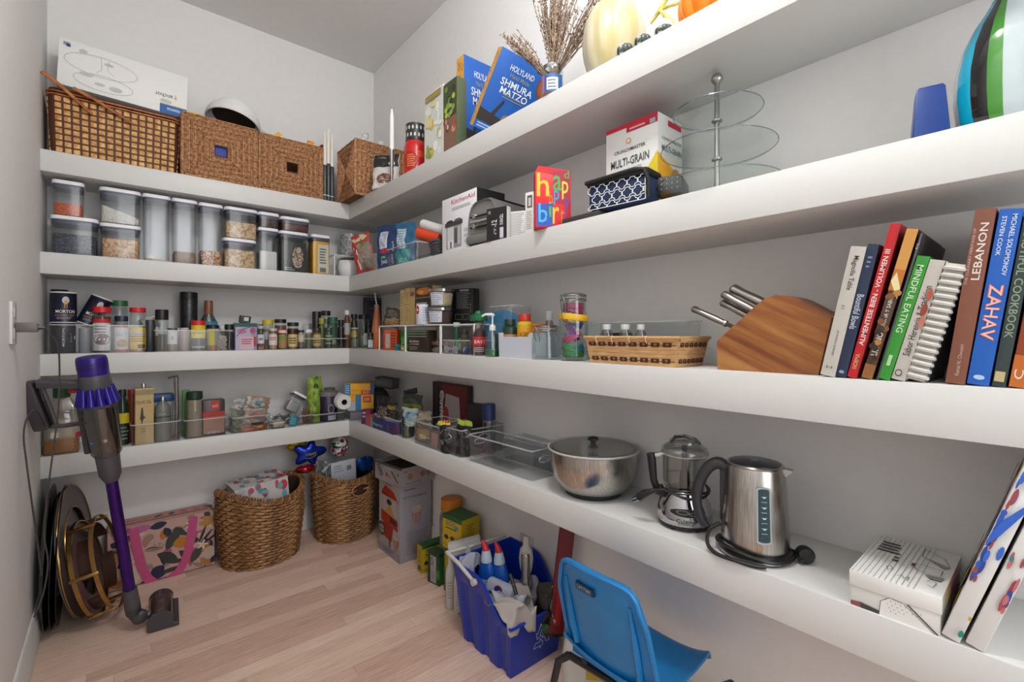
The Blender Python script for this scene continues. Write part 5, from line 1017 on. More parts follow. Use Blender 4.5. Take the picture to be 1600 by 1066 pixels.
for k in range(5):   # horizontal splints proud of the wall
    zz = (0.02, .30, .44, .58, .86)[k]; f = bskmap('f'); g = bskmap('r'); e = .0024 if k in (4,) else .0007; hz = .13 if k == 4 else .10
    mb = MB(); mb.add([f(0, zz, 0), f(1, zz, 0), g(0, zz, 0), g(1, zz, 0), f(0, zz+hz, 0), f(1, zz+hz, 0), g(0, zz+hz, 0), g(1, zz+hz, 0), f(0, zz, e), f(1, zz, e), g(0, zz, e), g(1, zz, e), f(0, zz+hz, e), f(1, zz+hz, e), g(0, zz+hz, e), g(1, zz+hz, e)],
        [(8, 9, 13, 12), (10, 11, 15, 14), (12, 13, 5, 4), (14, 15, 7, 6), (8, 0, 1, 9), (10, 2, 3, 11)], SPL); mb.build('splint', t)
mb = MB(); rm = P('#c9a070', .6)
mb.tube([(-wt/2, -.006, bH-.002), (wt/2, -.006, bH-.002), (wt/2+.002, Db+.004, bH-.002), (-wt/2, Db+.004, bH-.002)], .004, SPL, 6, closed=True); mb.build('rim', t)
for i, u in enumerate((.16, .34, .53, .70)):
    MB().tube([(-wt/2+wt*u, -.0075, bH-.016), (-wt/2+wt*u-.002, -.0115, bH-.004), (-wt/2+wt*u-.001, -.007, bH+.003)], .0009, P('#d8c8a8', .6), 5).build('lashing', t)
gy0, gy1 = atx(914, 1.03), atx(1103, 1.10)
gh = zof(503, 1.14, .80)-S3
t = thing('glass_dish', 'long clear rectangular glass dish behind the splint basket', 'dish', (1.165, .805, S3), RZ)
MB().rsq([(.012, 0), (.01, .004), (.001, gh-.004), (0, gh), (.003, gh), (.013, .006)], .36, .085, .018, clear('#fafcfc', .25, .03, .02)).build('glass_wall', t)
MB().rsq([(-.001, gh-.003), (-.001, gh+.001), (.004, gh+.001)], .36, .085, .018, RIM, cap0=False, cap1=False).build('rim', t)
MB().tube([(.183, -.015, gh*.5), (.194, -.012, gh*.55), (.194, .012, gh*.55), (.183, .015, gh*.5)], .004, RIM, 6).build('handle', t)
for i, (a, b) in enumerate(((937, 959), (963, 991), (991, 1011))):
    X, Y, z, r_, hh = cyl_r(a, b, 507, 1.055, S3+.0045)
    jar('small_bottle', ('white lid glass bottle standing leftmost in the splint basket', 'widest white lid glass bottle, middle one in the splint basket', 'white lid amber bottle, right one in the splint basket')[i], 'bottle', (X, Y, z, min(r_, .02), hh), lid='#c4c6c8', lh=.14, lr=.62, body=clear('#e4e6e4', .45, .05, .1), neck=.6, sh=.25, fill=P(('#8a7454', '#7c88a0', '#8a6236')[i], .4), fh=.6, group='white lid glass bottles in the splint basket')
carton('black_pouch', 'thin black case standing behind the three small bottles', 'case', (1.095, atx(962, 1.095), S3+.0045), .10, .010, bH+.006, '#232326', rz=RZ, bev=.002)
# knife block, its knives
kbX = 1.01
def kp(px, py): v = rW(px, py, kbX); return (v.y, v.z-S3)
kpts = [(1121, 572), (1278, 576), (1299, 497), (1240, 466), (1228, 462), (1212, 461), (1196, 466), (1185, 474), (1120, 533)]
yz = [kp(*p) for p in kpts]; yc0 = (yz[0][0]+yz[1][0])/2
t = thing('knife_block', 'slanted walnut wood knife block with striped grain', 'knife block', (kbX, yc0, S3), RZ)
poly = [(-(y-yc0), max(z, 0)) for y, z in yz]; poly[0] = (poly[0][0], 0); poly[1] = (poly[1][0], 0)
mwood = bpy.data.materials.new('striped_walnut'); mwood.use_nodes = True; nt = mwood.node_tree; b_ = nt.nodes['Principled BSDF']; Lk = nt.links.new
tc = N(nt, 'ShaderNodeTexCoord'); mp = N(nt, 'ShaderNodeMapping'); mp.inputs['Scale'].default_value = (2.2, 1, 26); mr_ = N(nt, 'ShaderNodeMapping'); mr_.inputs['Rotation'].default_value = (0, R(-27), 0)
n1 = N(nt, 'ShaderNodeTexNoise', Scale=1.6, Detail=5); rp = N(nt, 'ShaderNodeValToRGB'); cr = rp.color_ramp
for i_, (p_, c_) in enumerate(((.28, '#5a2c12'), (.42, '#7c4420'), (.55, '#96602e'), (.7, '#a87a44'))):
    if i_ > 1: cr.elements.new(p_)
    cr.elements[i_].position = p_; cr.elements[i_].color = lin(c_)
Lk(tc.outputs['Object'], mr_.inputs[0]); Lk(mr_.outputs[0], mp.inputs[0]); Lk(mp.outputs[0], n1.inputs[0]); Lk(n1.outputs[0], rp.inputs[0]); Lk(rp.outputs[0], b_.inputs['Base Color']); b_.inputs['Roughness'].default_value = .45
MB().prism(poly, 0, .105, mwood).build('wood_block', t, fixn=True)
def knife(p0, p1, dx, label, blade=0, rr=.0085):
    a, b = rW(*p0, kbX), rW(*p1, kbX); t = thing('kitchen_knife', label, 'knife', (kbX+dx, a.y, a.z), RZ, 'steel-handled knives in the block')
    A = Vector((0, 0, 0)); B = Vector((-(b.y-a.y), 0, b.z-a.z)); d = (B-A).normalized(); pts = [A, A+d*.004, A+(B-A)*.3, A+(B-A)*.7, B]
    MB().tube(pts, [rr*.8, rr*1.15, rr*.95, rr*1.05, rr*.85], P('#8d8782', .25, .85), 12, flat=.75).build('steel_handle', t)
    nrm = Vector((-d.z, 0, d.x)); e = B+d*(.05+blade)
    MB().tube([B, e], .0028, P('#a9aaa8', .2, .9), 4, flat=3.2 if blade else 2).build('blade', t)
    MB().tube([B-d*.002, B+d*.003], rr*.98, CHROME, 12).build('bolster', t)
knife((1128, 448), (1188, 477), .045, 'steel-handled knife, uppermost in the block', rr=.011)
knife((1122, 458), (1178, 488), .02, 'steel-handled knife, second from the top in the block')
knife((1117, 471), (1167, 497), .03, 'steel-handled knife, third from the top, dark shadowed edge')
knife((1068, 481), (1120, 505), .04, 'steel-handled knife pulled partly out of the block, lowest', .02, rr=.0078)

# ------------------------------------------------------------------ cookbooks
PG = P('#cfc8ba', .8)
def book(label, bl, br, tl, d, col, items=None, group='cookbooks leaning on the third shelf', back=None, spiral=False, X=.982, pages=True, name='cookbook'):
    a, b, c = rW(*bl, X), rW(*br, X), rW(*tl, X)
    u = Vector((0, c.y-a.y, c.z-a.z)); H = u.length; u.normalize(); th = abs((b.y-a.y)*u.z-(b.z-a.z)*u.y)
    ang = math.atan2(-(c.y-a.y), c.z-a.z)    # lean to the right seen from the room (towards -Y)
    # rotation about X in the room; lower right corner stands on the shelf
    lowz = S3+.0005+max(0, math.sin(ang))*0
    t = thing(name, label, 'book', (X, a.y, S3), RZ, group, 0, 0); t.rotation_euler = Euler((0, ang, RZ), 'XYZ')
    # local x = to the right, z = up along the spine; raise so that the lowest corner touches the shelf
    t.location.z = S3+th*math.sin(ang)+.0004
    cm = P(col, .4) if isinstance(col, str) else col; bm_ = P(back, .4) if back else cm; k = .0022
    if spiral:
        MB().box(0, th, .004, d, 0, H, PG).build('page_block', t); MB().box(-.001, .0005, .003, d, -.002, H+.002, P('#c6c6c2', .4)).build('front_cover', t); MB().box(th, th+.0015, .003, d, -.002, H+.002, P('#5c6368', .4)).build('back_cover', t, 'grey back cover')
        n = 17
        for i in range(n):
            zz = H*(i+.7)/(n+.4); MB(Matrix.Translation((th/2, .006, zz))).tube([(th*.50*math.cos(a_), .006*math.sin(a_)-.001, 0) for a_ in [2*PI*j/14 for j in range(14)]], .0034, P('#c9c8c4', .35), 6, closed=True, flat=1.4).build('comb_ring', t)
        return t
    mb = MB(); mb.rings([[(k*.2, .001, z_), (th/2, -.0006, z_), (th-k*.2, .001, z_), (th, k, z_), (th, d, z_), (th-k, d, z_), (th-k, k*1.6, z_), (k, k*1.6, z_), (k, d, z_), (0, d, z_), (0, k, z_)] for z_ in (0, H)], cm, True, True)
    mb.build('cover', t)
    MB().box(k, th-k, k*1.6, d-.004, .003, H-.004, PG).build('page_block', t)
    if items: art(t, flat((0, -.0004, 0), (th, 0, 0), (0, 0, H)), items)
    sd = [('r', .02, .01, .98, .99, back)] if back else None
    if sd: art(t, flat((th, 0, 0), (0, d, 0), (0, 0, H)), sd, 'back_cover_print')
    return t
book('grey-white cookbook with black spine lettering, leftmost of the leaning row', (1281, 586), (1305, 588), (1329, 386), .20, '#b9b4ac', [('t', 'Magnolia Table', .5, .80, .42, .26, '#2c2a28', -90), ('t', 'JOANNA GAINES', .5, .26, .16, .2, '#6a6661', -90), ('L', .35, .52, .6, .56, 2, '#8a8680'), ('t', 'H', .5, .07, .4, .02, '#6a6661')])
book('dark navy cookbook with pale script on the spine', (1305, 589), (1322, 590), (1356, 383), .19, '#1d2b45', [('t', 'Bountiful Bowls', .5, .50, .62, .26, '#b8c0cc', -90), ('L', .3, .82, .7, .92, 3, '#6a7a9a'), ('e', .5, .04, .25, .012, '#8a9ab8')], back='#3a2a20')
book('bright red cookbook with white volume III lettering', (1323, 590), (1339, 591), (1391, 351), .21, '#b8141e', [('t', 'ALIMENTESE BIEN - VOLUMEN III', .5, .53, .50, .62, '#e2d8d4', 90), ('t', 'NORMA', .5, .11, .45, .10, '#c8a878', 90), ('r', .9, 0, 1, 1, '#8a2a28')], back='#8a2c2a')
book('brown photo spine cookbook with white LIBANO lettering', (1346, 588), (1363, 590), (1417, 356), .22, '#5a3a22', [('r', 0, .72, 1, 1, '#c08a42'), ('r', .0, .60, 1, .74, '#b56a22'), ('p', [(0, .66), (1, .55), (1, .62), (.3, .72)], '#d8cc9a'), ('r', 0, .3, 1, .55, '#4a3426'), ('t', 'LIBANO', .5, .24, .55, .16, '#dcd8d4', 90), ('t', 'AROMA Y SABOR', .5, .46, .38, .24, '#cfcac4', 90), ('r', 0, 0, 1, .1, '#8a5a2c')]+[('e', random.Random(i).random(), .1+.5*random.Random(i+50).random(), .3, .02, ('#7c4a22', '#2a1c14', '#a8763a', '#3c2a20')[i % 4]) for i in range(14)], back='#2c2624')
book('tall dark grey cookbook standing behind the green one', (1368, 591), (1373, 591), (1437, 362), .22, '#4a4a4c', [('t', 'EL', .5, .92, .7, .05, '#9a9a9a', 90)], back='#3a3a3c')
book('bright green cookbook with white spine capitals', (1371, 591), (1391, 592), (1433, 400), .17, '#2f8a2c', [('t', 'MINDFUL EATING', .5, .66, .52, .54, '#c2dcb8', -90), ('L', .35, .06, .65, .26, 1, '#a8cc9c')])
book('floral white cookbook with dark script on the spine', (1392, 592), (1415, 593), (1453, 406), .17, '#b8b2aa', [('t', 'Sabor Herencia & Tradicion', .5, .50, .5, .58, '#2e2a2a', 90), ('e', .75, .72, .2, .05, '#a8503c'), ('e', .7, .6, .22, .05, '#8a3a2a'), ('e', .8, .5, .2, .05, '#b8705a'), ('e', .4, .06, .25, .03, '#4a4644'), ('e', .4, .06, .18, .02, '#b8b2aa')])
book('white plastic comb-bound cookbook at right end of the leaning row', (1417, 592), (1446, 595), (1479, 411), .17, '#c8c8c4', spiral=True)
book('thick brown cookbook with large white LEBANON lettering', (1476, 598), (1508, 600), (1524, 327), .21, '#7a4a38', [('t', 'LEBANON', .58, .76, .40, .32, '#d8d2cc', 90), ('t', 'THE CULINARY HERITAGE OF', .16, .73, .13, .32, '#b8a298', 90), ('t', 'Ramzi N. Choueiri', .52, .14, .20, .18, '#b8a298', 90)], back='#3a2a26', group='upright cookbooks at the right end')
book('blue cookbook with big orange-edged lettering and two author names', (1510, 602), (1546, 604), (1562, 330), .22, '#1558b0', [('t', 'MICHAEL SOLOMONOV', .70, .80, .22, .34, '#cddcec', -90), ('t', 'STEVEN COOK', .28, .85, .20, .22, '#cddcec', -90), ('t', 'ZAHAV', .50, .42, .64, .32, '#e8642a', -90), ('t', 'ZAHAV', .50, .42, .56, .31, '#e8b0a0', -90), ('e', .5, .045, .25, .014, '#a8c4e2')], back='#0f3f86', group='upright cookbooks at the right end')
book('dark green-grey cookbook beside the blue one, cut by the frame', (1549, 604), (1572, 605), (1600, 338), .22, '#2c3a3a', [('t', 'BEAUTIFUL COOKBOOK', .5, .62, .6, .66, '#8a9a80', -90), ('r', .1, .03, .8, .09, '#b8a87a')], group='upright cookbooks at the right end')
book('orange and brown cookbook at the right edge of the photo', (1576, 605), (1606, 607), (1628, 350), .22, '#8a3a1c', [('r', 0, 0, 1, .2, '#b8621c'), ('t', 'C', .4, .08, .5, .06, '#d8ccc0', 90)], group='upright cookbooks at the right end')
# ================================================================== LOWEST SHELF (z = S4), back wall
def A(name, label, cat, p0, p1, py, dy=0, z=S4, **kw): return jar(name, label, cat, cyl_b(p0, p1, py, 2.565+dy, z), **kw)
# big square oil jug
X, Y, _, w_, h = box_b(66, 125, 606, 2.53, S4)
t = thing('oil_jug', 'large clear oil jug with dark green cap at left end of lowest shelf', 'jug', (X, 2.53+w_*.4, S4)); hb = zof(637, X, 2.53)-S4; hn = zof(620, X, 2.53)-S4
JG = clear('#e6e2da', .4, .08, .1)
MB().rsq([(.004, 0), (0, .006), (0, hb*.80), (.010, hb), (w_*.30, hn)], w_, w_*.8, .02, JG).lathe([(.021, hn-.002), (.021, h*.93)], JG, 20).build('jug_body', t)
MB().rsq([(.006, .003), (.003, .008), (.003, .052), (.006, .053)], w_, w_*.8, .02, P('#a86c10', .2, coat=.5)).build('oil', t)
MB().lathe([(.025, h*.84), (.026, h*.86), (.026, h*.985), (.022, h)], P('#123f24', .4), 22).build('cap', t)
art(t, flat((-w_/2, -w_*.4-.0005, 0), (w_, 0, 0), (0, 0, hb)), [('r', .80, .12+.07*i, .84, .145+.07*i, '#c8962a') for i in range(9)]+[('r', 0, .22, .06, .62, '#2c2826')])
A('oil_bottle', 'dark green bottle with yellow curved label behind the vacuum', 'bottle', 181, 203, 609, .02, lid='#141a14', lh=.12, lr=.6, body=P('#1c2a20', .2), neck=.42, sh=.3, art_=[('r', 0, .45, 1, .66, '#b8a81c'), ('L', .1, .1, .9, .4, 4, '#6a6e6a')])
A('oil_bottle', 'red orange bottle just behind the olive oil tin', 'bottle', 199, 215, 609, .06, lid='#8a1a14', lh=.14, lr=.9, body=P('#7a3414', .3), neck=.8, sh=.1)
X, Y, _, w_, h = box_b(211, 240, 607, 2.535, S4)
t = thing('olive_oil_tin', 'tall cream olive oil tin with silver cap', 'tin', (X, 2.535+.028, S4), R(6))
MB().rsq([(.0005, 0), (-.001, .002), (0, .004), (0, h-.004), (-.001, h-.002), (.001, h)], w_, .045, .006, P('#b09868', .35)).build('tin_body', t)
MB().lathe([(.008, h), (.008, h+.016), (.007, h+.018)], P('#b0b4b8', .2, .9), 16).build('silver_cap', t)
art(t, flat((-w_/2, -.0232, 0), (w_, 0, 0), (0, 0, h)), [('r', 0, .0, 1, 1, '#b89e6a'), ('r', 0, .88, 1, .97, '#8d8260'), ('t', 'OLIVE OIL', .45, .75, .86, .06, '#2a2620'), ('p', [(.25, .45), (.32, .64), (.4, .66), (.45, .5), (.55, .48), (.42, .44), (.35, .34), (.3, .44)], '#33302c'), ('L', .3, .2, .8, .3, 2, '#8a7a50'), ('r', .55, .0, 1, .3, '#c0a878')])
A('oil_bottle', 'grey metal bottle with silver cap and curved line', 'bottle', 242, 268, 620, .0, lid=P('#b4b8ba', .2, .9), lh=.10, lr=.35, body=P('#6f716c', .35), neck=.4, sh=.22, art_=[('r', 0, .60, 1, .63, '#3f423f'), ('L', .3, .66, .7, .72, 1, '#9a9c98')])
X, Y, _, w_, h = box_b(238, 272, 617, 2.64, S4)
carton('blue_lid_box', 'clear box with bright blue lid behind the grey bottle', 'box', (X, 2.64, S4), w_, .08, h*.84, P('#8a9096', .4), bev=.004)
MB().box(-w_/2-.002, w_/2+.002, -.002, .082, h*.84, h, P('#1c4f86', .4), .003).build('lid', C.objects[-1] if C.objects[-1].get('category') else None)
t = thing('meat_tenderizer', 'tall clear plastic hooked stick standing in the bin', 'utensil', (aty(276, 2.58), 2.58, S4+.003)); hh = zof(588, t.location.x, 2.58)-S4-.003
MB().tube([(0, 0, 0), (.002, 0, hh*.5), (.0, 0, hh-.004)], [.008, .009, .010], clear('#d8d4d0', .5, .15, .2), 10).build('stick', t); MB().tube([(.008, 0, hh), (-.012, 0, hh-.002), (-.030, 0, hh-.008)], .005, P('#6a6864', .3), 8).build('hook', t)
t.name = 'hooked_stick'
bin_('long clear bin behind the vacuum holding oil bottles', aty(204, 2.522), aty(284, 2.522), 2.522, 2.70, S4, .088, group=None)
bin_('clear bin with beige jar and red-lidded carton', aty(288, 2.522), aty(356, 2.522), 2.522, 2.66, S4, .085)
A('shaker_jar', 'beige powder jar with dark green lid in a clear bin', 'jar', 291, 318, 612, .0, lid='#16301f', lh=.15, lr=.98, fill=P('#8f8070', .9), fh=.97, sh=.05)
X, Y, _, w_, h = box_b(316, 354, 624, 2.54, S4)
carton('seasoning_tub', 'dark clear tub of pink salt with red label and white print', 'tub', (X, 2.545, S4+.003), w_*.92, .06, h*.96, P('#3a3432', .3), bev=.004, faces={'f': [('r', .03, .05, .97, .60, '#9a7060'), ('r', .0, .52, 1, .66, '#a02a20'), ('r', .35, .70, .75, .98, '#a8302a'), ('t', 'salt', .55, .84, .28, .1, '#c8a0a0'), ('t', 'AVENT', .5, .08, .6, .08, '#c0b4ac')]})
carton('tea_carton', 'dark red narrow packet lying tilted on jars behind', 'packet', (aty(326, 2.60), 2.60, S4+.125), .075, .03, .022, '#6a1c1c', ry=R(-20))
carton('green_packet', 'olive green packet with pale print under the red one', 'packet', (aty(335, 2.62), 2.62, S4+.098), .060, .03, .028, '#5a6a3c', ry=R(-6), faces={'f': [('L', .1, .2, .9, .8, 2, '#b4b89c')]})
A('tin', 'dark tin under the tilted packets on the lowest shelf', 'tin', 318, 346, 632, .08, body=P('#3c3a38', .4), sh=0)
carton('green_packet', 'bright green packet corner behind the beige jar', 'packet', (aty(292, 2.62), 2.62, S4), .03, .02, zof(610, aty(292, 2.62), 2.62)-S4, '#4a8a2a')
# bin C with bags
bin_('clear bin stuffed with crinkled snack bags', aty(362, 2.522), aty(424, 2.522), 2.522, 2.68, S4, .075)
bx = aty(378, 2.56)
pouch('snack_bag', 'crumpled grey and green clear bag at left of the stuffed bin', 'bag', (aty(376, 2.56), 2.56, S4+.004), .085, .125, .05, '#7a7a74', seed=21, crumple=.008, items=[('r', .1, .02, .5, .45, '#5a6a54'), ('L', .3, .62, .8, .8, 3, '#3a3a3a'), ('r', .3, .85, .8, .98, '#b0aeaa'), ('e', .6, .9, .2, .05, '#3a3836')])
pouch('snack_bag', 'white bag with red speckled label and dark stripe', 'bag', (aty(397, 2.55), 2.55, S4+.022), .105, .085, .05, '#8a8078', seed=22, ry=R(6), crumple=.006, items=[('p', [(.05, .35), (.2, .95), (.8, .98), (.98, .5), (.6, .28), (.3, .22)], '#b8b0aa'), ('L', .2, .45, .85, .9, 6, '#a05a58'), ('r', .35, .08, .9, .25, '#3a2622')])
pouch('snack_bag', 'tan bag with pale blue ring emblem on top of the pile', 'bag', (aty(401, 2.60), 2.60, S4+.095), .105, .065, .04, '#9a7a60', seed=23, ry=R(12), items=[('e', .5, .5, .30, .38, '#9ab0b0'), ('e', .5, .5, .16, .22, '#6a8088'), ('r', .02, .1, .14, .9, '#c0b8a8')])
pouch('snack_bag', 'orange bag with yellow print low in the stuffed bin', 'bag', (aty(398, 2.535), 2.538, S4+.003), .115, .030, .03, '#8a4a30', seed=24, items=[('e', .7, .6, .12, .3, '#c8901c'), ('e', .2, .3, .2, .2, '#b07060')])
pouch('snack_bag', 'small white packet with black lettering behind the pile', 'bag', (aty(374, 2.63), 2.63, S4+.10), .05, .05, .02, '#b4b2b0', seed=25, items=[('t', 'Tiny', .5, .6, .5, .25, '#2a2826')])
# small tray with sponge, teal card, sticks
bin_('small low clear tray with a pale soap block', aty(424, 2.512), aty(448, 2.512), 2.512, 2.60, S4, .032)
MBx = carton('soap_block', 'pale beige rounded block in the low clear tray', 'soap', (aty(437, 2.53), 2.53, S4+.003), .052, .04, .030, '#b0a498', bev=.009)
pouch('foil_sheet', 'sheet of grey foil wrap draped behind the soap tray', 'foil', (aty(439, 2.62), 2.62, S4), .09, .055, .02, P('#6e7070', .3, .5), seed=41, crumple=.006)
carton('gift_card', 'teal card with pale text leaning on the toothpick bin', 'card', (aty(457, 2.53), 2.526, S4+.001), .040, .004, .055, '#1f6a7a', rx=R(-8), ry=R(14), faces={'f': [('L', .15, .2, .85, .8, 4, '#5a98a4')]})
bin_('small clear bin of twigs and skewers', aty(467, 2.53), aty(492, 2.53), 2.53, 2.62, S4, .05)
t = thing('skewers', 'bundle of brown wooden skewers fanned in a clear bin', 'skewers', (aty(479, 2.57), 2.575, S4+.003), 0, None); rg = random.Random(6)
for i in range(22):
    a, b = rg.uniform(-.022, .022), rg.uniform(-.02, .02); MB().tube([(a*.5, b, 0), (a*1.2+rg.uniform(-.01, .01), b*1.1, .062+rg.uniform(-.01, .02))], .0013, P(('#6a4c3a', '#8a6a52', '#5a3e30')[i % 3], .7), 5).build('skewer', t)
# tilted clear container with white lid
t = thing('storage_container', 'clear container with white and black lid lying tilted by the lime pouch', 'container', (aty(452, 2.60), 2.62, S4+.080), 0, None, R(-6), R(33))
MB().rsq([(.004, 0), (.001, .004), (0, .088), (.003, .088), (.004, .005)], .075, .075, .014, PLAST).build('clear_body', t); MB().rsq([(.002, .086), (.001, .094)], .075, .075, .014, P('#2c2e34', .3)).build('seal', t); MB().rsq([(.001, .094), (-.001, .096), (-.001, .104), (.002, .107)], .075, .075, .014, LIDW).build('lid', t)
MB().box(-.03, .03, -.03, .03, .006, .06, P('#9a9c9c', .6), .01).build('contents', t)
t.location.z = S4+.062
X, Y, _, w_, h = box_b(482, 502, 588, 2.60, S4)
pouch('lime_pouch', 'tall narrow lime green leafy pouch standing upright', 'pouch', (X, 2.60, S4), w_*1.1, h, .05, noise_mat('lime_print', '#3f6a0c', '#93ac2c', 28, .4, 3), seed=51, crumple=.005, items=[('e', .5, .78, .18, .05, '#2c4a10')])
A('purple_canister', 'dark purple canister with grey lid and round crest', 'canister', 498, 528, 611, .03, lid='#6f6a68', lh=.16, lr=1.0, body=P('#251538', .35), sh=0, art_=[('e', .62, .50, .14, .20, '#6f6a72'), ('e', .62, .50, .09, .13, '#2a1c38'), ('r', .5, .05, .85, .24, '#a8a8ac')])
A('purple_canister', 'grey lidded canister just behind the purple one', 'canister', 507, 524, 606, .11, lid='#5a5856', lh=.12, lr=1.0, body=P('#4a4654', .35), sh=0)
bin_('low clear bin beneath the paper roll at the shelf corner', aty(490, 2.522), aty(541, 2.522), 2.522, 2.66, S4, .048)
yr = 2.52; pr = Vector((aty(538, 2.515), 2.515, zof(628, aty(538, 2.515), 2.515)))
roll('paper_roll', 'white paper roll with dark open core above the corner bin', pr+Vector((.0, .13, 0)), .040, .15, (-.04, -1, .0), noise_mat('tissue', '#cfcfcd', '#d8d8d6', 60, .9), core='#4a3c34', inner=.38)

# ================================================================== LOWEST SHELF, right-hand run
def box4(p0, p1, py, pb, X): X_, Y_, _, w_, h_ = box_r(p0, p1, py, X, S4); return X_, Y_, w_, zof(py, X_, Y_), zof(pb, X_, Y_)
YB_ = '#d49a14'
bf = lambda k: [('r', 0, 0, .20, 1, '#1f6a9a'), ('L', .03, .1, .17, .9, 4, '#8ab0c0'), ('t', 'zipper bags', .46, .40, .46, .22, '#b8742a'), ('r', .55, .04, .86, .36, '#c0331c'), ('t', '50', .7, .2, .2, .2, '#e0b060'), ('r', .86, .0, 1, 1, '#2a4a8a')]
bs = [('r', 0, 0, 1, 1, '#c9962a'), ('r', .1, .1, .9, .45, '#c0441c'), ('r', .1, .6, .9, .9, '#b8a050')]
zb1 = S4+.085
carton('bag_carton', 'lower yellow and blue zipper bag carton near the corner', 'box', (1.02, 2.47, S4+.055), .135, .11, .085, '#c98e1a', rz=R(-28), faces={'f': [('r', .30, 0, .52, 1, '#1f6a9a'), ('r', .52, .1, 1, .95, '#d4a41c'), ('r', .58, .5, .9, .9, '#c0331c'), ('t', '100', .74, .7, .2, .22, '#e0c080'), ('r', .0, 0, .3, .55, '#9aa0a8')], 'r': [('r', .0, 0, .5, 1, '#1f6a9a'), ('r', .5, .3, 1, .9, '#b8a040')], 't': [('r', 0, 0, 1, 1, '#b98318')]})
carton('bag_carton', 'upper yellow and blue zipper bag carton stacked near the corner', 'box', (1.015, 2.475, S4+.1405), .155, .11, .060, YB_, rz=R(-28), faces={'f': bf(0), 'r': bs})
carton('bag_carton', 'grey carton hidden beneath the yellow zipper bag cartons', 'box', (1.03, 2.48, S4), .12, .10, .0545, '#6a6870', rz=R(-28))
carton('mini_carton', 'small purple and red printed carton under the yellow ones', 'box', (1.0, atx(572, 1.0), S4), .05, .04, .075, '#4a2a58', rz=R(-50), faces={'f': [('r', .5, .3, 1, 1, '#8a2430'), ('L', .1, .4, .5, .9, 2, '#a8a0b8')]})
# foil box
Xf = .99; y0, y1 = atx(571, Xf), atx(622, Xf)
carton('foil_carton', 'long blue and red foil carton at the shelf front', 'box', (Xf, (atx(571, Xf)+atx(615, Xf))/2, S4), atx(571, Xf)-atx(615, Xf), .052, .052, '#1a2a6a', rz=RZ, bev=.002, faces={
    'f': [('r', 0, 0, .26, 1, '#a8464a'), ('r', .22, 0, .28, 1, '#7a8aa8'), ('p', [(.28, 0), (.6, 0), (.64, .8), (.28, .9)], '#14204e'), ('t', 'Regency', .47, .42, .34, .34, '#a8b4cc'), ('r', .88, 0, 1, 1, '#1a1c5a'), ('r', .80, .1, .85, .9, '#7a2a4a')],
    't': [('r', 0, 0, .26, 1, '#a8464a'), ('r', .3, .1, .8, .5, '#5a6a98')], 'r': [('r', 0, 0, .45, 1, '#5a1a48'), ('r', .45, 0, .7, 1, '#2a3a98'), ('r', .72, 0, .95, 1, '#a83050')]})
# black bags in the back
t = thing('black_cloth', 'black cloth heaped at the back of the lowest shelf corner', 'cloth', (1.12, atx(592, 1.12), S4+.005), R(-70))
MB().ball((0, 0, .09), .075, P('#121213', .8), sz=1.1, sy=.6, seg=20).ball((.05, -.02, .05), .055, P('#151516', .8), sy=.6, seg=16).build('cloth_heap', t)
carton('towel_stack', 'grey and black flat pack above the black cloth', 'pack', (1.10, atx(598, 1.10), S4+.178), .11, .07, .055, '#4c4e4c', rz=R(-62), ry=R(6), faces={'f': [('r', 0, 0, 1, .18, '#1a1c1c'), ('r', 0, .85, .3, 1, '#1a1c1c'), ('L', .1, .35, .9, .75, 3, '#646866')]})
pouch('coffee_pouch', 'dark navy pouch with white script standing behind the foil carton', 'pouch', (1.03, atx(600, 1.03), S4+.004), .085, .155, .04, '#15181c', rz=R(-62), seed=61, items=[('p', [(.12, .45), (.5, .95), (.9, .45), (.88, .36), (.14, .36)], '#22303c'), ('t', 'Cavi', .5, .50, .56, .15, '#c2ccd0'), ('r', .1, .30, .9, .34, '#7a8088')])
pouch('coffee_pouch', 'dark pouch with yellow tags beside the navy script pouch', 'pouch', (1.045, atx(613, 1.045), S4+.004), .06, .125, .03, '#2c281e', rz=R(-62), seed=62, items=[('r', .1, .05, .95, .25, '#b88a1c'), ('r', .1, .75, .9, .9, '#8a7a1c'), ('L', .2, .4, .8, .7, 3, '#5a5a48')])
bin_('clear bin behind the foil carton holding coffee pouches', .995, 1.15, atx(634, 1.03), atx(594, 1.03), S4, .07)
pouch('net_bag', 'rosy grey netting bag in the bin behind the foil carton', 'bag', (1.0, atx(601, 1.0)+.02, S4+.055), .06, .06, .03, '#5c4a4a', rz=R(-75), seed=63, crumple=.006)
pouch('patterned_bag', 'pale blue patterned bag flaring out of a clear cup', 'bag', (1.02, atx(641, 1.02), S4+.055), .055, .080, .05, noise_mat('blue_floral', '#5a7890', '#a4b4ac', 30, .5), rz=R(-72), seed=64, fan=.9, items=[('r', .05, .93, .95, 1, '#b0aea0'), ('e', .5, .75, .12, .05, '#23428a'), ('L', .2, .1, .7, .35, 2, '#b8ac90')])
X, Y, z, r_, hh = cyl_r(627, 647, 640, 1.02, S4)
t = thing('clear_cup', 'greenish clear cup under the patterned bag', 'cup', (X, Y, S4)); MB().lathe([(r_*.8, 0), (r_*.95, .004), (r_*1.1, .09), (r_, .09), (r_*.85, .005)], clear('#c8d4cc', .45, .08, .15), 24).build('cup_wall', t); MB().lathe([(r_*.75, .006), (r_*.85, .05)], P('#9a9a80', .8), 20).build('contents', t)
pouch('zip_bag', 'olive and black zip pouch behind the patterned bag', 'pouch', (1.12, atx(645, 1.12), S4+.0), .13, .175, .05, '#3c3f30', rz=R(-72), seed=65, crumple=.006, items=[('r', .02, .78, .8, .86, '#4a5a4c'), ('r', .02, .62, .95, .74, '#6a7a34'), ('r', .02, .35, .95, .58, '#1e1e1c')])
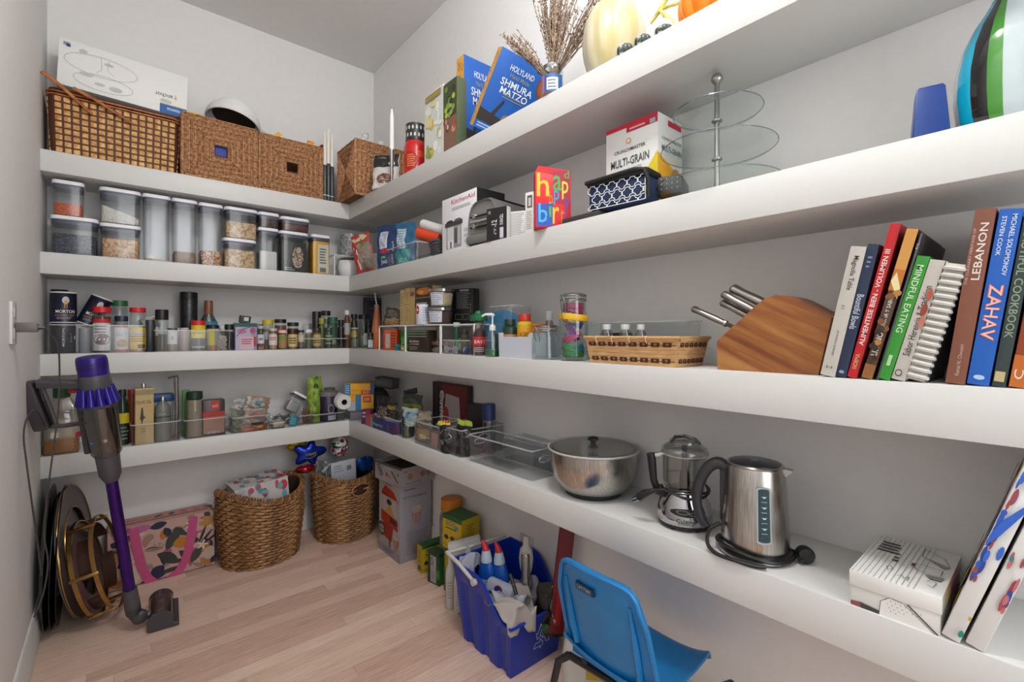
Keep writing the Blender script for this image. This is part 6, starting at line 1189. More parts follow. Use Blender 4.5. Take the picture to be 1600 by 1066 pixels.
carton('zip_slider', 'dark teal zip bag top poking up behind olive pouch', 'pouch', (1.12, atx(641, 1.12), S4+.168), .085, .012, .028, '#1f2c2e', rz=R(-72), ry=R(-14))
# bin E and inside
bin_('clear bin with crackers and a pink card, left of lime-top pouches', .985, 1.14, atx(690, .985)+.0, atx(645, .985), S4, .098)
pouch('snack_bag', 'cream and clear bag at the top of the cracker bin', 'bag', (1.06, atx(662, 1.06), S4+.05), .10, .075, .05, '#8f8678', rz=R(-78), seed=71, crumple=.006, items=[('r', .1, .6, .9, .9, '#a89c84'), ('L', .2, .2, .8, .4, 2, '#6c6258')])
pouch('snack_bag', 'amber yellow packet low in the cracker bin', 'bag', (1.03, atx(660, 1.03), S4+.004), .09, .05, .04, '#9a701c', rz=R(-78), seed=72, items=[('r', .5, .2, .9, .6, '#b0a890')])
carton('pink_card', 'salmon pink packet leaning in the corner of the cracker bin', 'card', (.995, atx(678, .995), S4+.003), .042, .006, .062, '#a87c70', rz=R(-80), ry=R(6))
# red framed picture tin
Yp = atx(701, 1.20); pt = zof(597, 1.20, atx(676, 1.20))-S4
carton('game_box', 'dark red box with white panel and lettering leaning on the wall', 'box', (1.19, atx(702, 1.19), S4), atx(675, 1.19)-atx(729, 1.19), .03, zof(598, 1.19, atx(690, 1.19))-S4, '#2c1214', rz=RZ, bev=.003, faces={'f': [('r', .02, .02, .98, .98, '#6a1216'), ('r', .0, 0, .28, 1, '#2a1a1a'), ('p', [(.34, .0), (.84, .0), (.78, .76), (.40, .80)], '#a8a29e'), ('r', .26, .1, .32, .84, '#b0b0b4'), ('t', 'Cuties', .29, .52, .13, .66, '#d8dade', -90), ('e', .42, .40, .07, .14, '#a8322c'), ('l', [(.05, .2), (.15, .5), (.1, .9)], .02, '#4a3a38')]})
# pouches with lime tops
for i, (px, X_, c, tp, w__, h__, ry_) in enumerate(((700, 1.0, '#a8202e', '#b8b838', .060, .125, -8), (723, 1.02, '#141615', '#92a438', .068, .135, 4))):
    pouch('seasoning_pouch', ('black pouch with lime and red top edge tilting left', 'black pouch with broad lime top edge')[i], 'pouch', (X_, atx(px, X_), S4+.005), w__, h__, .035, '#141615', rz=R(-68), ry=R(ry_), seed=80+i, group='black lime-edged pouches', items=[('r', 0, .86, 1, 1, tp), ('r', .4, .93, 1, 1, '#a82434') if i == 0 else ('r', 0, .84, 1, .86, '#2c3a1c'), ('e', .72, .64, .22, .12, '#6a6c68'), ('e', .72, .64, .19, .10, '#141615'), ('l', [(.1, .7), (.25, .6), (.4, .72)], .02, '#8a8c88'), ('e', .3, .35, .2, .1, '#4a4c4a')])
carton('black_carton', 'small black-brown carton with gloss in the bin behind the pouches', 'box', (1.14, atx(742, 1.14), S4), .085, .04, zof(632, 1.14, atx(742, 1.14))-S4, '#1e1a16', rz=R(-78))
X, Y, z, r_, hh = cyl_r(755, 773, 631, 1.13, S4)
jar('shaker_bottle', 'clear shaker bottle with deep blue dome cap', 'bottle', (X, Y, S4, .026, zof(631, X, Y)-S4), lid='#14285c', lh=.32, lr=1.0, body=clear('#dfe2e4', .45, .08, .12), sh=.05)
bin_('tall clear bin with oval handle holding the lime-top pouches', .995, 1.21, 1.468, 1.655, S4, .105, handles=('f', 'l'), rz=0)
def fixbin(label, c, w, d, h, rz, handles, **kw):
    o = bin_(label, c[0]-w/2, c[0]+w/2, c[1]-d/2, c[1]+d/2, S4, h, handles=handles, **kw); o.rotation_euler = (0, 0, rz); return o
# two nearer clear bins
q0 = onz(737, 714, S4); q1 = onz(829, 755, S4); q2 = onz(870, 741, S4)
t = thing('blue_strap', 'coil of dark blue strap inside the tall clear handled bin', 'strap', (1.165, 1.52, S4+.004))
for k in range(3): MB().tube([(.022*math.cos(a), .018*math.sin(a), .006+.008*k) for a in [2*PI*j/16 for j in range(16)]], .005, P('#1c3050', .5), 6, closed=True).build('loop', t)
fixbin('long low empty clear bin at the shelf front', (1.062, 1.262), .118, .345, .098, R(1), ('f', 'k'))
fixbin('long clear bin with blue-lidded bits beside the steel bowl', (1.172, 1.215), .096, .33, .082, 0, ('f',))
for i, (dx, dy, c, r0) in enumerate(((-.03, -.07, '#1f86b8', .011), (.00, -.09, '#1a78ac', .012), (.02, -.05, '#2a90c0', .010), (-.02, .02, '#8c9296', .012), (.01, .05, '#9aa0a4', .010))):
    t = thing('small_gadget', ('round blue capped bit nearest the bowl side of its clear bin', 'larger blue capped bit in front in the clear bin', 'blue capped bit at the back of the clear bin', 'grey clear gadget piece in the middle of the clear bin', 'grey clear gadget piece at the far end of the clear bin')[i], 'gadget', (1.170+dx*.8, 1.150+dy, S4+.004), R(20*i))
    MB().lathe([(r0, 0), (r0, .010), (r0*.8, .014)], P(c, .35), 18).build('cap', t); MB().box(.008, .034, -.005, .005, .002, .010, P('#b0b6ba', .3), .002).build('clip', t)
# steel bowl with clear lid
bx, by = 1.085, .905; br = .129
t = thing('mixing_bowl', 'brushed steel mixing bowl with clear lid and black base', 'bowl', (bx, by, S4), face_cam(bx, by))
bh = zof(700, bx, by)-S4
pf = [(br*.60, .010), (br*.78, .022), (br*.93, bh*.45), (br*.985, bh*.8), (br*.99, bh-.004), (br*1.03, bh), (br*.97, bh-.001), (br*.96, bh*.8), (br*.7, .03), (.001, .02)]
BS = STEEL
MB().lathe(pf, BS, 56).build('steel_wall', t)
MB().lathe([(br*.60, 0), (br*.64, .003), (br*.66, .014), (br*.5, .014)], P('#19191a', .5), 40).build('black_base', t)
MB().lathe([(br*1.035, bh-.003), (br*1.04, bh+.003), (br*.98, bh+.007), (br*.90, bh+.005), (br*.5, bh+.012), (.006, bh+.014), (.006, bh+.012), (br*.5, bh+.010), (br*.9, bh+.003)], clear('#f0f2f2', .45, .18, .22), 56, cap0=False).build('clear_lid', t)
MB().tube([(br*1.03*math.cos(2*PI*i/48), br*1.03*math.sin(2*PI*i/48), bh+.002) for i in range(48)], .003, RIM, 6, closed=True).build('lid_rim', t)
MB().lathe([(.008, bh+.012), (.007, bh+.020), (.016, bh+.024), (.016, bh+.030), (.012, bh+.033), (.001, bh+.033)], BLACK, 24).build('knob', t)
# mini chopper
cx, cy = 1.075, .607; t = thing('food_chopper', 'chrome mini food chopper with clear bowl and black handle', 'appliance', (cx, cy, S4), face_cam(cx, cy)+R(8)); r = .058
H = zof(682, cx, cy)-S4
MB().lathe([(r*.98, .010), (r*1.04, .016), (r*1.06, H*.16), (r*.98, H*.26), (r*.78, H*.36), (r*.74, H*.40), (r*.70, H*.41)], P('#b9b9ba', .1, 1), 44, sx=1.06).build('chrome_base', t)
MB().lathe([(r*.90, .004), (r*1.0, .006), (r*1.02, .014), (r*.9, .016)], BLACK, 40, sx=1.06).build('base_ring', t)
for a in (-130, -60, 20, 120): MB().lathe([(.006, 0), (.006, .006)], BLACK, 12, (r*.8*math.cos(R(a)), r*.8*math.sin(R(a)), 0)).build('foot', t)
f = cylmap(r*1.075, .012, H*.32, 120, r*1.02)
art(t, f, [('e', .5, .62, .34, .17, '#1b1c1e'), ('e', .40, .64, .11, .09, '#8f9092'), ('e', .64, .60, .13, .08, '#8f9092'), ('e', .40, .64, .095, .07, '#222326'), ('e', .64, .60, .115, .06, '#222326'), ('t', 'Cuisinart', .5, .28, .42, .14, '#2a2a2c'), ('L', .32, .12, .68, .18, 1, '#4a4a4c')], n=8)
CB = clear('#eceeed', .5, .03, .07)
MB().lathe([(r*.66, H*.40), (r*.80, H*.42), (r*.88, H*.5), (r*.90, H*.80), (r*.92, H*.81), (r*.86, H*.80), (r*.84, H*.5), (r*.6, H*.43)], CB, 40).build('clear_bowl', t)
MB().lathe([(r*.96, H*.79), (r*.97, H*.83), (r*.90, H*.88), (r*.62, H*.93), (r*.60, H*.96), (.004, H*.965), (.004, H*.95), (r*.58, H*.94), (r*.86, H*.87)], CB, 40, cap0=False).build('clear_lid', t)
MB().tube([(r*.94*math.cos(2*PI*i/40), r*.94*math.sin(2*PI*i/40), H*.81) for i in range(40)], .0016, RIM, 5, closed=True).build('lid_edge', t)
MB().tube([(-r*.55, -.01, H*.935), (-r*.4, 0, H*.99), (0, .005, H), (r*.45, 0, H*.97), (r*.6, -.01, H*.93)], .005, clear('#8f9294', .6, .06, .3), 8, flat=.5).build('lid_grip', t)
MB().lathe([(.012, H*.42), (.013, H*.44), (.011, H*.58), (.007, H*.62), (.006, H*.90)], P('#4a4b52', .35), 20).build('blade_hub', t)
for sg, zz in ((1, H*.48), (-1, H*.60)): MB(Matrix.Translation((0, 0, zz)) @ Matrix.Rotation(R(20*sg), 4, 'Z')).box(0, .036*sg if sg > 0 else .0, -.006, .006, 0, .0012, STEEL) if False else MB(Matrix.Translation((sg*.022, 0, zz)) @ Matrix.Rotation(R(20), 4, 'Z')).box(-.018, .018, -.006, .006, 0, .0015, STEEL).build('blade', t)
MB().tube([(-r*.86, -.006, H*.80), (-r*1.1, -.008, H*.79), (-r*1.36, -.01, H*.775)], .006, CHROME, 8).build('handle_arm', t)
MB().tube([(-r*1.40, -.010, H*.80), (-r*1.36, -.010, H*.74), (-r*1.28, -.010, H*.5), (-r*1.1, -.008, H*.36), (-r*.85, -.004, H*.33)], [.010, .0105, .009, .009, .007], P('#17181a', .35), 10).build('handle', t)
MB().tube([(r*.92*math.cos(a), r*.92*math.sin(a), H*.43+.004*math.sin(3*a)) for a in [R(-180+12*i) for i in range(18)]], .003, BLACK, 6).tube([(r*.98*math.cos(a), r*.98*math.sin(a), H*.40+.006*math.sin(2*a+1)) for a in [R(-190+12*i) for i in range(19)]], .003, BLACK, 6).build('cord', t)
t2 = P('#141415', .45)
pl = rW(1010, 770, 1.0); ca = Vector((1.02, .67, S4+.075))
cpl = thing('cord_plug', 'black two-prong plug hanging beside the chopper', 'plug', (0, 0, 0)); ends = [rW(1040, 765, 1.02), rW(1022, 766, 1.01), rW(1008, 771, 1.0), rW(998, 777, 1.0), rW(988, 781, 1.0)]
cpl.location = ends[2]; E = [e-ends[2] for e in ends]
MB().tube([E[0], E[1]], [.0035, .0045], t2, 8).tube([E[1], E[2], E[3]], [.005, .009, .010], t2, 10).build('plug_body', cpl)
for dz in (-.005, .004): MB().tube([E[3]+Vector((0, 0, dz)), E[4]+Vector((0, 0, dz))], .002, P('#d8d4c4', .15, 1), 4, flat=2.2).build('prong', cpl)
# kettle
kx, ky = 1.055, .432; t = thing('electric_kettle', 'tall brushed steel electric kettle with black handle and water gauge', 'kettle', (kx, ky, S4), face_cam(kx, ky))
kr = .066; kh = zof(722, kx, ky)-S4
MB().lathe([(kr*1.0, .018), (kr*1.02, .022), (kr*1.0, kh*.3), (kr*.93, kh*.7), (kr*.86, kh*.955), (kr*.84, kh*.97)], STEEL, 56).build('steel_body', t)
MB().lathe([(kr*.845, kh*.968), (kr*.85, kh*.985), (kr*.80, kh*1.0), (kr*.76, kh*1.0), (kr*.80, kh*.97)], P('#b0aeab', .22, 1), 50).build('top_ring', t)
MB().lathe([(kr*.78, kh*.985), (kr*.76, kh*1.005), (kr*.5, kh*1.025), (.001, kh*1.03)], P('#1b1f28', .2), 40).build('lid', t)
MB().lathe([(.015, kh*1.027), (.014, kh*1.035), (.001, kh*1.036)], P('#3a4852', .15), 20).build('lid_button', t)
MB().lathe([(kr*1.08, 0), (kr*1.12, .004), (kr*1.10, .014), (kr*.98, .018)], BLACK, 50).build('base_plate', t)
MB().lathe([(kr*1.125, .004), (kr*1.13, .006), (kr*1.12, .009)], P('#a8a8a8', .25, .9), 50, cap0=False, cap1=False).build('base_trim', t)
f = cylmap(kr*1.0, kh*.22, kh*.86, 150, kr*.885)
def capsule(cu, cv, ru, rv, k=28): return [(cu+ru*math.cos(a), cv+(rv-ru*.45 if math.sin(a) >= 0 else -(rv-ru*.45))+ru*.45*math.sin(a)) for a in [2*PI*i/k for i in range(k)]]
art(t, lambda u, v, d: f(u, v, d+.0014), [('p', capsule(.60, .47, .082, .46), '#9aa2a4'), ('p', capsule(.60, .47, .064, .43), '#1d3840')]+[('r', .57, .18+.085*i, .63, .187+.085*i, '#b8ccd0') for i in range(8)]+[('r', .585, .25+.17*i, .615, .265+.17*i, '#d0e0e4') for i in range(4)], 'water_gauge', eps=.001, step=.0002)
HB = P('#2b2b2f', .4)
HP = cordpts([(-kr*.84, 0, kh*.90), (-kr*1.12, 0, kh*.945), (-kr*1.45, 0, kh*.86), (-kr*1.70, 0, kh*.68), (-kr*1.78, 0, kh*.48), (-kr*1.66, 0, kh*.28), (-kr*1.48, 0, kh*.19)], 4)
MB().tube(HP, [.0135-.004*(i/len(HP))**2 for i in range(len(HP))], HB, 12, flat=.9).build('handle', t)
MB().box(-kr*1.04, -kr*.80, -.010, .010, kh*.30, kh*.96, HB, .004).build('handle_mount', t)
MB().prism([(kr*.80, kh*.86), (kr*1.08, kh*.955), (kr*.84, kh*.965)], -.010, .010, P('#b0aeab', .22, 1)).build('spout', t, fixn=True)
MB().tube([(kr*1.14*math.cos(a), kr*1.14*math.sin(a), .016+.006*math.sin(a*2)) for a in [R(-200+10*i) for i in range(20)]]+[(kr*1.3, -.03, .01)], .0042, BLACK, 7).tube(cordpts([(-kr*1.0, -.03, .06), (-kr*1.32, -.035, .045), (-kr*1.38, -.045, .018), (-kr*1.1, -.062, .006), (-kr*.5, -kr*1.2, .006), (0, -kr*1.3, .006), (kr*.3, -kr*1.3, .008)]), .0042, BLACK, 7).build('cord', t)
pg = thing('cord_plug', 'round black three-pin plug on its short cord right of the kettle', 'plug', (1.08, atx(1258, 1.08), zof(852, 1.08, atx(1258, 1.08))))
a = rW(1228, 845, 1.09)-pg.location
MB().tube([a, a*.6, a*.25], [.0045, .005, .0045], BLACK, 8).build('cord_end', pg)
MB(Matrix.Rotation(R(-60), 4, 'Z') @ Matrix.Rotation(R(80), 4, 'X')).lathe([(.015, -.010), (.017, -.008), (.017, .006), (.013, .012), (.001, .012)], BLACK, 24).build('plug_body', pg)
pg.location.z = S4+.0175
# drawn gift box
t = thing('drawn_box', 'white cardboard box with pen drawings and striped lid', 'box', (.977, .182, S4), RZ); W_, D_, H_ = .118, .215, .060
MB().box(-W_/2+.001, W_/2-.001, .001, D_-.001, 0, H_-.010, P('#dcdcd8', .6), .001).build('box_body', t)
MB().box(-W_/2-.001, W_/2+.001, -.001, D_+.001, H_-.026, H_, P('#dededb', .6), .001).build('lid', t)
ln = '#3a3a3c'; tp = [('r', .03+.062*i, .0, .038+.062*i, .98, '#a8a8a4') for i in range(12)]
tp += [('t', 'You are like nothing', .26, .66, .06, .34, ln, -90)] if False else [('L', .10, .58, .40, .86, 4, ln), ('L', .34, .42, .42, .56, 2, ln), ('l', [(.60, .9), (.85, .8), (.95, .62), (.62, .70), (.6, .9)], .008, ln, 1.8), ('p', [(.66, .70), (.95, .62), (.9, .56)], '#8d8d8b'), ('r', .56, .44, .60, .50, '#6a2a2a'), ('l', [(.6, .5), (.68, .52), (.9, .50), (.9, .38), (.66, .36), (.6, .44), (.6, .5)], .008, ln, 1.8), ('p', [(.74, .34), (.95, .36), (.92, .28), (.80, .28)], '#77787a'), ('l', [(.8, .2), (.84, .26), (.9, .22), (.88, .12), (.82, .14)], .008, ln, 1.8), ('l', [(.5, .14), (.54, .18), (.58, .13), (.62, .18), (.62, .1)], .008, ln, 1.8), ('l', [(.34, .26), (.38, .3), (.42, .24), (.38, .2), (.34, .26)], .008, ln, 1.8)]
art(t, flat((-W_/2-.001, -.001, H_), (W_+.002, 0, 0), (0, D_+.002, 0)), tp)
fr = [('p', [(0, .22), (.12, .28), (.12, .0), (0, .0)], '#8a4a50'), ('p', [(.12, .28), (.34, .18), (.36, .0), (.12, .0)], '#3c3c3e'), ('p', [(.34, .0), (.36, .7), (.46, .98), (.62, .9), (.94, .0)], '#e2e2de'), ('l', [(.34, .0), (.36, .7), (.46, .98), (.62, .9), (.94, .0)], .006, ln, .4), ('l', [(.66, .95), (.98, .0)], .02, ln, .4)]
fr += [('e', .42+.055*(i % 8)+.02*(i//8), .85-.16*(i//8)-.02*(i % 8), .006, .02, ln) for i in range(30) if .42+.055*(i % 8) < .9-.13*(i//8)]
art(t, flat((-W_/2+.001, .001-.0003, 0), (W_-.002, 0, 0), (0, 0, H_-.026)), fr)
# painted canvases leaning
cl = .292
for i, (px, py) in enumerate(((1470, 998), (1492, 1010))):
    a = rW(1470, 998, .975)
    yy = .1225-.0265*i; t = thing('canvas', ('stretched canvas with blue and red paint smears on its edge, further one', 'stretched canvas with pink and yellow paint smears, nearest the camera')[i], 'canvas', (.975, yy, S4+.0065), RZ, 'leaning painted canvases', 0, 0)
    t.rotation_euler = Euler((0, R(17.2), RZ), 'XYZ'); w__ = .021
    MB().box(-.0, w__, 0, .24, 0, cl, P('#dcdcda', .7), .0018).build('stretched_cloth', t)
    f = flat((0, -.0003, 0), (w__, 0, 0), (0, 0, cl)); rg = random.Random(90+i); it = []
    cs = (('#2a4a9a', '#2f5ab8', '#3a6ac8', '#9a4a50'), ('#b85a60', '#c07078', '#a84a54', '#2a4a9a'))[i]
    for k in range(26):
        v = (.35+.6*rg.random()) if i == 0 else (.25+.6*rg.random()); sidev = .12+.2*rg.random()**2 if (rg.random() < .85) == (i == 0) else .88-.2*rg.random()**2
        it.append(('e', min(max(sidev, .12), .88), v, rg.uniform(.06, .16), rg.uniform(.015, .055), rg.choice(cs)))
    it += [('e', .85, .06, .14, .02, '#1f8a7a'), ('e', .9, .16, .08, .012, '#c8a81c')] if i == 0 else [('e', .15, .52, .1, .015, '#1f8a8a')]
    if i == 0: it += [('p', [(.0, .55), (.4, .62), (1, .78), (1, .84), (.2, .70), (0, .62)], '#2f62c4'), ('e', .75, .93, .22, .05, '#1f7a4a')]
    art(t, f, it, 'paint_smears')
    art(t, flat((0, .24, 0), (0, -.24, 0), (0, 0, cl)), [('e', rg.random()*.7+.15, rg.random()*.8+.1, .1, .06, rg.choice(('#2f62c4', '#1f7a4a', '#b83a3a', '#d8b02a', '#8a4aa8'))) for k in range(26)], 'painting')
# ================================================================== ON THE FLOOR
# round woven baskets: strands run over and under upright stakes
WV = [noise_mat('hyacinth_%d' % i, a, b, 70, .6, 3, (1, 1, 4), .4) for i, (a, b) in enumerate((('#6a4424', '#a87a4c'), ('#7a5230', '#b98c5c'), ('#5c3a1e', '#946a40')))]
def woven_basket(label, cx, cy, rx, ry, h0, amp, th0, rz=0, hole=None, rows=21, stakes=30):
    t = thing('woven_basket', label, 'basket', (cx, cy, 0), rz, 'round woven floor baskets')
    def P_(a, z, o=0):   # z in 0..1
        H = h0+amp*math.cos(2*(a-th0)); k = (.86+.14*min(z*1.6, 1)) if z < .62 else 1.0-.02*(z-.62)
        return Vector(((rx*k+o)*math.cos(a), (ry*k+o)*math.sin(a), H*z))
    def inhole(a, z):
        if hole is None: return False
        da = (a-hole+PI) % (2*PI)-PI; return (da*rx/.048)**2+((z-.82)/.095)**2 < 1
    MB().rings([[P_(2*PI*j/40, z, -.006) for j in range(40)] for z in (.01, .35, .7, .93)]+[[P_(2*PI*j/40, z, -.012) for j in range(40)] for z in (.93, .5, .03)], P('#3c2514', .9)).build('inner_wall', t)
    mb = MB(); rh = 1/rows
    for j in range(rows):
        z = (j+.5)*rh*.95
        for i in range(stakes):
            a0 = 2*PI*(i+(j % 2)*.5)/stakes; da = 2*PI/stakes
            if inhole(a0+da/2, z): continue
            pts = [P_(a0+da*f, z+g*rh*.16, o) for f, g, o in ((-.10, -1, -.004), (.2, -.4, .0028), (.5, 0, .0045), (.8, .4, .0028), (1.1, 1, -.004))]
            mb.tube(pts, [.0030, h0*rh*.50, h0*rh*.54, h0*rh*.50, .0030], WV[(i*7+j*3) % 3], 5, flat=.62)
    mb.build('woven_strands', t, kind='stuff')
    mb = MB(); n = 96
    for i in range(n):
        a = 2*PI*i/n; p = P_(a, .965); q = P_(a+.05, 1.0)
        mb.tube([P_(a, .93, .006), P_(a+.03, .975, .0085), P_(a+.06, 1.005, 0), P_(a+.06, .96, -.012)], .0042, WV[i % 3], 5)
    mb.build('braided_rim', t, kind='stuff')
    if hole is not None:
        MB().tube([P_(hole+.050*math.cos(b)/rx, .82+.098*math.sin(b), .004) for b in [2*PI*k/24 for k in range(24)]], .005, WV[1], 6, closed=True).build('hand_hole_rim', t)
    return t
b1x, b1y = .556, 2.575
woven_basket('larger round woven basket on the left holding patterned fabric', b1x, b1y, .190, .165, .345, .028, R(20), rows=22, stakes=23)
b2x, b2y = .972, 2.575
woven_basket('smaller round woven basket on the right, full of foil balloons', b2x, b2y, .166, .160, .350, .018, R(0), hole=R(-80), rows=24, stakes=20)
def yZ(px, py, Y): X = aty(px, Y); return X, Y, zof(py, X, Y)
# patterned fabric bundle
X, Y, z = yZ(410, 772, 2.53)
UN = [('r', 0, 0, 1, 1, '#c4bfbc')]; rg = random.Random(14)
for k in range(40): UN.append(('e', rg.uniform(.08, .92), rg.uniform(.06, .94), rg.uniform(.03, .085), rg.uniform(.05, .13), rg.choice(('#b83a4c', '#4a98a4', '#c9c4be', '#a89878', '#b8505e', '#6aa8b0', '#c4a8a8', '#b0aab8'))))
t = carton('fabric_bundle', 'folded white cloth with red and teal shapes standing in the left basket', 'cloth', (b1x+.0, b1y-.085, .20), .235, .17, .185, '#b8b3b0', rz=R(4), ry=R(-5), bev=.018, rough=.9, faces={'f': UN, 't': [q for q in UN]})
pouch('teal_cloth', 'teal cloth tucked at the left inside the left basket', 'cloth', (b1x-.135, b1y-.03, .20), .07, .125, .03, P('#1f5a5c', .8), seed=91)
# balloons and wrap in the right basket
def blob(name, label, cat, loc, fn, mat_, rz=0, seg=28, nr=18, items=None, group=None, scale=(1, 1, 1)):
    t = thing(name, label, cat, loc, rz, group); mb = MB(); rs = []
    for i in range(nr+1):
        v = PI*i/nr; rs.append([Vector((fn(2*PI*j/seg, v)*math.sin(v)*math.cos(2*PI*j/seg)*scale[0], fn(2*PI*j/seg, v)*math.sin(v)*math.sin(2*PI*j/seg)*scale[1], -fn(2*PI*j/seg, v)*math.cos(v)*scale[2])) for j in range(seg)])
    mb.rings(rs, mat_).build('foil_skin', t); return t
FO = lambda c: P(c, .18, .65)
X, Y, z = yZ(463, 692, 2.62); rr = .045
blob('foil_balloon', 'crinkled bright yellow foil balloon at top left of right basket', 'balloon', (X, Y, z), lambda a, v: rr*(1+.10*math.sin(9*a+3*math.sin(v*3))+.06*math.sin(14*v)), P('#a8941a', .35, .3), scale=(1.1, .6, .95))
X, Y, z = yZ(483, 708, 2.56)
st = blob('foil_balloon', 'shiny deep blue star foil balloon with yellow lettering', 'balloon', (X, Y, z), lambda a, v: .075*(1+.0*a), FO('#14309a'), scale=(1, .38, .72))
for v_ in st.children[0].data.vertices:
    a = math.atan2(v_.co.z, v_.co.x); k = 1+.24*math.cos(5*(a-PI/2+.25)); v_.co.x *= k; v_.co.z *= k
art(st, flat((-.05, -.033, -.035), (.1, 0, .012), (0, -.0, .07)), [('t', 'Happy', .52, .42, .52, .28, '#8a8a2a'), ('l', [(.2, .2), (.5, .12), (.8, .26)], .03, '#8a8a2a')])
X, Y, z = yZ(478, 733, 2.50)
blob('foil_balloon', 'small shiny red foil balloon tip at left side of right basket', 'balloon', (X, Y, z), lambda a, v: .032*(1+.12*math.sin(3*a)), FO('#8a1620'), scale=(1.5, .8, .62))
X, Y, z = yZ(572, 724, 2.47)
bb = blob('foil_balloon', 'bright blue foil balloon at the right side of right basket', 'balloon', (X, Y, z), lambda a, v: .045*(1+.16*math.sin(5*a)+.08*math.sin(4*v)), FO('#1450a8'), scale=(.95, .6, .8))
X, Y, z = yZ(531, 698, 2.62)
MULTI = voro_mat('confetti_foil', ('#b8b8bc', '#8a1c24', '#d0d0d2', '#1f6a5a', '#9a9aa0', '#a8343a', '#e0e0e0', '#2a2a30'), 70, .2)
blob('foil_balloon', 'oval silver foil balloon with red and green confetti marks', 'balloon', (X, Y, z), lambda a, v: .058, MULTI, scale=(.85, .7, 1.0))
pouch('gift_wrap', 'clear grey cellophane with neon streaks in the right basket', 'wrap', (aty(512, 2.52), 2.535, .26), .11, .17, .03, P('#5c6064', .15, .2), seed=95, crumple=.008, items=[('p', [(.5, .5), (.6, .9), (.68, .7)], '#9aa82a'), ('p', [(.2, .3), (.55, .45), (.5, .3)], '#7a8a20'), ('l', [(.3, .9), (.45, .6), (.4, .2)], .02, '#9a9ea0')])
carton('paper_sheet', 'white folded paper with small print in the right basket', 'paper', (aty(541, 2.50), 2.525, .27), .135, .012, .145, '#a8abb4', ry=R(-3), rx=R(4), faces={'f': [('r', .62, .62, .8, .8, '#6a6c74'), ('L', .1, .6, .5, .9, 3, '#8c8f98')]})
MB_ = pouch('dark_cloth', 'dark blue striped cloth seen through the hand hole', 'cloth', (b2x, b2y-.095, .20), .17, .115, .03, P('#1a2238', .8), seed=97)
pouch('gift_wrap', 'black and grey wrap filling the back of the right basket', 'wrap', (b2x, b2y+.04, .25), .22, .13, .08, P('#26282c', .4), seed=98, crumple=.008)
# floral cooler bag
fx0, fx1, fy = -.03, .372, 2.620; fw = fx1-fx0; fh = .265
t = thing('floral_bag', 'floral tropical print zip bag with pink webbing straps', 'bag', ((fx0+fx1)/2, fy, 0)); FB = P('#b08c80', .7)
MB().box(-fw/2, fw/2, 0, .135, .004, fh, FB, .028).build('bag_body', t)
def leaf(cu, cv, L, W, ang, c, k=9, asp=fw/fh):
    pts = []; ca, sa = math.cos(R(ang)), math.sin(R(ang))
    for s in (1, -1):
        for i in range(k+1):
            f = i/k if s == 1 else 1-i/k; x = (f-.5)*L; y = s*W/2*math.sin(PI*f)**.8; pts.append((min(max(cu+x*ca-y*sa, .02), .98), min(max(cv+(x*sa+y*ca)*asp, .02), .98)))
    return ('p', pts, c)
it = [('r', .02, .02, .98, .98, '#b8948a')]
for a in ((.10, .55, .20, .10, 70, '#a8743a'), (.06, .25, .16, .1, 80, '#c0b49c'), (.24, .2, .2, .14, 100, '#bcb09c'), (.30, .92, .2, .08, 5, '#a45c8a'), (.45, .92, .16, .08, 10, '#1a1a38'), (.58, .64, .26, .11, 62, '#343834'), (.53, .36, .22, .10, -30, '#2c2c2a'), (.66, .55, .17, .13, 10, '#b0701c'), (.60, .25, .22, .05, -10, '#33302e'), (.56, .12, .24, .05, 5, '#33302e'), (.70, .30, .2, .07, -50, '#2e2c30'), (.44, .15, .16, .12, 40, '#1a1a3a'),
          (.80, .28, .2, .09, 60, '#3a3c34'), (.9, .82, .16, .12, 20, '#a87a3c'), (.86, .6, .22, .03, 70, '#20202a'), (.90, .55, .2, .03, 50, '#20202a'), (.94, .50, .2, .03, 30, '#20202a'), (.93, .25, .16, .14, 80, '#b0a08c'), (.90, .10, .15, .06, 0, '#a86a1c'), (.97, .12, .1, .06, 60, '#1a1a38'), (.78, .88, .2, .05, -15, '#a89c90'), (.15, .8, .2, .06, 20, '#2c2c34'), (.12, .10, .2, .08, 0, '#9a6a38'), (.34, .7, .14, .07, 80, '#a07060'), (.4, .05, .24, .06, 10, '#1a1a38')): it.append(leaf(*a))
for cu, cv in ((.745, .82), (.86, .42), (.27, .45)):
    for q in range(5): it.append(leaf(cu+.028*math.cos(q*1.257), cv+.045*math.sin(q*1.257), .065, .02, q*72, '#d0c8b4'))
    it.append(('e', cu, cv, .008, .012, '#b89a3c'))
for k in range(30): it.append(('e', .40+.10*rnd.random(), .52+.1*rnd.random(), .003, .006, '#1f1f24'))
rg = random.Random(77)
for k in range(46): it.insert(1, leaf(rg.uniform(.05, .95), rg.uniform(.06, .94), rg.uniform(.08, .17), rg.uniform(.03, .08), rg.uniform(0, 180), rg.choice(('#2a2a34', '#a8641c', '#b85a80', '#c0b49c', '#1c1c40', '#a07868', '#33302e', '#9a4a70', '#8a7a68'))))
art(t, flat((-fw/2, -.0004, 0), (fw, 0, 0), (0, 0, fh)), it, 'floral_print', step=.00002)
art(t, flat((-fw/2, 0, fh), (fw, 0, 0), (0, .135, 0)), [('r', .06, .2, .94, .85, '#b08478')]+[leaf(.1+.12*i, .5, .16, .06, 20*i, ('#26262e', '#b0508a', '#a8743a', '#33302e')[i % 4], asp=2) for i in range(8)], 'top_print')
art(t, flat((-fw/2, .135, 0), (0, -.135, 0), (0, 0, fh)), [('r', .1, .1, .9, .9, '#a8846c')]+[leaf(.5, .2+.15*i, .6, .12, 50+20*i, ('#a8641c', '#26262e', '#c0b49c', '#b0705a', '#a84a6a')[i], asp=.6) for i in range(5)], 'side_print')
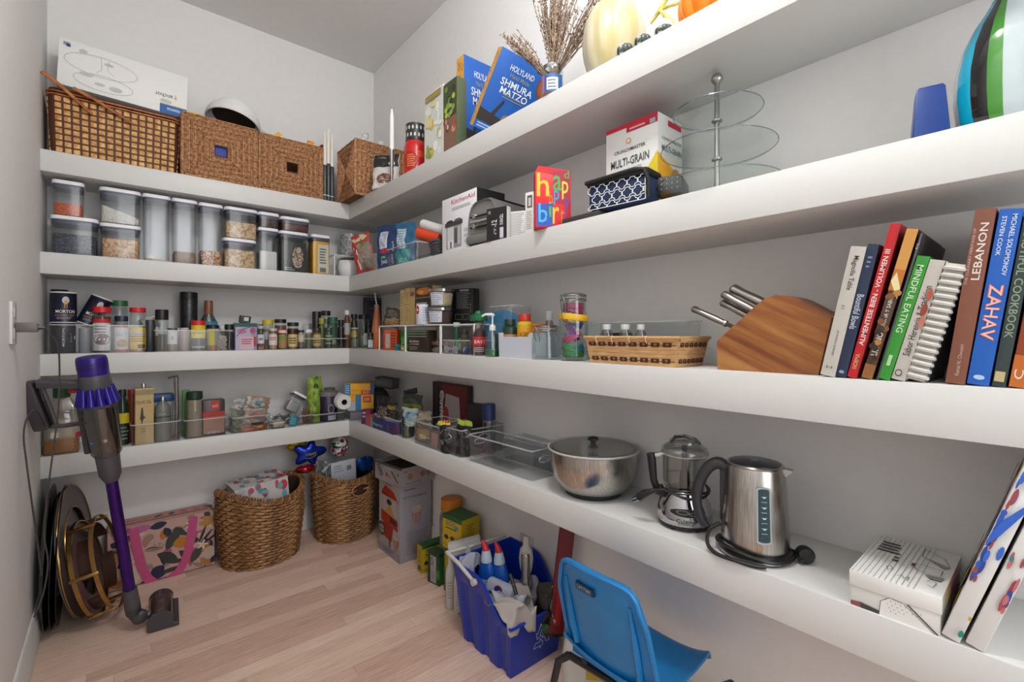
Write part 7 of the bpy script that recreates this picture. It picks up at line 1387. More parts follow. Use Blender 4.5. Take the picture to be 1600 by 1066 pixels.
PK = P('#b84a78', .7)
hp = [(209, 826), (215, 858), (223, 889), (232, 905), (243, 912), (255, 911), (266, 906), (280, 893), (291, 875), (299, 842), (303, 808)]
pts = []
for px, py in hp: X = aty(px, fy-.006); pts.append(Vector((X-t.location.x, -.006, zof(py, X, fy-.006))))
mb = MB(); L = []; k = len(pts)
for i in range(k):
    d = (pts[min(i+1, k-1)]-pts[max(i-1, 0)]).normalized(); nn = Vector((-d.z, 0, d.x)); L.append((pts[i]+nn*.017, pts[i]-nn*.017))
vs = [p+Vector((0, o, 0)) for a, b in L for p in (a, b) for o in (0, .0025)]
fs = []
for i in range(k-1):
    a = i*4; b = a+4; fs += [(a, a+2, b+2, b), (a+1, b+1, b+3, a+3), (a, b, b+1, a+1), (a+2, a+3, b+3, b+2)]
mb.add(vs, fs, PK).build('pink_strap', t, fixn=True)
mb = MB().tube([(-fw/2+.03, .03, fh+.001), (fw/2-.03, .03, fh+.001)], .003, P('#8a3a5a', .5), 6); mb.build('zip', t)
# popcorn cart carton and slicer carton
GRY = '#8f8e96'
def cart():
    it = [('r', .0, 0, 1, 1, '#a39c9c'), ('L', .3, .92, .62, .94, 1, '#8a3a3a')]
    r_ = '#a02a1c'
    it += [('p', [(.12, .80), (.30, .90), (.72, .86), (.90, .76)], r_), ('p', [(.12, .80), (.90, .76), (.90, .73), (.14, .765)], '#7a1c14'), ('r', .18, .54, .86, .765, '#a8a09c'), ('l', [(.18, .5), (.18, .77)], .025, '#8c8a88'), ('l', [(.86, .5), (.86, .75)], .025, '#8c8a88'),
           ('e', .5, .70, .12, .04, '#2c2a2a'), ('p', [(.30, .56), (.75, .54), (.55, .68)], '#b08a3c'), ('p', [(.12, .56), (.90, .52), (.90, .38), (.12, .42)], r_), ('p', [(.55, .52), (.85, .50), (.85, .44), (.55, .45)], '#2c2a20'), ('p', [(.20, .42), (.70, .40), (.62, .20), (.28, .22)], '#8f2418'), ('r', .50, .12, .56, .25, '#3a3a3a')]
    for cu, cv, q in ((.14, .30, .15), (.82, .24, .11)):
        it += [('l', [(cu+q*math.cos(a), cv+q*.5*math.sin(a)) for a in [2*PI*i/20 for i in range(21)]], .018, '#3c3a3a', .5), ('l', [(cu-q, cv), (cu+q, cv)], .01, '#3c3a3a'), ('l', [(cu, cv-q*.5), (cu, cv+q*.5)], .01, '#3c3a3a')]
    it += [('p', [(.70, .28), (.92, .28), (.88, .14), (.74, .14)], '#a8746a'), ('e', .81, .29, .12, .03, '#b8a890'), ('r', 0, .0, 1, .11, '#8b8990'), ('L', .2, .03, .7, .09, 2, '#5a585e')]
    return it
side = [('L', .12, .90, .5, .93, 1, '#6a5a5a'), ('t', 'POPCORN MAKER', .48, .82, .76, .035, '#5a5058'), ('p', [(.35, .62), (.68, .62), (.62, .46), (.40, .46)], '#a4706e'), ('e', .52, .64, .17, .04, '#a8988c'), ('e', .46, .67, .06, .025, '#a8988c'), ('e', .58, .67, .06, .025, '#b0a090'), ('r', .42, .46, .45, .62, '#9a9098'), ('r', .54, .46, .57, .62, '#9a9098'), ('L', .2, .08, .88, .38, 10, '#7c7b84')]
pcx, pcy, pch = 1.04, 2.05, .378
carton('popcorn_carton', 'tall grey popcorn maker carton with red cart picture', 'box', (pcx, pcy+.115, 0), .23, .17, pch, GRY, rz=RZ, faces={'f': cart(), 'r': side})
# open-topped slicer carton on top
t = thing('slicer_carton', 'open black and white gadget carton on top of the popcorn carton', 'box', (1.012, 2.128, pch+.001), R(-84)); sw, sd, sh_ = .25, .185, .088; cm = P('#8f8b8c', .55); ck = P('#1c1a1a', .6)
MB().box(-sw/2, sw/2, 0, sd, 0, .003, cm).box(-sw/2, sw/2, 0, .003, .003, sh_, cm).box(-sw/2, sw/2, sd-.003, sd, .003, sh_, cm).box(-sw/2, -sw/2+.003, .003, sd-.003, .003, sh_, cm).box(sw/2-.003, sw/2, .003, sd-.003, .003, sh_, cm).build('carton_wall', t)
MB().box(-sw/2+.003, sw/2-.003, .003, sd-.003, .06, .064, ck).build('dark_inside', t)  # flat dark sheet across the inside of the open carton
art(t, boxface('f', sw, sd, sh_), [('r', 0, 0, .05, 1, '#1e1c1c'), ('r', 0, .9, 1, 1, '#3a3838'), ('l', [(.12, .80), (.22, .85), (.34, .35), (.24, .25), (.12, .80)], .02, '#222020', .4), ('l', [(.18, .7), (.30, .40)], .03, '#222020', .4), ('e', .48, .42, .05, .12, '#8a4a3a'), ('e', .58, .36, .04, .10, '#a06a50'), ('l', [(.64, .70), (.88, .15)], .03, '#222020', .4), ('e', .88, .6, .02, .08, '#2a2828'), ('L', .4, .7, .7, .85, 1, '#a8a4a0')])
art(t, boxface('r', sw, sd, sh_), [('L', .05, .75, .2, .85, 1, '#4a3a3a'), ('e', .25, .5, .08, .16, '#8a6a4a'), ('e', .45, .55, .08, .16, '#a08080'), ('e', .64, .5, .08, .16, '#8a5a4a'), ('e', .82, .5, .07, .16, '#7a6a50'), ('L', .1, .1, .6, .2, 1, '#6a6666')])
# tub with orange lid, green-yellow cartons
X, Y = 1.168, 1.80; zl = zof(778, X, Y)
t = jar('snack_jar', 'big clear tub with orange screw lid and green white label', 'tub', (X, Y, 0, .054, zl), lid='#b8701c', lh=.14, lr=.88, sh=.14, neck=.8, body=clear('#d8d8d0', .4, .1, .12), fill=P('#a8a49a', .8), fh=.7, art_=[('p', [(0, .05), (1, .05), (1, .35), (.4, .75), (0, .6)], '#b0aeaa'), ('e', .55, .78, .34, .13, '#3c7a50')])
def gy(side): return {'f': [('r', .0, .0, 1, 1, '#c0a414'), ('r', 0, .88, 1, 1, '#1f5a2c'), ('t', 'SOS', .42, .78, .5, .13, '#1f4a8a'), ('L', .15, .60, .85, .68, 1, '#1f5a2c'), ('e', .72, .72, .12, .07, '#6a7a9a'), ('e', .2, .35, .12, .07, '#2c2a2a'), ('e', .52, .36, .12, .07, '#3a3a2a'), ('e', .82, .36, .1, .07, '#2c2a2a'), ('r', .0, .1, 1, .14, '#a88c10')],
                      'l': [('r', 0, 0, 1, 1, '#a89012'), ('r', .2, .08, .75, .25, '#2a4a7a'), ('L', .25, .35, .7, .85, 6, '#7a6a10')], 't': [('r', 0, 0, 1, 1, '#1f5a2c')]}
def rfaces(d): return d
carton('soap_pad_carton', 'small yellow and green carton nearest the popcorn box', 'box', (1.075, 1.925, 0), .045, .12, .125, '#b09a14', rz=RZ, faces={'f': gy(0)['l'], 't': [('r', 0, 0, 1, 1, '#1f5a2c')], 'r': gy(0)['f']})
carton('soap_pad_carton', 'dark green carton with white panel between yellow ones', 'box', (1.070, 1.795, 0), .075, .045, .140, '#203c20', rz=R(-80), faces={'f': [('r', .25, .05, .75, .88, '#9a9a9c'), ('l', [(.35, .6), (.3, .75), (.4, .85), (.5, .7), (.42, .58), (.35, .6)], .05, '#2a2a2a', 1.8), ('e', .92, .35, .15, .15, '#2f7a3a'), ('L', .32, .15, .7, .4, 4, '#7a7a7c')], 't': [('r', 0, 0, 1, 1, '#2a4a26')], 'r': [('r', 0, 0, 1, .9, '#2f6a34')]})
carton('soap_pad_carton', 'green carton with yellow panel under the upper yellow carton', 'box', (1.08, 1.665, 0), .12, .12, .185, '#3a5a34', rz=RZ, faces={'f': [('r', .1, .5, .9, .9, '#a8901c'), ('L', .1, .1, .8, .4, 3, '#8aa08a')]})
C.objects[-2] if False else None
X, Y = 1.085, 1.66
carton('soap_pad_carton', 'upper yellow cleaning pad carton with green top', 'box', (1.085, 1.668, .186), .125, .10, zof(803, 1.085, 1.72)-.186, '#b89c14', rz=R(-84), faces={'f': gy(0)['f'], 't': gy(0)['t'], 'r': gy(0)['l'], 'l': gy(0)['l']})
roll('paper_roll', 'white paper towel roll lying behind the blue bin', (1.03, 1.60, .228), .032, .13, (.72, -.55, .22), '#b4b4b2', inner=.35)
for i, (px, py, top) in enumerate(((700, 951, 871), (713, 961, 886))):
    X, Y = onz(px, py, 0); X += .012; zt_ = zof(top, X, Y)
    jar('lotion_bottle', ('white plastic bottle with plain cap left of the blue bin', 'white bottle with blue collar and black dot beside the blue bin')[i], 'bottle', (X, Y, 0, .0195, zt_), body=P('#b4b0ac', .35), lid='#b8b8b8' if i == 0 else '#233a7a', lh=.13, lr=.5, neck=.5, sh=.22, art_=[('L', .25, .25, .75, .65, 6, '#98938e')]+([('e', .5, .08, .05, .02, '#2a2a2a')] if i else []))
# small white wall plate
t = thing('wall_outlet', 'small white wall plate above the blue bin', 'outlet', (WX, atx(824, WX), zof(862, WX, atx(824, WX))-.005), RZ)
MB().box(-.036, .036, -.006, 0, 0, .07, P('#c4c2be', .5), .002).build('plate', t); MB().box(-.015, .015, -.008, -.006, .012, .058, P('#b0aeaa', .5), .001).build('socket', t)
# blue recycling bin
BLU = P('#0a2f9c', .35); BLD = P('#082478', .4)
t = thing('recycling_bin', 'deep blue plastic recycling bin with white arrows and low front', 'bin', (0, 0, 0))
def bx(u, v, zf, ins=0):   # u 0..1 from -X face to wall, v 0..1 from far (+Y) to near; height profile
    H = .282 if v < .42 else .282-(.108)*(.5-.5*math.cos(PI*min((v-.42)/.5, 1)))
    X0b, X1b, Ya, Yb = .962, 1.175, 1.400, 1.140; X0t, X1t, Yc_, Yd = .935, 1.205, 1.430, 1.105; z = H*zf; k = z/.282
    return Vector(((X0b+(X0t-X0b)*k+ins)*(1-u)+(X1b+(X1t-X1b)*k-ins)*u, (Ya+(Yc_-Ya)*k-ins)*(1-v)+(Yb+(Yd-Yb)*k+ins)*v, z+.001))
def loop(zf, ins=0, groove=0):
    L = []
    for i in range(25): v = i/24; g = groove*(1 if (i % 8) in (3, 4, 5) and 1 < i < 23 else 0); L.append(bx(0, v, zf, ins)+Vector((g, 0, 0)))
    for i in range(1, 13): L.append(bx(i/12, 1, zf, ins))
    for i in range(1, 25): L.append(bx(1, 1-i/24, zf, ins))
    for i in range(1, 12): L.append(bx(1-i/12, 0, zf, ins))
    return L
MB().rings([loop(0, 0, .009), loop(.3, 0, .009), loop(.75, 0, .009), loop(.80, 0, 0), loop(1, 0, 0), loop(1.0, .005), loop(.5, .008), loop(.02, .010)], BLU).build('bin_shell', t, fixn=True)
L = loop(1.0, -.003); MB().tube(L, .006, BLU, 6, closed=True, flat=.8).build('rolled_rim', t)
WP = P('#b8b6b4', .35)
e0 = bx(0, .44, .93)+Vector((-.012, 0, 0)); hnd = [e0, bx(0, .2, 1.04)+Vector((-.014, 0, 0)), bx(0, .0, 1.09)+Vector((-.014, .012, 0)), bx(.3, 0, 1.06)+Vector((0, .014, 0)), bx(.95, 0, 1.04)+Vector((0, .014, 0))]
MB().tube(hnd, [.0065, .007, .0075, .007, .0065], WP, 10).build('white_handle', t)
MB(Matrix.Translation(e0) @ Matrix.Rotation(R(90), 4, 'Y')).lathe([(.011, -.008), (.011, .006)], WP, 16).build('handle_pivot', t)
fo, fu, fv = bx(0, 1, 0)+Vector((0, -.0012, 0)), bx(1, 1, 0)-bx(0, 1, 0), bx(0, 1, 1)-bx(0, 1, 0)
it = []
for k in range(3):
    a = R(120*k); ca, sa = math.cos(a), math.sin(a)
    def rt(x, y): return (.62+(x*ca-y*sa)*.17, .50+(x*sa+y*ca)*.26)
    out = [(-.95, -.62), (-.15, -.62), (-.15, -.85), (.25, -.45), (-.15, -.05), (-.15, -.28), (-.75, -.28), (-.95, -.62)]
    it.append(('l', [rt(x, y) for x, y in out], .013, '#b8c2e0', .8))
art(t, flat(fo, fu, fv), it, 'recycling_arrows')
# contents of the blue bin
def inb(px, py, X): Y = atx(px, X); return X, Y, zof(py, X, Y)
for i, (px, py, X_) in enumerate(((765, 845, 1.03), (785, 848, 1.06))):
    X, Y, zt_ = inb(px, py, X_); t = thing('cleaner_bottle', ('blue toilet cleaner bottle with red angled cap, left', 'blue toilet cleaner bottle with red angled cap, right')[i], 'bottle', (X, Y, .06), R(-60), 'blue cleaner bottles with red caps', 0, R(-3)); zt_ -= .06
    MB().lathe([(.030, 0), (.032, .01), (.032, zt_*.62), (.024, zt_*.72), (.019, zt_*.75)], P('#0f4aa0', .3), 24, sy=.7).build('bottle_body', t)
    MB().lathe([(.0205, zt_*.745), (.0205, zt_*.78), (.014, zt_*.88)], P('#a8b8c4', .4), 20).build('white_collar', t)
    MB().tube([(0, 0, zt_*.86), (-.004, 0, zt_*.93), (-.013, 0, zt_*1.0)], [.0145, .011, .0045], P('#b01c20', .35), 12).build('red_cap', t)
    art(t, cylmap(.030, .01, zt_*.6, 110), [('r', .1, .3, .9, .95, '#9aa4b8')], n=6)
X, Y, zz = inb(772, 900, .985)
carton('wipes_pack', 'white wipes pack with dark blue round badge in the blue bin', 'pack', (X, Y+.0, .165), .105, .04, .085, '#9aa0b0', rz=R(-70), rx=R(-12), ry=R(8), bev=.012, faces={'f': [('e', .5, .72, .16, .18, '#8c2038'), ('e', .5, .72, .13, .14, '#1c2060'), ('L', .3, .40, .7, .52, 1, '#6a8ab8'), ('r', .72, .12, .92, .32, '#3a6a4a'), ('L', .1, .1, .6, .3, 2, '#8088a0')]})
X, Y, zt_ = inb(821, 866, 1.085); t = thing('steel_tube', 'polished steel cylinder wand standing tilted in the blue bin', 'tube', (X-.012, Y-.02, .04), 0, None); e = Vector((X, Y, zt_))-t.location
MB().tube([(0, 0, 0), e*.98, e], [.0155, .0155, .013], P('#8c8784', .2, .9), 20).build('steel_barrel', t); MB().tube([e, e+e.normalized()*.002], .011, P('#d8d8d8', .1, .6), 18).build('bright_end', t)
X, Y, zt_ = inb(822, 838, 1.10)
t = thing('spray_bottle', 'spray bottle with frosted white trigger head in the blue bin', 'bottle', (X, Y, .07), R(-60)); zt_ -= .07
MB().lathe([(.026, 0), (.028, .01), (.026, zt_*.5), (.014, zt_*.62)], clear('#b4c4d8', .5, .08, .15), 24).build('bottle_body', t); MB().lathe([(.022, .004), (.024, zt_*.4)], P('#1f4a8a', .3), 20).build('contents', t)
MB().lathe([(.016, zt_*.60), (.022, zt_*.66), (.026, zt_*.76), (.022, zt_*.86), (.012, zt_*.90), (.011, zt_*.98), (.006, zt_)], P('#a8a49e', .5), 22, sy=.8).build('spray_head', t)
X, Y, zz = inb(856, 905, 1.11)
pouch('black_pack', 'black foil pack with white leaf drawing standing in the blue bin', 'pack', (X, Y, .09), .105, .175, .03, '#101210', rz=R(-38), ry=R(6), seed=101, items=[('e', .55, .62, .10, .12, '#7a7c78'), ('e', .55, .62, .085, .10, '#2a2c2a'), ('l', [(.3, .75), (.5, .95), (.6, .85)], .02, '#8a8c88'), ('l', [(.7, .95), (.6, .78)], .02, '#8a8c88'), ('e', .60, .42, .06, .04, '#8a8c88'), ('e', .60, .32, .06, .04, '#8a8c88'), ('e', .3, .15, .25, .1, '#2c5a30')])
X, Y, zz = inb(859, 940, 1.08)
pouch('black_pack', 'small black wrapper with light blue lettering on the heap in the bin', 'pack', (1.10, 1.150, .155), .085, .05, .025, '#131418', rz=R(-20), rx=R(-20), seed=103, items=[('t', 'MPS', .35, .5, .45, .5, '#5a8ab0')])
# crumpled cloths
def crumple(name, label, cat, loc, w_, h_, mat_, seed, rz=0, drop=None):
    rg = random.Random(seed); ph = [rg.uniform(0, 6.3) for _ in range(6)]; t = thing(name, label, cat, loc, rz)
    def f(u, v):
        x = (u-.5)*w_*(1-.2*math.sin(v*3+ph[0])); y = (v-.5)*h_; z = .016*math.sin(u*8+ph[1]+v*3)+.012*math.sin(v*9+ph[2]+u*4)+.006*math.sin(u*19+v*15+ph[3])
        if drop and v < drop: y = (drop-.5)*h_-(.006*math.sin(u*9)); z -= (drop-v)*h_
        return (x, y, z)
    mb = MB().grid(f, 26, 30, mat_); o = mb.build('cloth_sheet', t); m = o.modifiers.new('thickness', 'SOLIDIFY'); m.thickness = .002; return t
LN = P('#a39c98', .85)
crumple('cleaning_cloth', 'crumpled beige-white cloth hanging over the low front of the bin', 'cloth', (.995, 1.150, .218), .125, .19, LN, 3, rz=R(-14), drop=.30)
crumple('tissue', 'crumpled white tissue at the far left corner of the blue bin', 'tissue', (.985, 1.375, .290), .085, .09, P('#8c8f9c', .8), 9, rz=R(30), drop=.4)
crumple('plastic_wrap', 'white film heaped in the middle of the blue bin', 'film', (1.045, 1.205, .215), .15, .13, P('#8a8c98', .4), 17, rz=R(10))
X, Y, zt_ = inb(797, 897, .99)
t = thing('marker_pen', 'black marker-like stick lying on the film in the blue bin', 'pen', (X, Y, zt_)); e = Vector(inb(807, 930, .985))-t.location; MB().tube([(0, 0, 0), e], .0065, P('#17171a', .35), 10).build('barrel', t); MB().tube([e*.5, e*.53], .0072, P('#5a5a5e', .3), 10).build('band', t)
# red bar leaning by the wall
a, b = Vector((1.175, atx(890, 1.175), .515)), Vector((1.125, atx(868, 1.125), .10))
t = thing('red_bar', 'long dark red flat bar leaning behind blue bin and chair', 'bar', b); e = a-b
q = Vector((0, 0, 1)).rotation_difference(e); t.rotation_mode = 'QUATERNION'; t.rotation_quaternion = q
MB(Matrix.Rotation(R(-35), 4, 'Z')).box(-.026, .026, -.008, .008, 0, e.length, P('#6a1218', .45), .003).build('flat_bar', t)
MB(Matrix.Rotation(R(-35), 4, 'Z')).box(-.010, .010, -.0095, -.008, .03, e.length*.5, P('#a01a20', .4), .0005).build('raised_strip', t)
# white jug
X, Y = 1.06, .915; zt_ = zof(966, X, Y)
t = thing('detergent_jug', 'white plastic jug with yellow label behind the blue chair', 'jug', (X, Y, 0), R(-50))
MB().rsq([(.008, 0), (0, .010), (0, zt_*.55), (.006, zt_*.72), (.022, zt_*.88), (.040, zt_*.93)], .135, .085, .03, P('#b4b2ae', .4)).lathe([(.018, zt_*.92), (.018, zt_)], P('#b4b2ae', .4), 20).build('jug_body', t)
MB().lathe([(.021, zt_*.96), (.021, zt_*1.06)], P('#b0aeaa', .4), 20).build('cap', t)
art(t, flat((.0, -.0430, .03), (.06, 0, 0), (0, 0, zt_*.62)), [('r', 0, 0, 1, .95, '#b0ab9c'), ('r', .05, .5, .95, .92, '#a8922c'), ('L', .1, .05, .9, .45, 5, '#7c786c'), ('e', .5, .7, .3, .1, '#8a8a5a')])
art(t, flat((.0675, -.03, .03), (0, .06, 0), (0, 0, zt_*.6)), [('r', 0, 0, 1, .95, '#a8a498')])
# child's chair
CB_ = '#0b6fae'; t = thing('child_chair', 'bright blue plastic child chair with dark metal legs', 'chair', (0, 0, 0)); BC = noise_mat('chair_plastic', '#0872b2', '#0a7cc0', 12, .38, 3)
def seatback(u, v, s):   # backrest shell; u across (0 = far/left, 1 = near/right), v up
    zb, zt2 = .300, .560; hw = .134*(1-.06*v); yc = .700
    e = 2*u-1; edge = abs(e)
    top = zt2-.012*edge**2-.055*edge**9; z = zb+(top-zb)*v
    y = yc-e*hw*(1 if v < .8 else 1-(v-.8)**2*1.6*edge**4)*(1 if v > .25 else 1-(.25-v)*.35)
    x = .905-.070*v+.030*(e*e)*(.4+.6*v)+(-.010 if s else 0)*(1)+.0
    return Vector((x, y, z))
n_ = 22; mb = MB(); o_ = []
mb.rings([[seatback(i/n_, j/16, 1) for i in range(n_+1)]+[seatback(1-i/n_, j/16, 0) for i in range(n_+1)] for j in range(17)], BC); mb.build('backrest', t, fixn=True)
mb = MB(); fr_ = [seatback(0, j/14*.95+.03, 1)+Vector((-.001, 0, 0)) for j in range(15)]+[seatback(i/20, .985, 1)+Vector((-.001, 0, 0)) for i in range(21)]+[seatback(1, 1-j/14*.95, 1)+Vector((-.001, 0, 0)) for j in range(15)]
mb.tube(fr_, .006, BC, 7).build('rolled_edge', t)
for u in (.12, .86): MB().tube([seatback(u, .10, 1)+Vector((-.003, 0, 0)), seatback(u, .45, 1)+Vector((-.004, 0, 0)), seatback(u, .82, 1)+Vector((-.001, 0, 0))], [.009, .008, .003], BC, 8).build('moulded_rib', t)
def seat(u, v, s):
    x = .885+.270*u; e = 2*v-1; hw = .136*(1-.04*u); y = .700-e*hw*(1 if u < .85 else 1-(u-.85)*.5*abs(e)**3)
    z = .292+.022*abs(e)**2.6-.012*math.sin(PI*u)+.018*max(0, (.12-u)/.12)-.03*max(0, (u-.88)/.12)**2-(.009 if s else 0); return Vector((x, y, z))
mb = MB(); mb.rings([[seat(i/16, j/16, 0) for j in range(17)]+[seat(i/16, 1-j/16, 1) for j in range(17)] for i in range(17)], BC); mb.build('seat', t, fixn=True)
MB().rings([[seatback(i/12, .0, 1)+Vector((0, 0, .004)) for i in range(13)]+[seatback(1-i/12, 0, 0)+Vector((0, 0, .004)) for i in range(13)], [Vector((.895, .70+.115-.23*i/12, .288)) for i in range(13)]+[Vector((.905, .70-.115+.23*i/12, .292)) for i in range(13)]], BC).build('seat_neck', t, fixn=True)
c0, u_, v_ = seatback(.30, .80, 1), (seatback(.52, .80, 1)-seatback(.30, .80, 1)), Vector((-.003, 0, .018))
MB().add([c0+Vector((-.006, 0, -.011)), c0+u_+Vector((-.006, 0, -.011)), c0+u_+v_+Vector((-.006, 0, -.011)), c0+v_+Vector((-.006, 0, -.011)), c0+Vector((.004, 0, -.011)), c0+u_+Vector((.004, 0, -.011)), c0+u_+v_+Vector((.004, 0, -.011)), c0+v_+Vector((.004, 0, -.011))], [(0, 1, 2, 3), (0, 4, 5, 1), (1, 5, 6, 2), (2, 6, 7, 3), (3, 7, 4, 0)], P('#14324a', .5)).build('name_badge', t, fixn=True)
art(t, flat(c0+Vector((-.0066, 0, -.011)), u_, v_), [('t', 'LIFETIME', .5, .5, .8, .5, '#8ab0c8')], 'badge_lettering')
LM = P('#2c2a2c', .35, .4)
def leg(pts): MB().tube(pts, .0105, LM, 10, flat=.9).build('leg', t)
leg([(.905, .835, .262), (.885, .855, .245), (.860, .875, .10), (.852, .885, 0)]); leg([(.905, .545, .262), (.885, .530, .245), (.862, .512, .10), (.855, .505, 0)])
leg([(1.0, .845, .262), (1.12, .86, .255), (1.165, .872, .20), (1.19, .885, 0)]); leg([(.93, .535, .262), (1.06, .522, .275), (1.125, .515, .262), (1.150, .508, .20), (1.175, .495, 0)])
for y_ in (.60, .78): MB().tube([(.90, y_, .276), (1.12, y_, .272)], .009, LM, 8).build('seat_rail', t)
MB().tube([(.905, .545, .262), (.91, .69, .268), (.905, .835, .262)], .0095, LM, 8).build('cross_tube', t)
# vacuum cleaner
B_, T_ = Vector((.045, 2.21, .150)), Vector((-.060, 2.09, 1.035)); ax = (T_-B_).normalized(); L_ = (T_-B_).length
xl = Vector((.93, -.36, 0)); xl = (xl-xl.dot(ax)*ax).normalized(); yl = ax.cross(xl)
t = thing('stick_vacuum', 'purple and grey cordless stick vacuum standing by the left wall', 'vacuum cleaner', B_)
t.rotation_euler = Matrix((xl, yl, ax)).transposed().to_euler()
VG = P('#4a474d', .4); VP = noise_mat('violet_metal', '#3a1466', '#46187a', 4, .22, 2, metal=.6); VC = P('#2a1c86', .25, .3); VD = P('#3c393f', .35)
MB().lathe([(.0175, .0), (.0175, .50)], VP, 26).build('purple_wand', t)
MB().lathe([(.020, .445), (.031, .47), (.033, .52), (.034, .545)], VG, 26).build('wand_socket', t)
MB().lathe([(.038, .545), (.042, .552), (.049, .715), (.050, .72), (.047, .72), (.040, .56)], clear('#b4aca8', .5, .1, .16), 34).build('dust_bin', t)
MB().lathe([(.018, .552), (.022, .58), (.036, .63), (.036, .71)], P('#6b625e', .7), 24).build('inner_shroud', t)
for p_, s_, c in (((-.010, -.036, .60), (.016, .006, .009), '#2f7aa0'), ((.014, -.036, .605), (.010, .006, .010), '#9a948e'), ((-.016, -.038, .675), (.014, .004, .008), '#4a2c20')): MB().ball(p_, 1, P(c, .7), sx=s_[0], sy=s_[1], sz=s_[2], seg=10, nr=6).build('dust_clump', t)
MB().box(-.058, -.040, -.016, .016, .555, .74, VD, .006).build('back_duct', t, 'dark grey spine on the wall side')
MB().lathe([(.048, .715), (.051, .72), (.051, .728)], VG, 30).build('bin_collar', t)
for i in range(12):
    a = 2*PI*i/12; c_, s_ = math.cos(a), math.sin(a)
    MB().tube([(.049*c_, .049*s_, .728), (.046*c_, .046*s_, .745), (.040*c_, .040*s_, .785)], [.0125, .0115, .007], VC, 10).build('cyclone_cone', t)
MB().lathe([(.046, .722), (.042, .79)], P('#241650', .3), 24).build('cyclone_core', t)
MB().lathe([(.041, .775), (.043, .785), (.042, .825), (.041, .828)], VG, 30).build('grey_band', t)
MB().lathe([(.041, .828), (.041, .880), (.038, .888), (.030, .890)], P('#2c1a78', .28, .2), 34).build('filter_cap', t)
for k in range(4): MB().lathe([(.0415, .850+.006*k), (.0418, .8515+.006*k), (.0415, .853+.006*k)], P('#1c1050', .4), 30, cap0=False, cap1=False).build('filter_slot', t)
MB().rings([[(-.035, y_, .795+z_) for y_, z_ in ((-.014, -.010), (.014, -.010), (.016, .008), (.010, .016), (-.010, .016), (-.016, .008))], [(-.150, y_*.9, .808+z_) for y_, z_ in ((-.014, -.010), (.014, -.010), (.016, .008), (.010, .016), (-.010, .016), (-.016, .008))]], VG).build('upper_arm', t)
MB(Matrix.Translation((-.166, 0, .735)) @ Matrix.Rotation(R(-9), 4, 'Y')).box(-.024, .022, -.022, .022, -.082, .086, P('#413e42', .35), .010).build('battery', t)
MB(Matrix.Translation((-.149, 0, .742)) @ Matrix.Rotation(R(-9), 4, 'Y')).box(-.006, .006, -.017, .017, -.080, .075, P('#18171a', .2), .005).build('battery_latch', t)
MB().tube([(-.142, 0, .80), (-.130, 0, .73), (-.122, 0, .665)], .0065, VG, 8).build('grip', t)
MB().tube([(-.150, 0, .662), (-.10, 0, .660), (-.055, 0, .664)], .0065, VG, 8, flat=1.4).build('lower_bar', t)
MB().box(-.075, -.045, -.008, .008, .770, .784, P('#8f1c2a', .35), .004).build('red_trigger', t)
MB().box(-.075, -.045, -.009, .009, .618, .634, P('#b01420', .35), .005).build('red_release', t)
MB().tube([(0, 0, .02), (0, 0, -.055)], [.022, .024], VG, 20).build('wand_collar', t)
# floor head, in world terms (children share the thing's frame)
IN = Matrix((xl, yl, ax)).transposed().to_4x4().inverted() @ Matrix.Translation(-B_)
hc = Vector((.125, 2.16, 0)); el = Vector((.060, 2.235, .055))
m_ = MB(IN); m_.tube([B_-ax*.05, B_-ax*.075, el+Vector((-.005, 0, .012)), el, el+Vector((.02, -.012, -.008))], [.024, .024, .022, .021, .016], VD, 14).build('elbow', t)
m_ = MB(IN @ Matrix.Translation(el+Vector((.012, -.018, -.004))) @ Matrix.Rotation(R(90), 4, 'X')); m_.lathe([(.024, -.012), (.024, .008), (.018, .012), (.001, .012)], VD, 24).build('joint_disc', t)
m_ = MB(IN); m_.tube([el+Vector((.01, -.005, -.010)), Vector((.118, 2.225, .045))], [.014, .013], P('#55525a', .35), 12).build('neck', t)
ha = R(52)   # roller axis direction in the floor plane
HM = IN @ Matrix.Translation((.138, 2.262, 0)) @ Matrix.Rotation(R(-94), 4, 'Z')
prof_ = [(.038*math.cos(a), .036+.034*math.sin(a)) for a in [R(-20+20*i) for i in range(11)]]+[(-.038, .008), (-.030, .003), (.036, .003), (.046, .010)]
MB(HM @ Matrix.Rotation(R(90), 4, 'Z')).prism([(x, z) for x, z in prof_], -.092, .092, noise_mat('smoke_roller', '#2a2223', '#4a3c3a', 40, .2, 3)).build('roller_cover', t, fixn=True)
for s_ in (-.096, .092): MB(HM @ Matrix.Rotation(R(90), 4, 'Z')).prism([(x*1.05, z*1.02+.0) for x, z in prof_], s_, s_+.004, VD).build('end_cap', t, fixn=True)
MB(HM @ Matrix.Rotation(R(90), 4, 'Z')).box(.030, .056, -.098, .098, .003, .018, VD, .003).build('bumper', t)
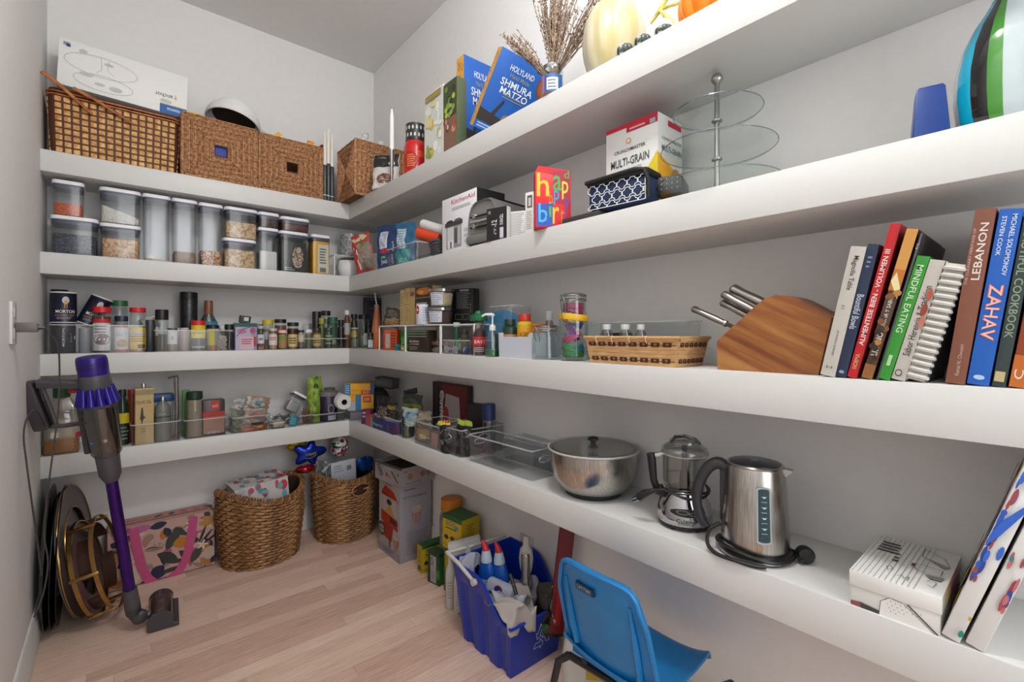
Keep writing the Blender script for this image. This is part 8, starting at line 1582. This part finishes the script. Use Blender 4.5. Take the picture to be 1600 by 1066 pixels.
# outlet, charger plug and cords
t = thing('wall_outlet', 'white outlet plate on the left wall with charger plugged in', 'outlet', (LX, 1.862, 1.13), R(90))
MB().box(-.036, .036, -.007, 0, -.058, .058, P('#c9c8c6', .4), .002).build('plate', t)
for zz in (-.028, .028): MB().box(-.016, .016, -.009, -.006, zz-.014, zz+.014, P('#b4b2b0', .4), .002).build('socket', t)
t = thing('charger_plug', 'long grey charger plug sticking out of the left wall outlet', 'plug', (LX+.008, 1.862, 1.118))
MB().box(0, .045, -.014, .014, -.013, .013, P('#5e5a58', .45), .004).build('plug_body', t); MB().tube([(.045, 0, 0), (.058, 0, .0)], [.007, .003], P('#3a3838', .4), 8).build('strain_relief', t)
def wp(px, py, Y): X = max(aty(px, Y), LX+.006); return Vector((X, Y, zof(py, X, Y)))
t = thing('charging_cord', 'thin grey cord hanging from the charger plug down to the floor', 'cord', (LX+.066, 1.862, 1.118)); o_ = t.location
raw = [o_.copy()]+[wp(*q) for q in ((78, 520, 1.87), (91, 540, 1.89), (94, 580, 1.92), (92, 640, 1.94), (86, 690, 1.95), (78, 750, 1.96), (70, 830, 1.98), (76, 880, 1.98), (68, 930, 1.98), (54, 965, 1.98))]
MB().tube([p-o_ for p in cordpts(raw)], .0022, P('#3c3938', .5), 6).build('cord', t)
bt = B_+Matrix((xl, yl, ax)).transposed() @ Vector((-.150, 0, .655))
t = thing('charging_cord', 'thin grey cord looping left from the vacuum battery', 'cord', bt)
raw = [bt.copy()]+[wp(*q) for q in ((58, 642, 2.04), (44, 652, 2.0), (38, 680, 1.98), (42, 720, 1.97), (50, 780, 1.97), (60, 850, 1.99), (66, 900, 2.0))]
MB().tube([p-bt for p in cordpts(raw)], .0024, P('#3c3938', .5), 6).build('cord', t)
# black trays and gold rings against the left wall
GOLD = P('#a8824a', .25, .95); BRZ = P('#3c3634', .3, .6)
for i, (x_, r_, yc_) in enumerate(((-.196, .262, 2.49), (-.180, .245, 2.48), (-.164, .255, 2.50))):
    t = thing('black_tray', ('large black round tray flat against the left wall', 'middle black round tray of the stack on the left wall', 'outermost black round tray of the stack on the left wall')[i], 'tray', (x_, yc_, r_+.001), 0, 'black round trays leaning on the left wall', 0, R(90+1.5))
    MB().lathe([(r_*.9, .0), (r_, .010), (r_, .012), (r_*.9, .003), (.001, .003)], P('#0d0d0f', .25), 60).build('tray_dish', t)
t = thing('ring_frame', 'large flat grey ring with thin gold edge leaning left of the gold stand', 'frame', (-.112, 2.505, .256), R(-8), None, 0, R(83)); ro, ri = .250, .165
MB().lathe([(ri, -.004), (ro, -.004), (ro, .004), (ri, .004)], P('#5c5856', .4, .3), 72, cap0=False, cap1=False).build('flat_ring', t); 
for q in (ro, ri): MB().tube([(q*math.cos(2*PI*i/64), q*math.sin(2*PI*i/64), .004) for i in range(64)], .0035, GOLD, 6, closed=True).build('gold_edge', t)
MB().lathe([(.001, -.012), (ri, -.010), (ri, -.005)], P('#17120f', .3), 48).build('dark_centre', t)
t = thing('hoop_stand', 'gold double hoop stand with curved brown leather bands', 'stand', (-.078, 2.440, .1945), R(-9), None, 0, R(77)); rs_ = .185
for zz in (-.0, .060):
    MB().lathe([(rs_-.004, zz-.003), (rs_, zz-.003), (rs_, zz+.010), (rs_-.004, zz+.010)], GOLD, 64, cap0=False, cap1=False).build('gold_hoop', t)
MB().lathe([(.10, .0), (rs_-.005, .0), (rs_-.005, .003), (.10, .003)], P('#5a5250', .35, .4), 56, cap0=False, cap1=False).build('inner_plate', t)
for i in range(6):
    a = R(60*i+20); c_, s_ = math.cos(a), math.sin(a)
    MB(Matrix.Rotation(a, 4, 'Z')).box(rs_-.004, rs_+.006, -.006, .006, -.008, .074, GOLD, .002).build('gold_bar', t)
LE = P('#3c211a', .35)
for k in range(4):
    a0 = R(90*k+25); n2 = 14
    rr_ = .135+.02*(k % 2); MB().rings([[((rr_+o)*math.cos(a0+R(62)*i/n2), (rr_+o)*math.sin(a0+R(62)*i/n2), z_) for o, z_ in ((0, .01), (.004, .01), (.004, .052), (0, .052))] for i in range(n2+1)], LE).build('leather_band', t)
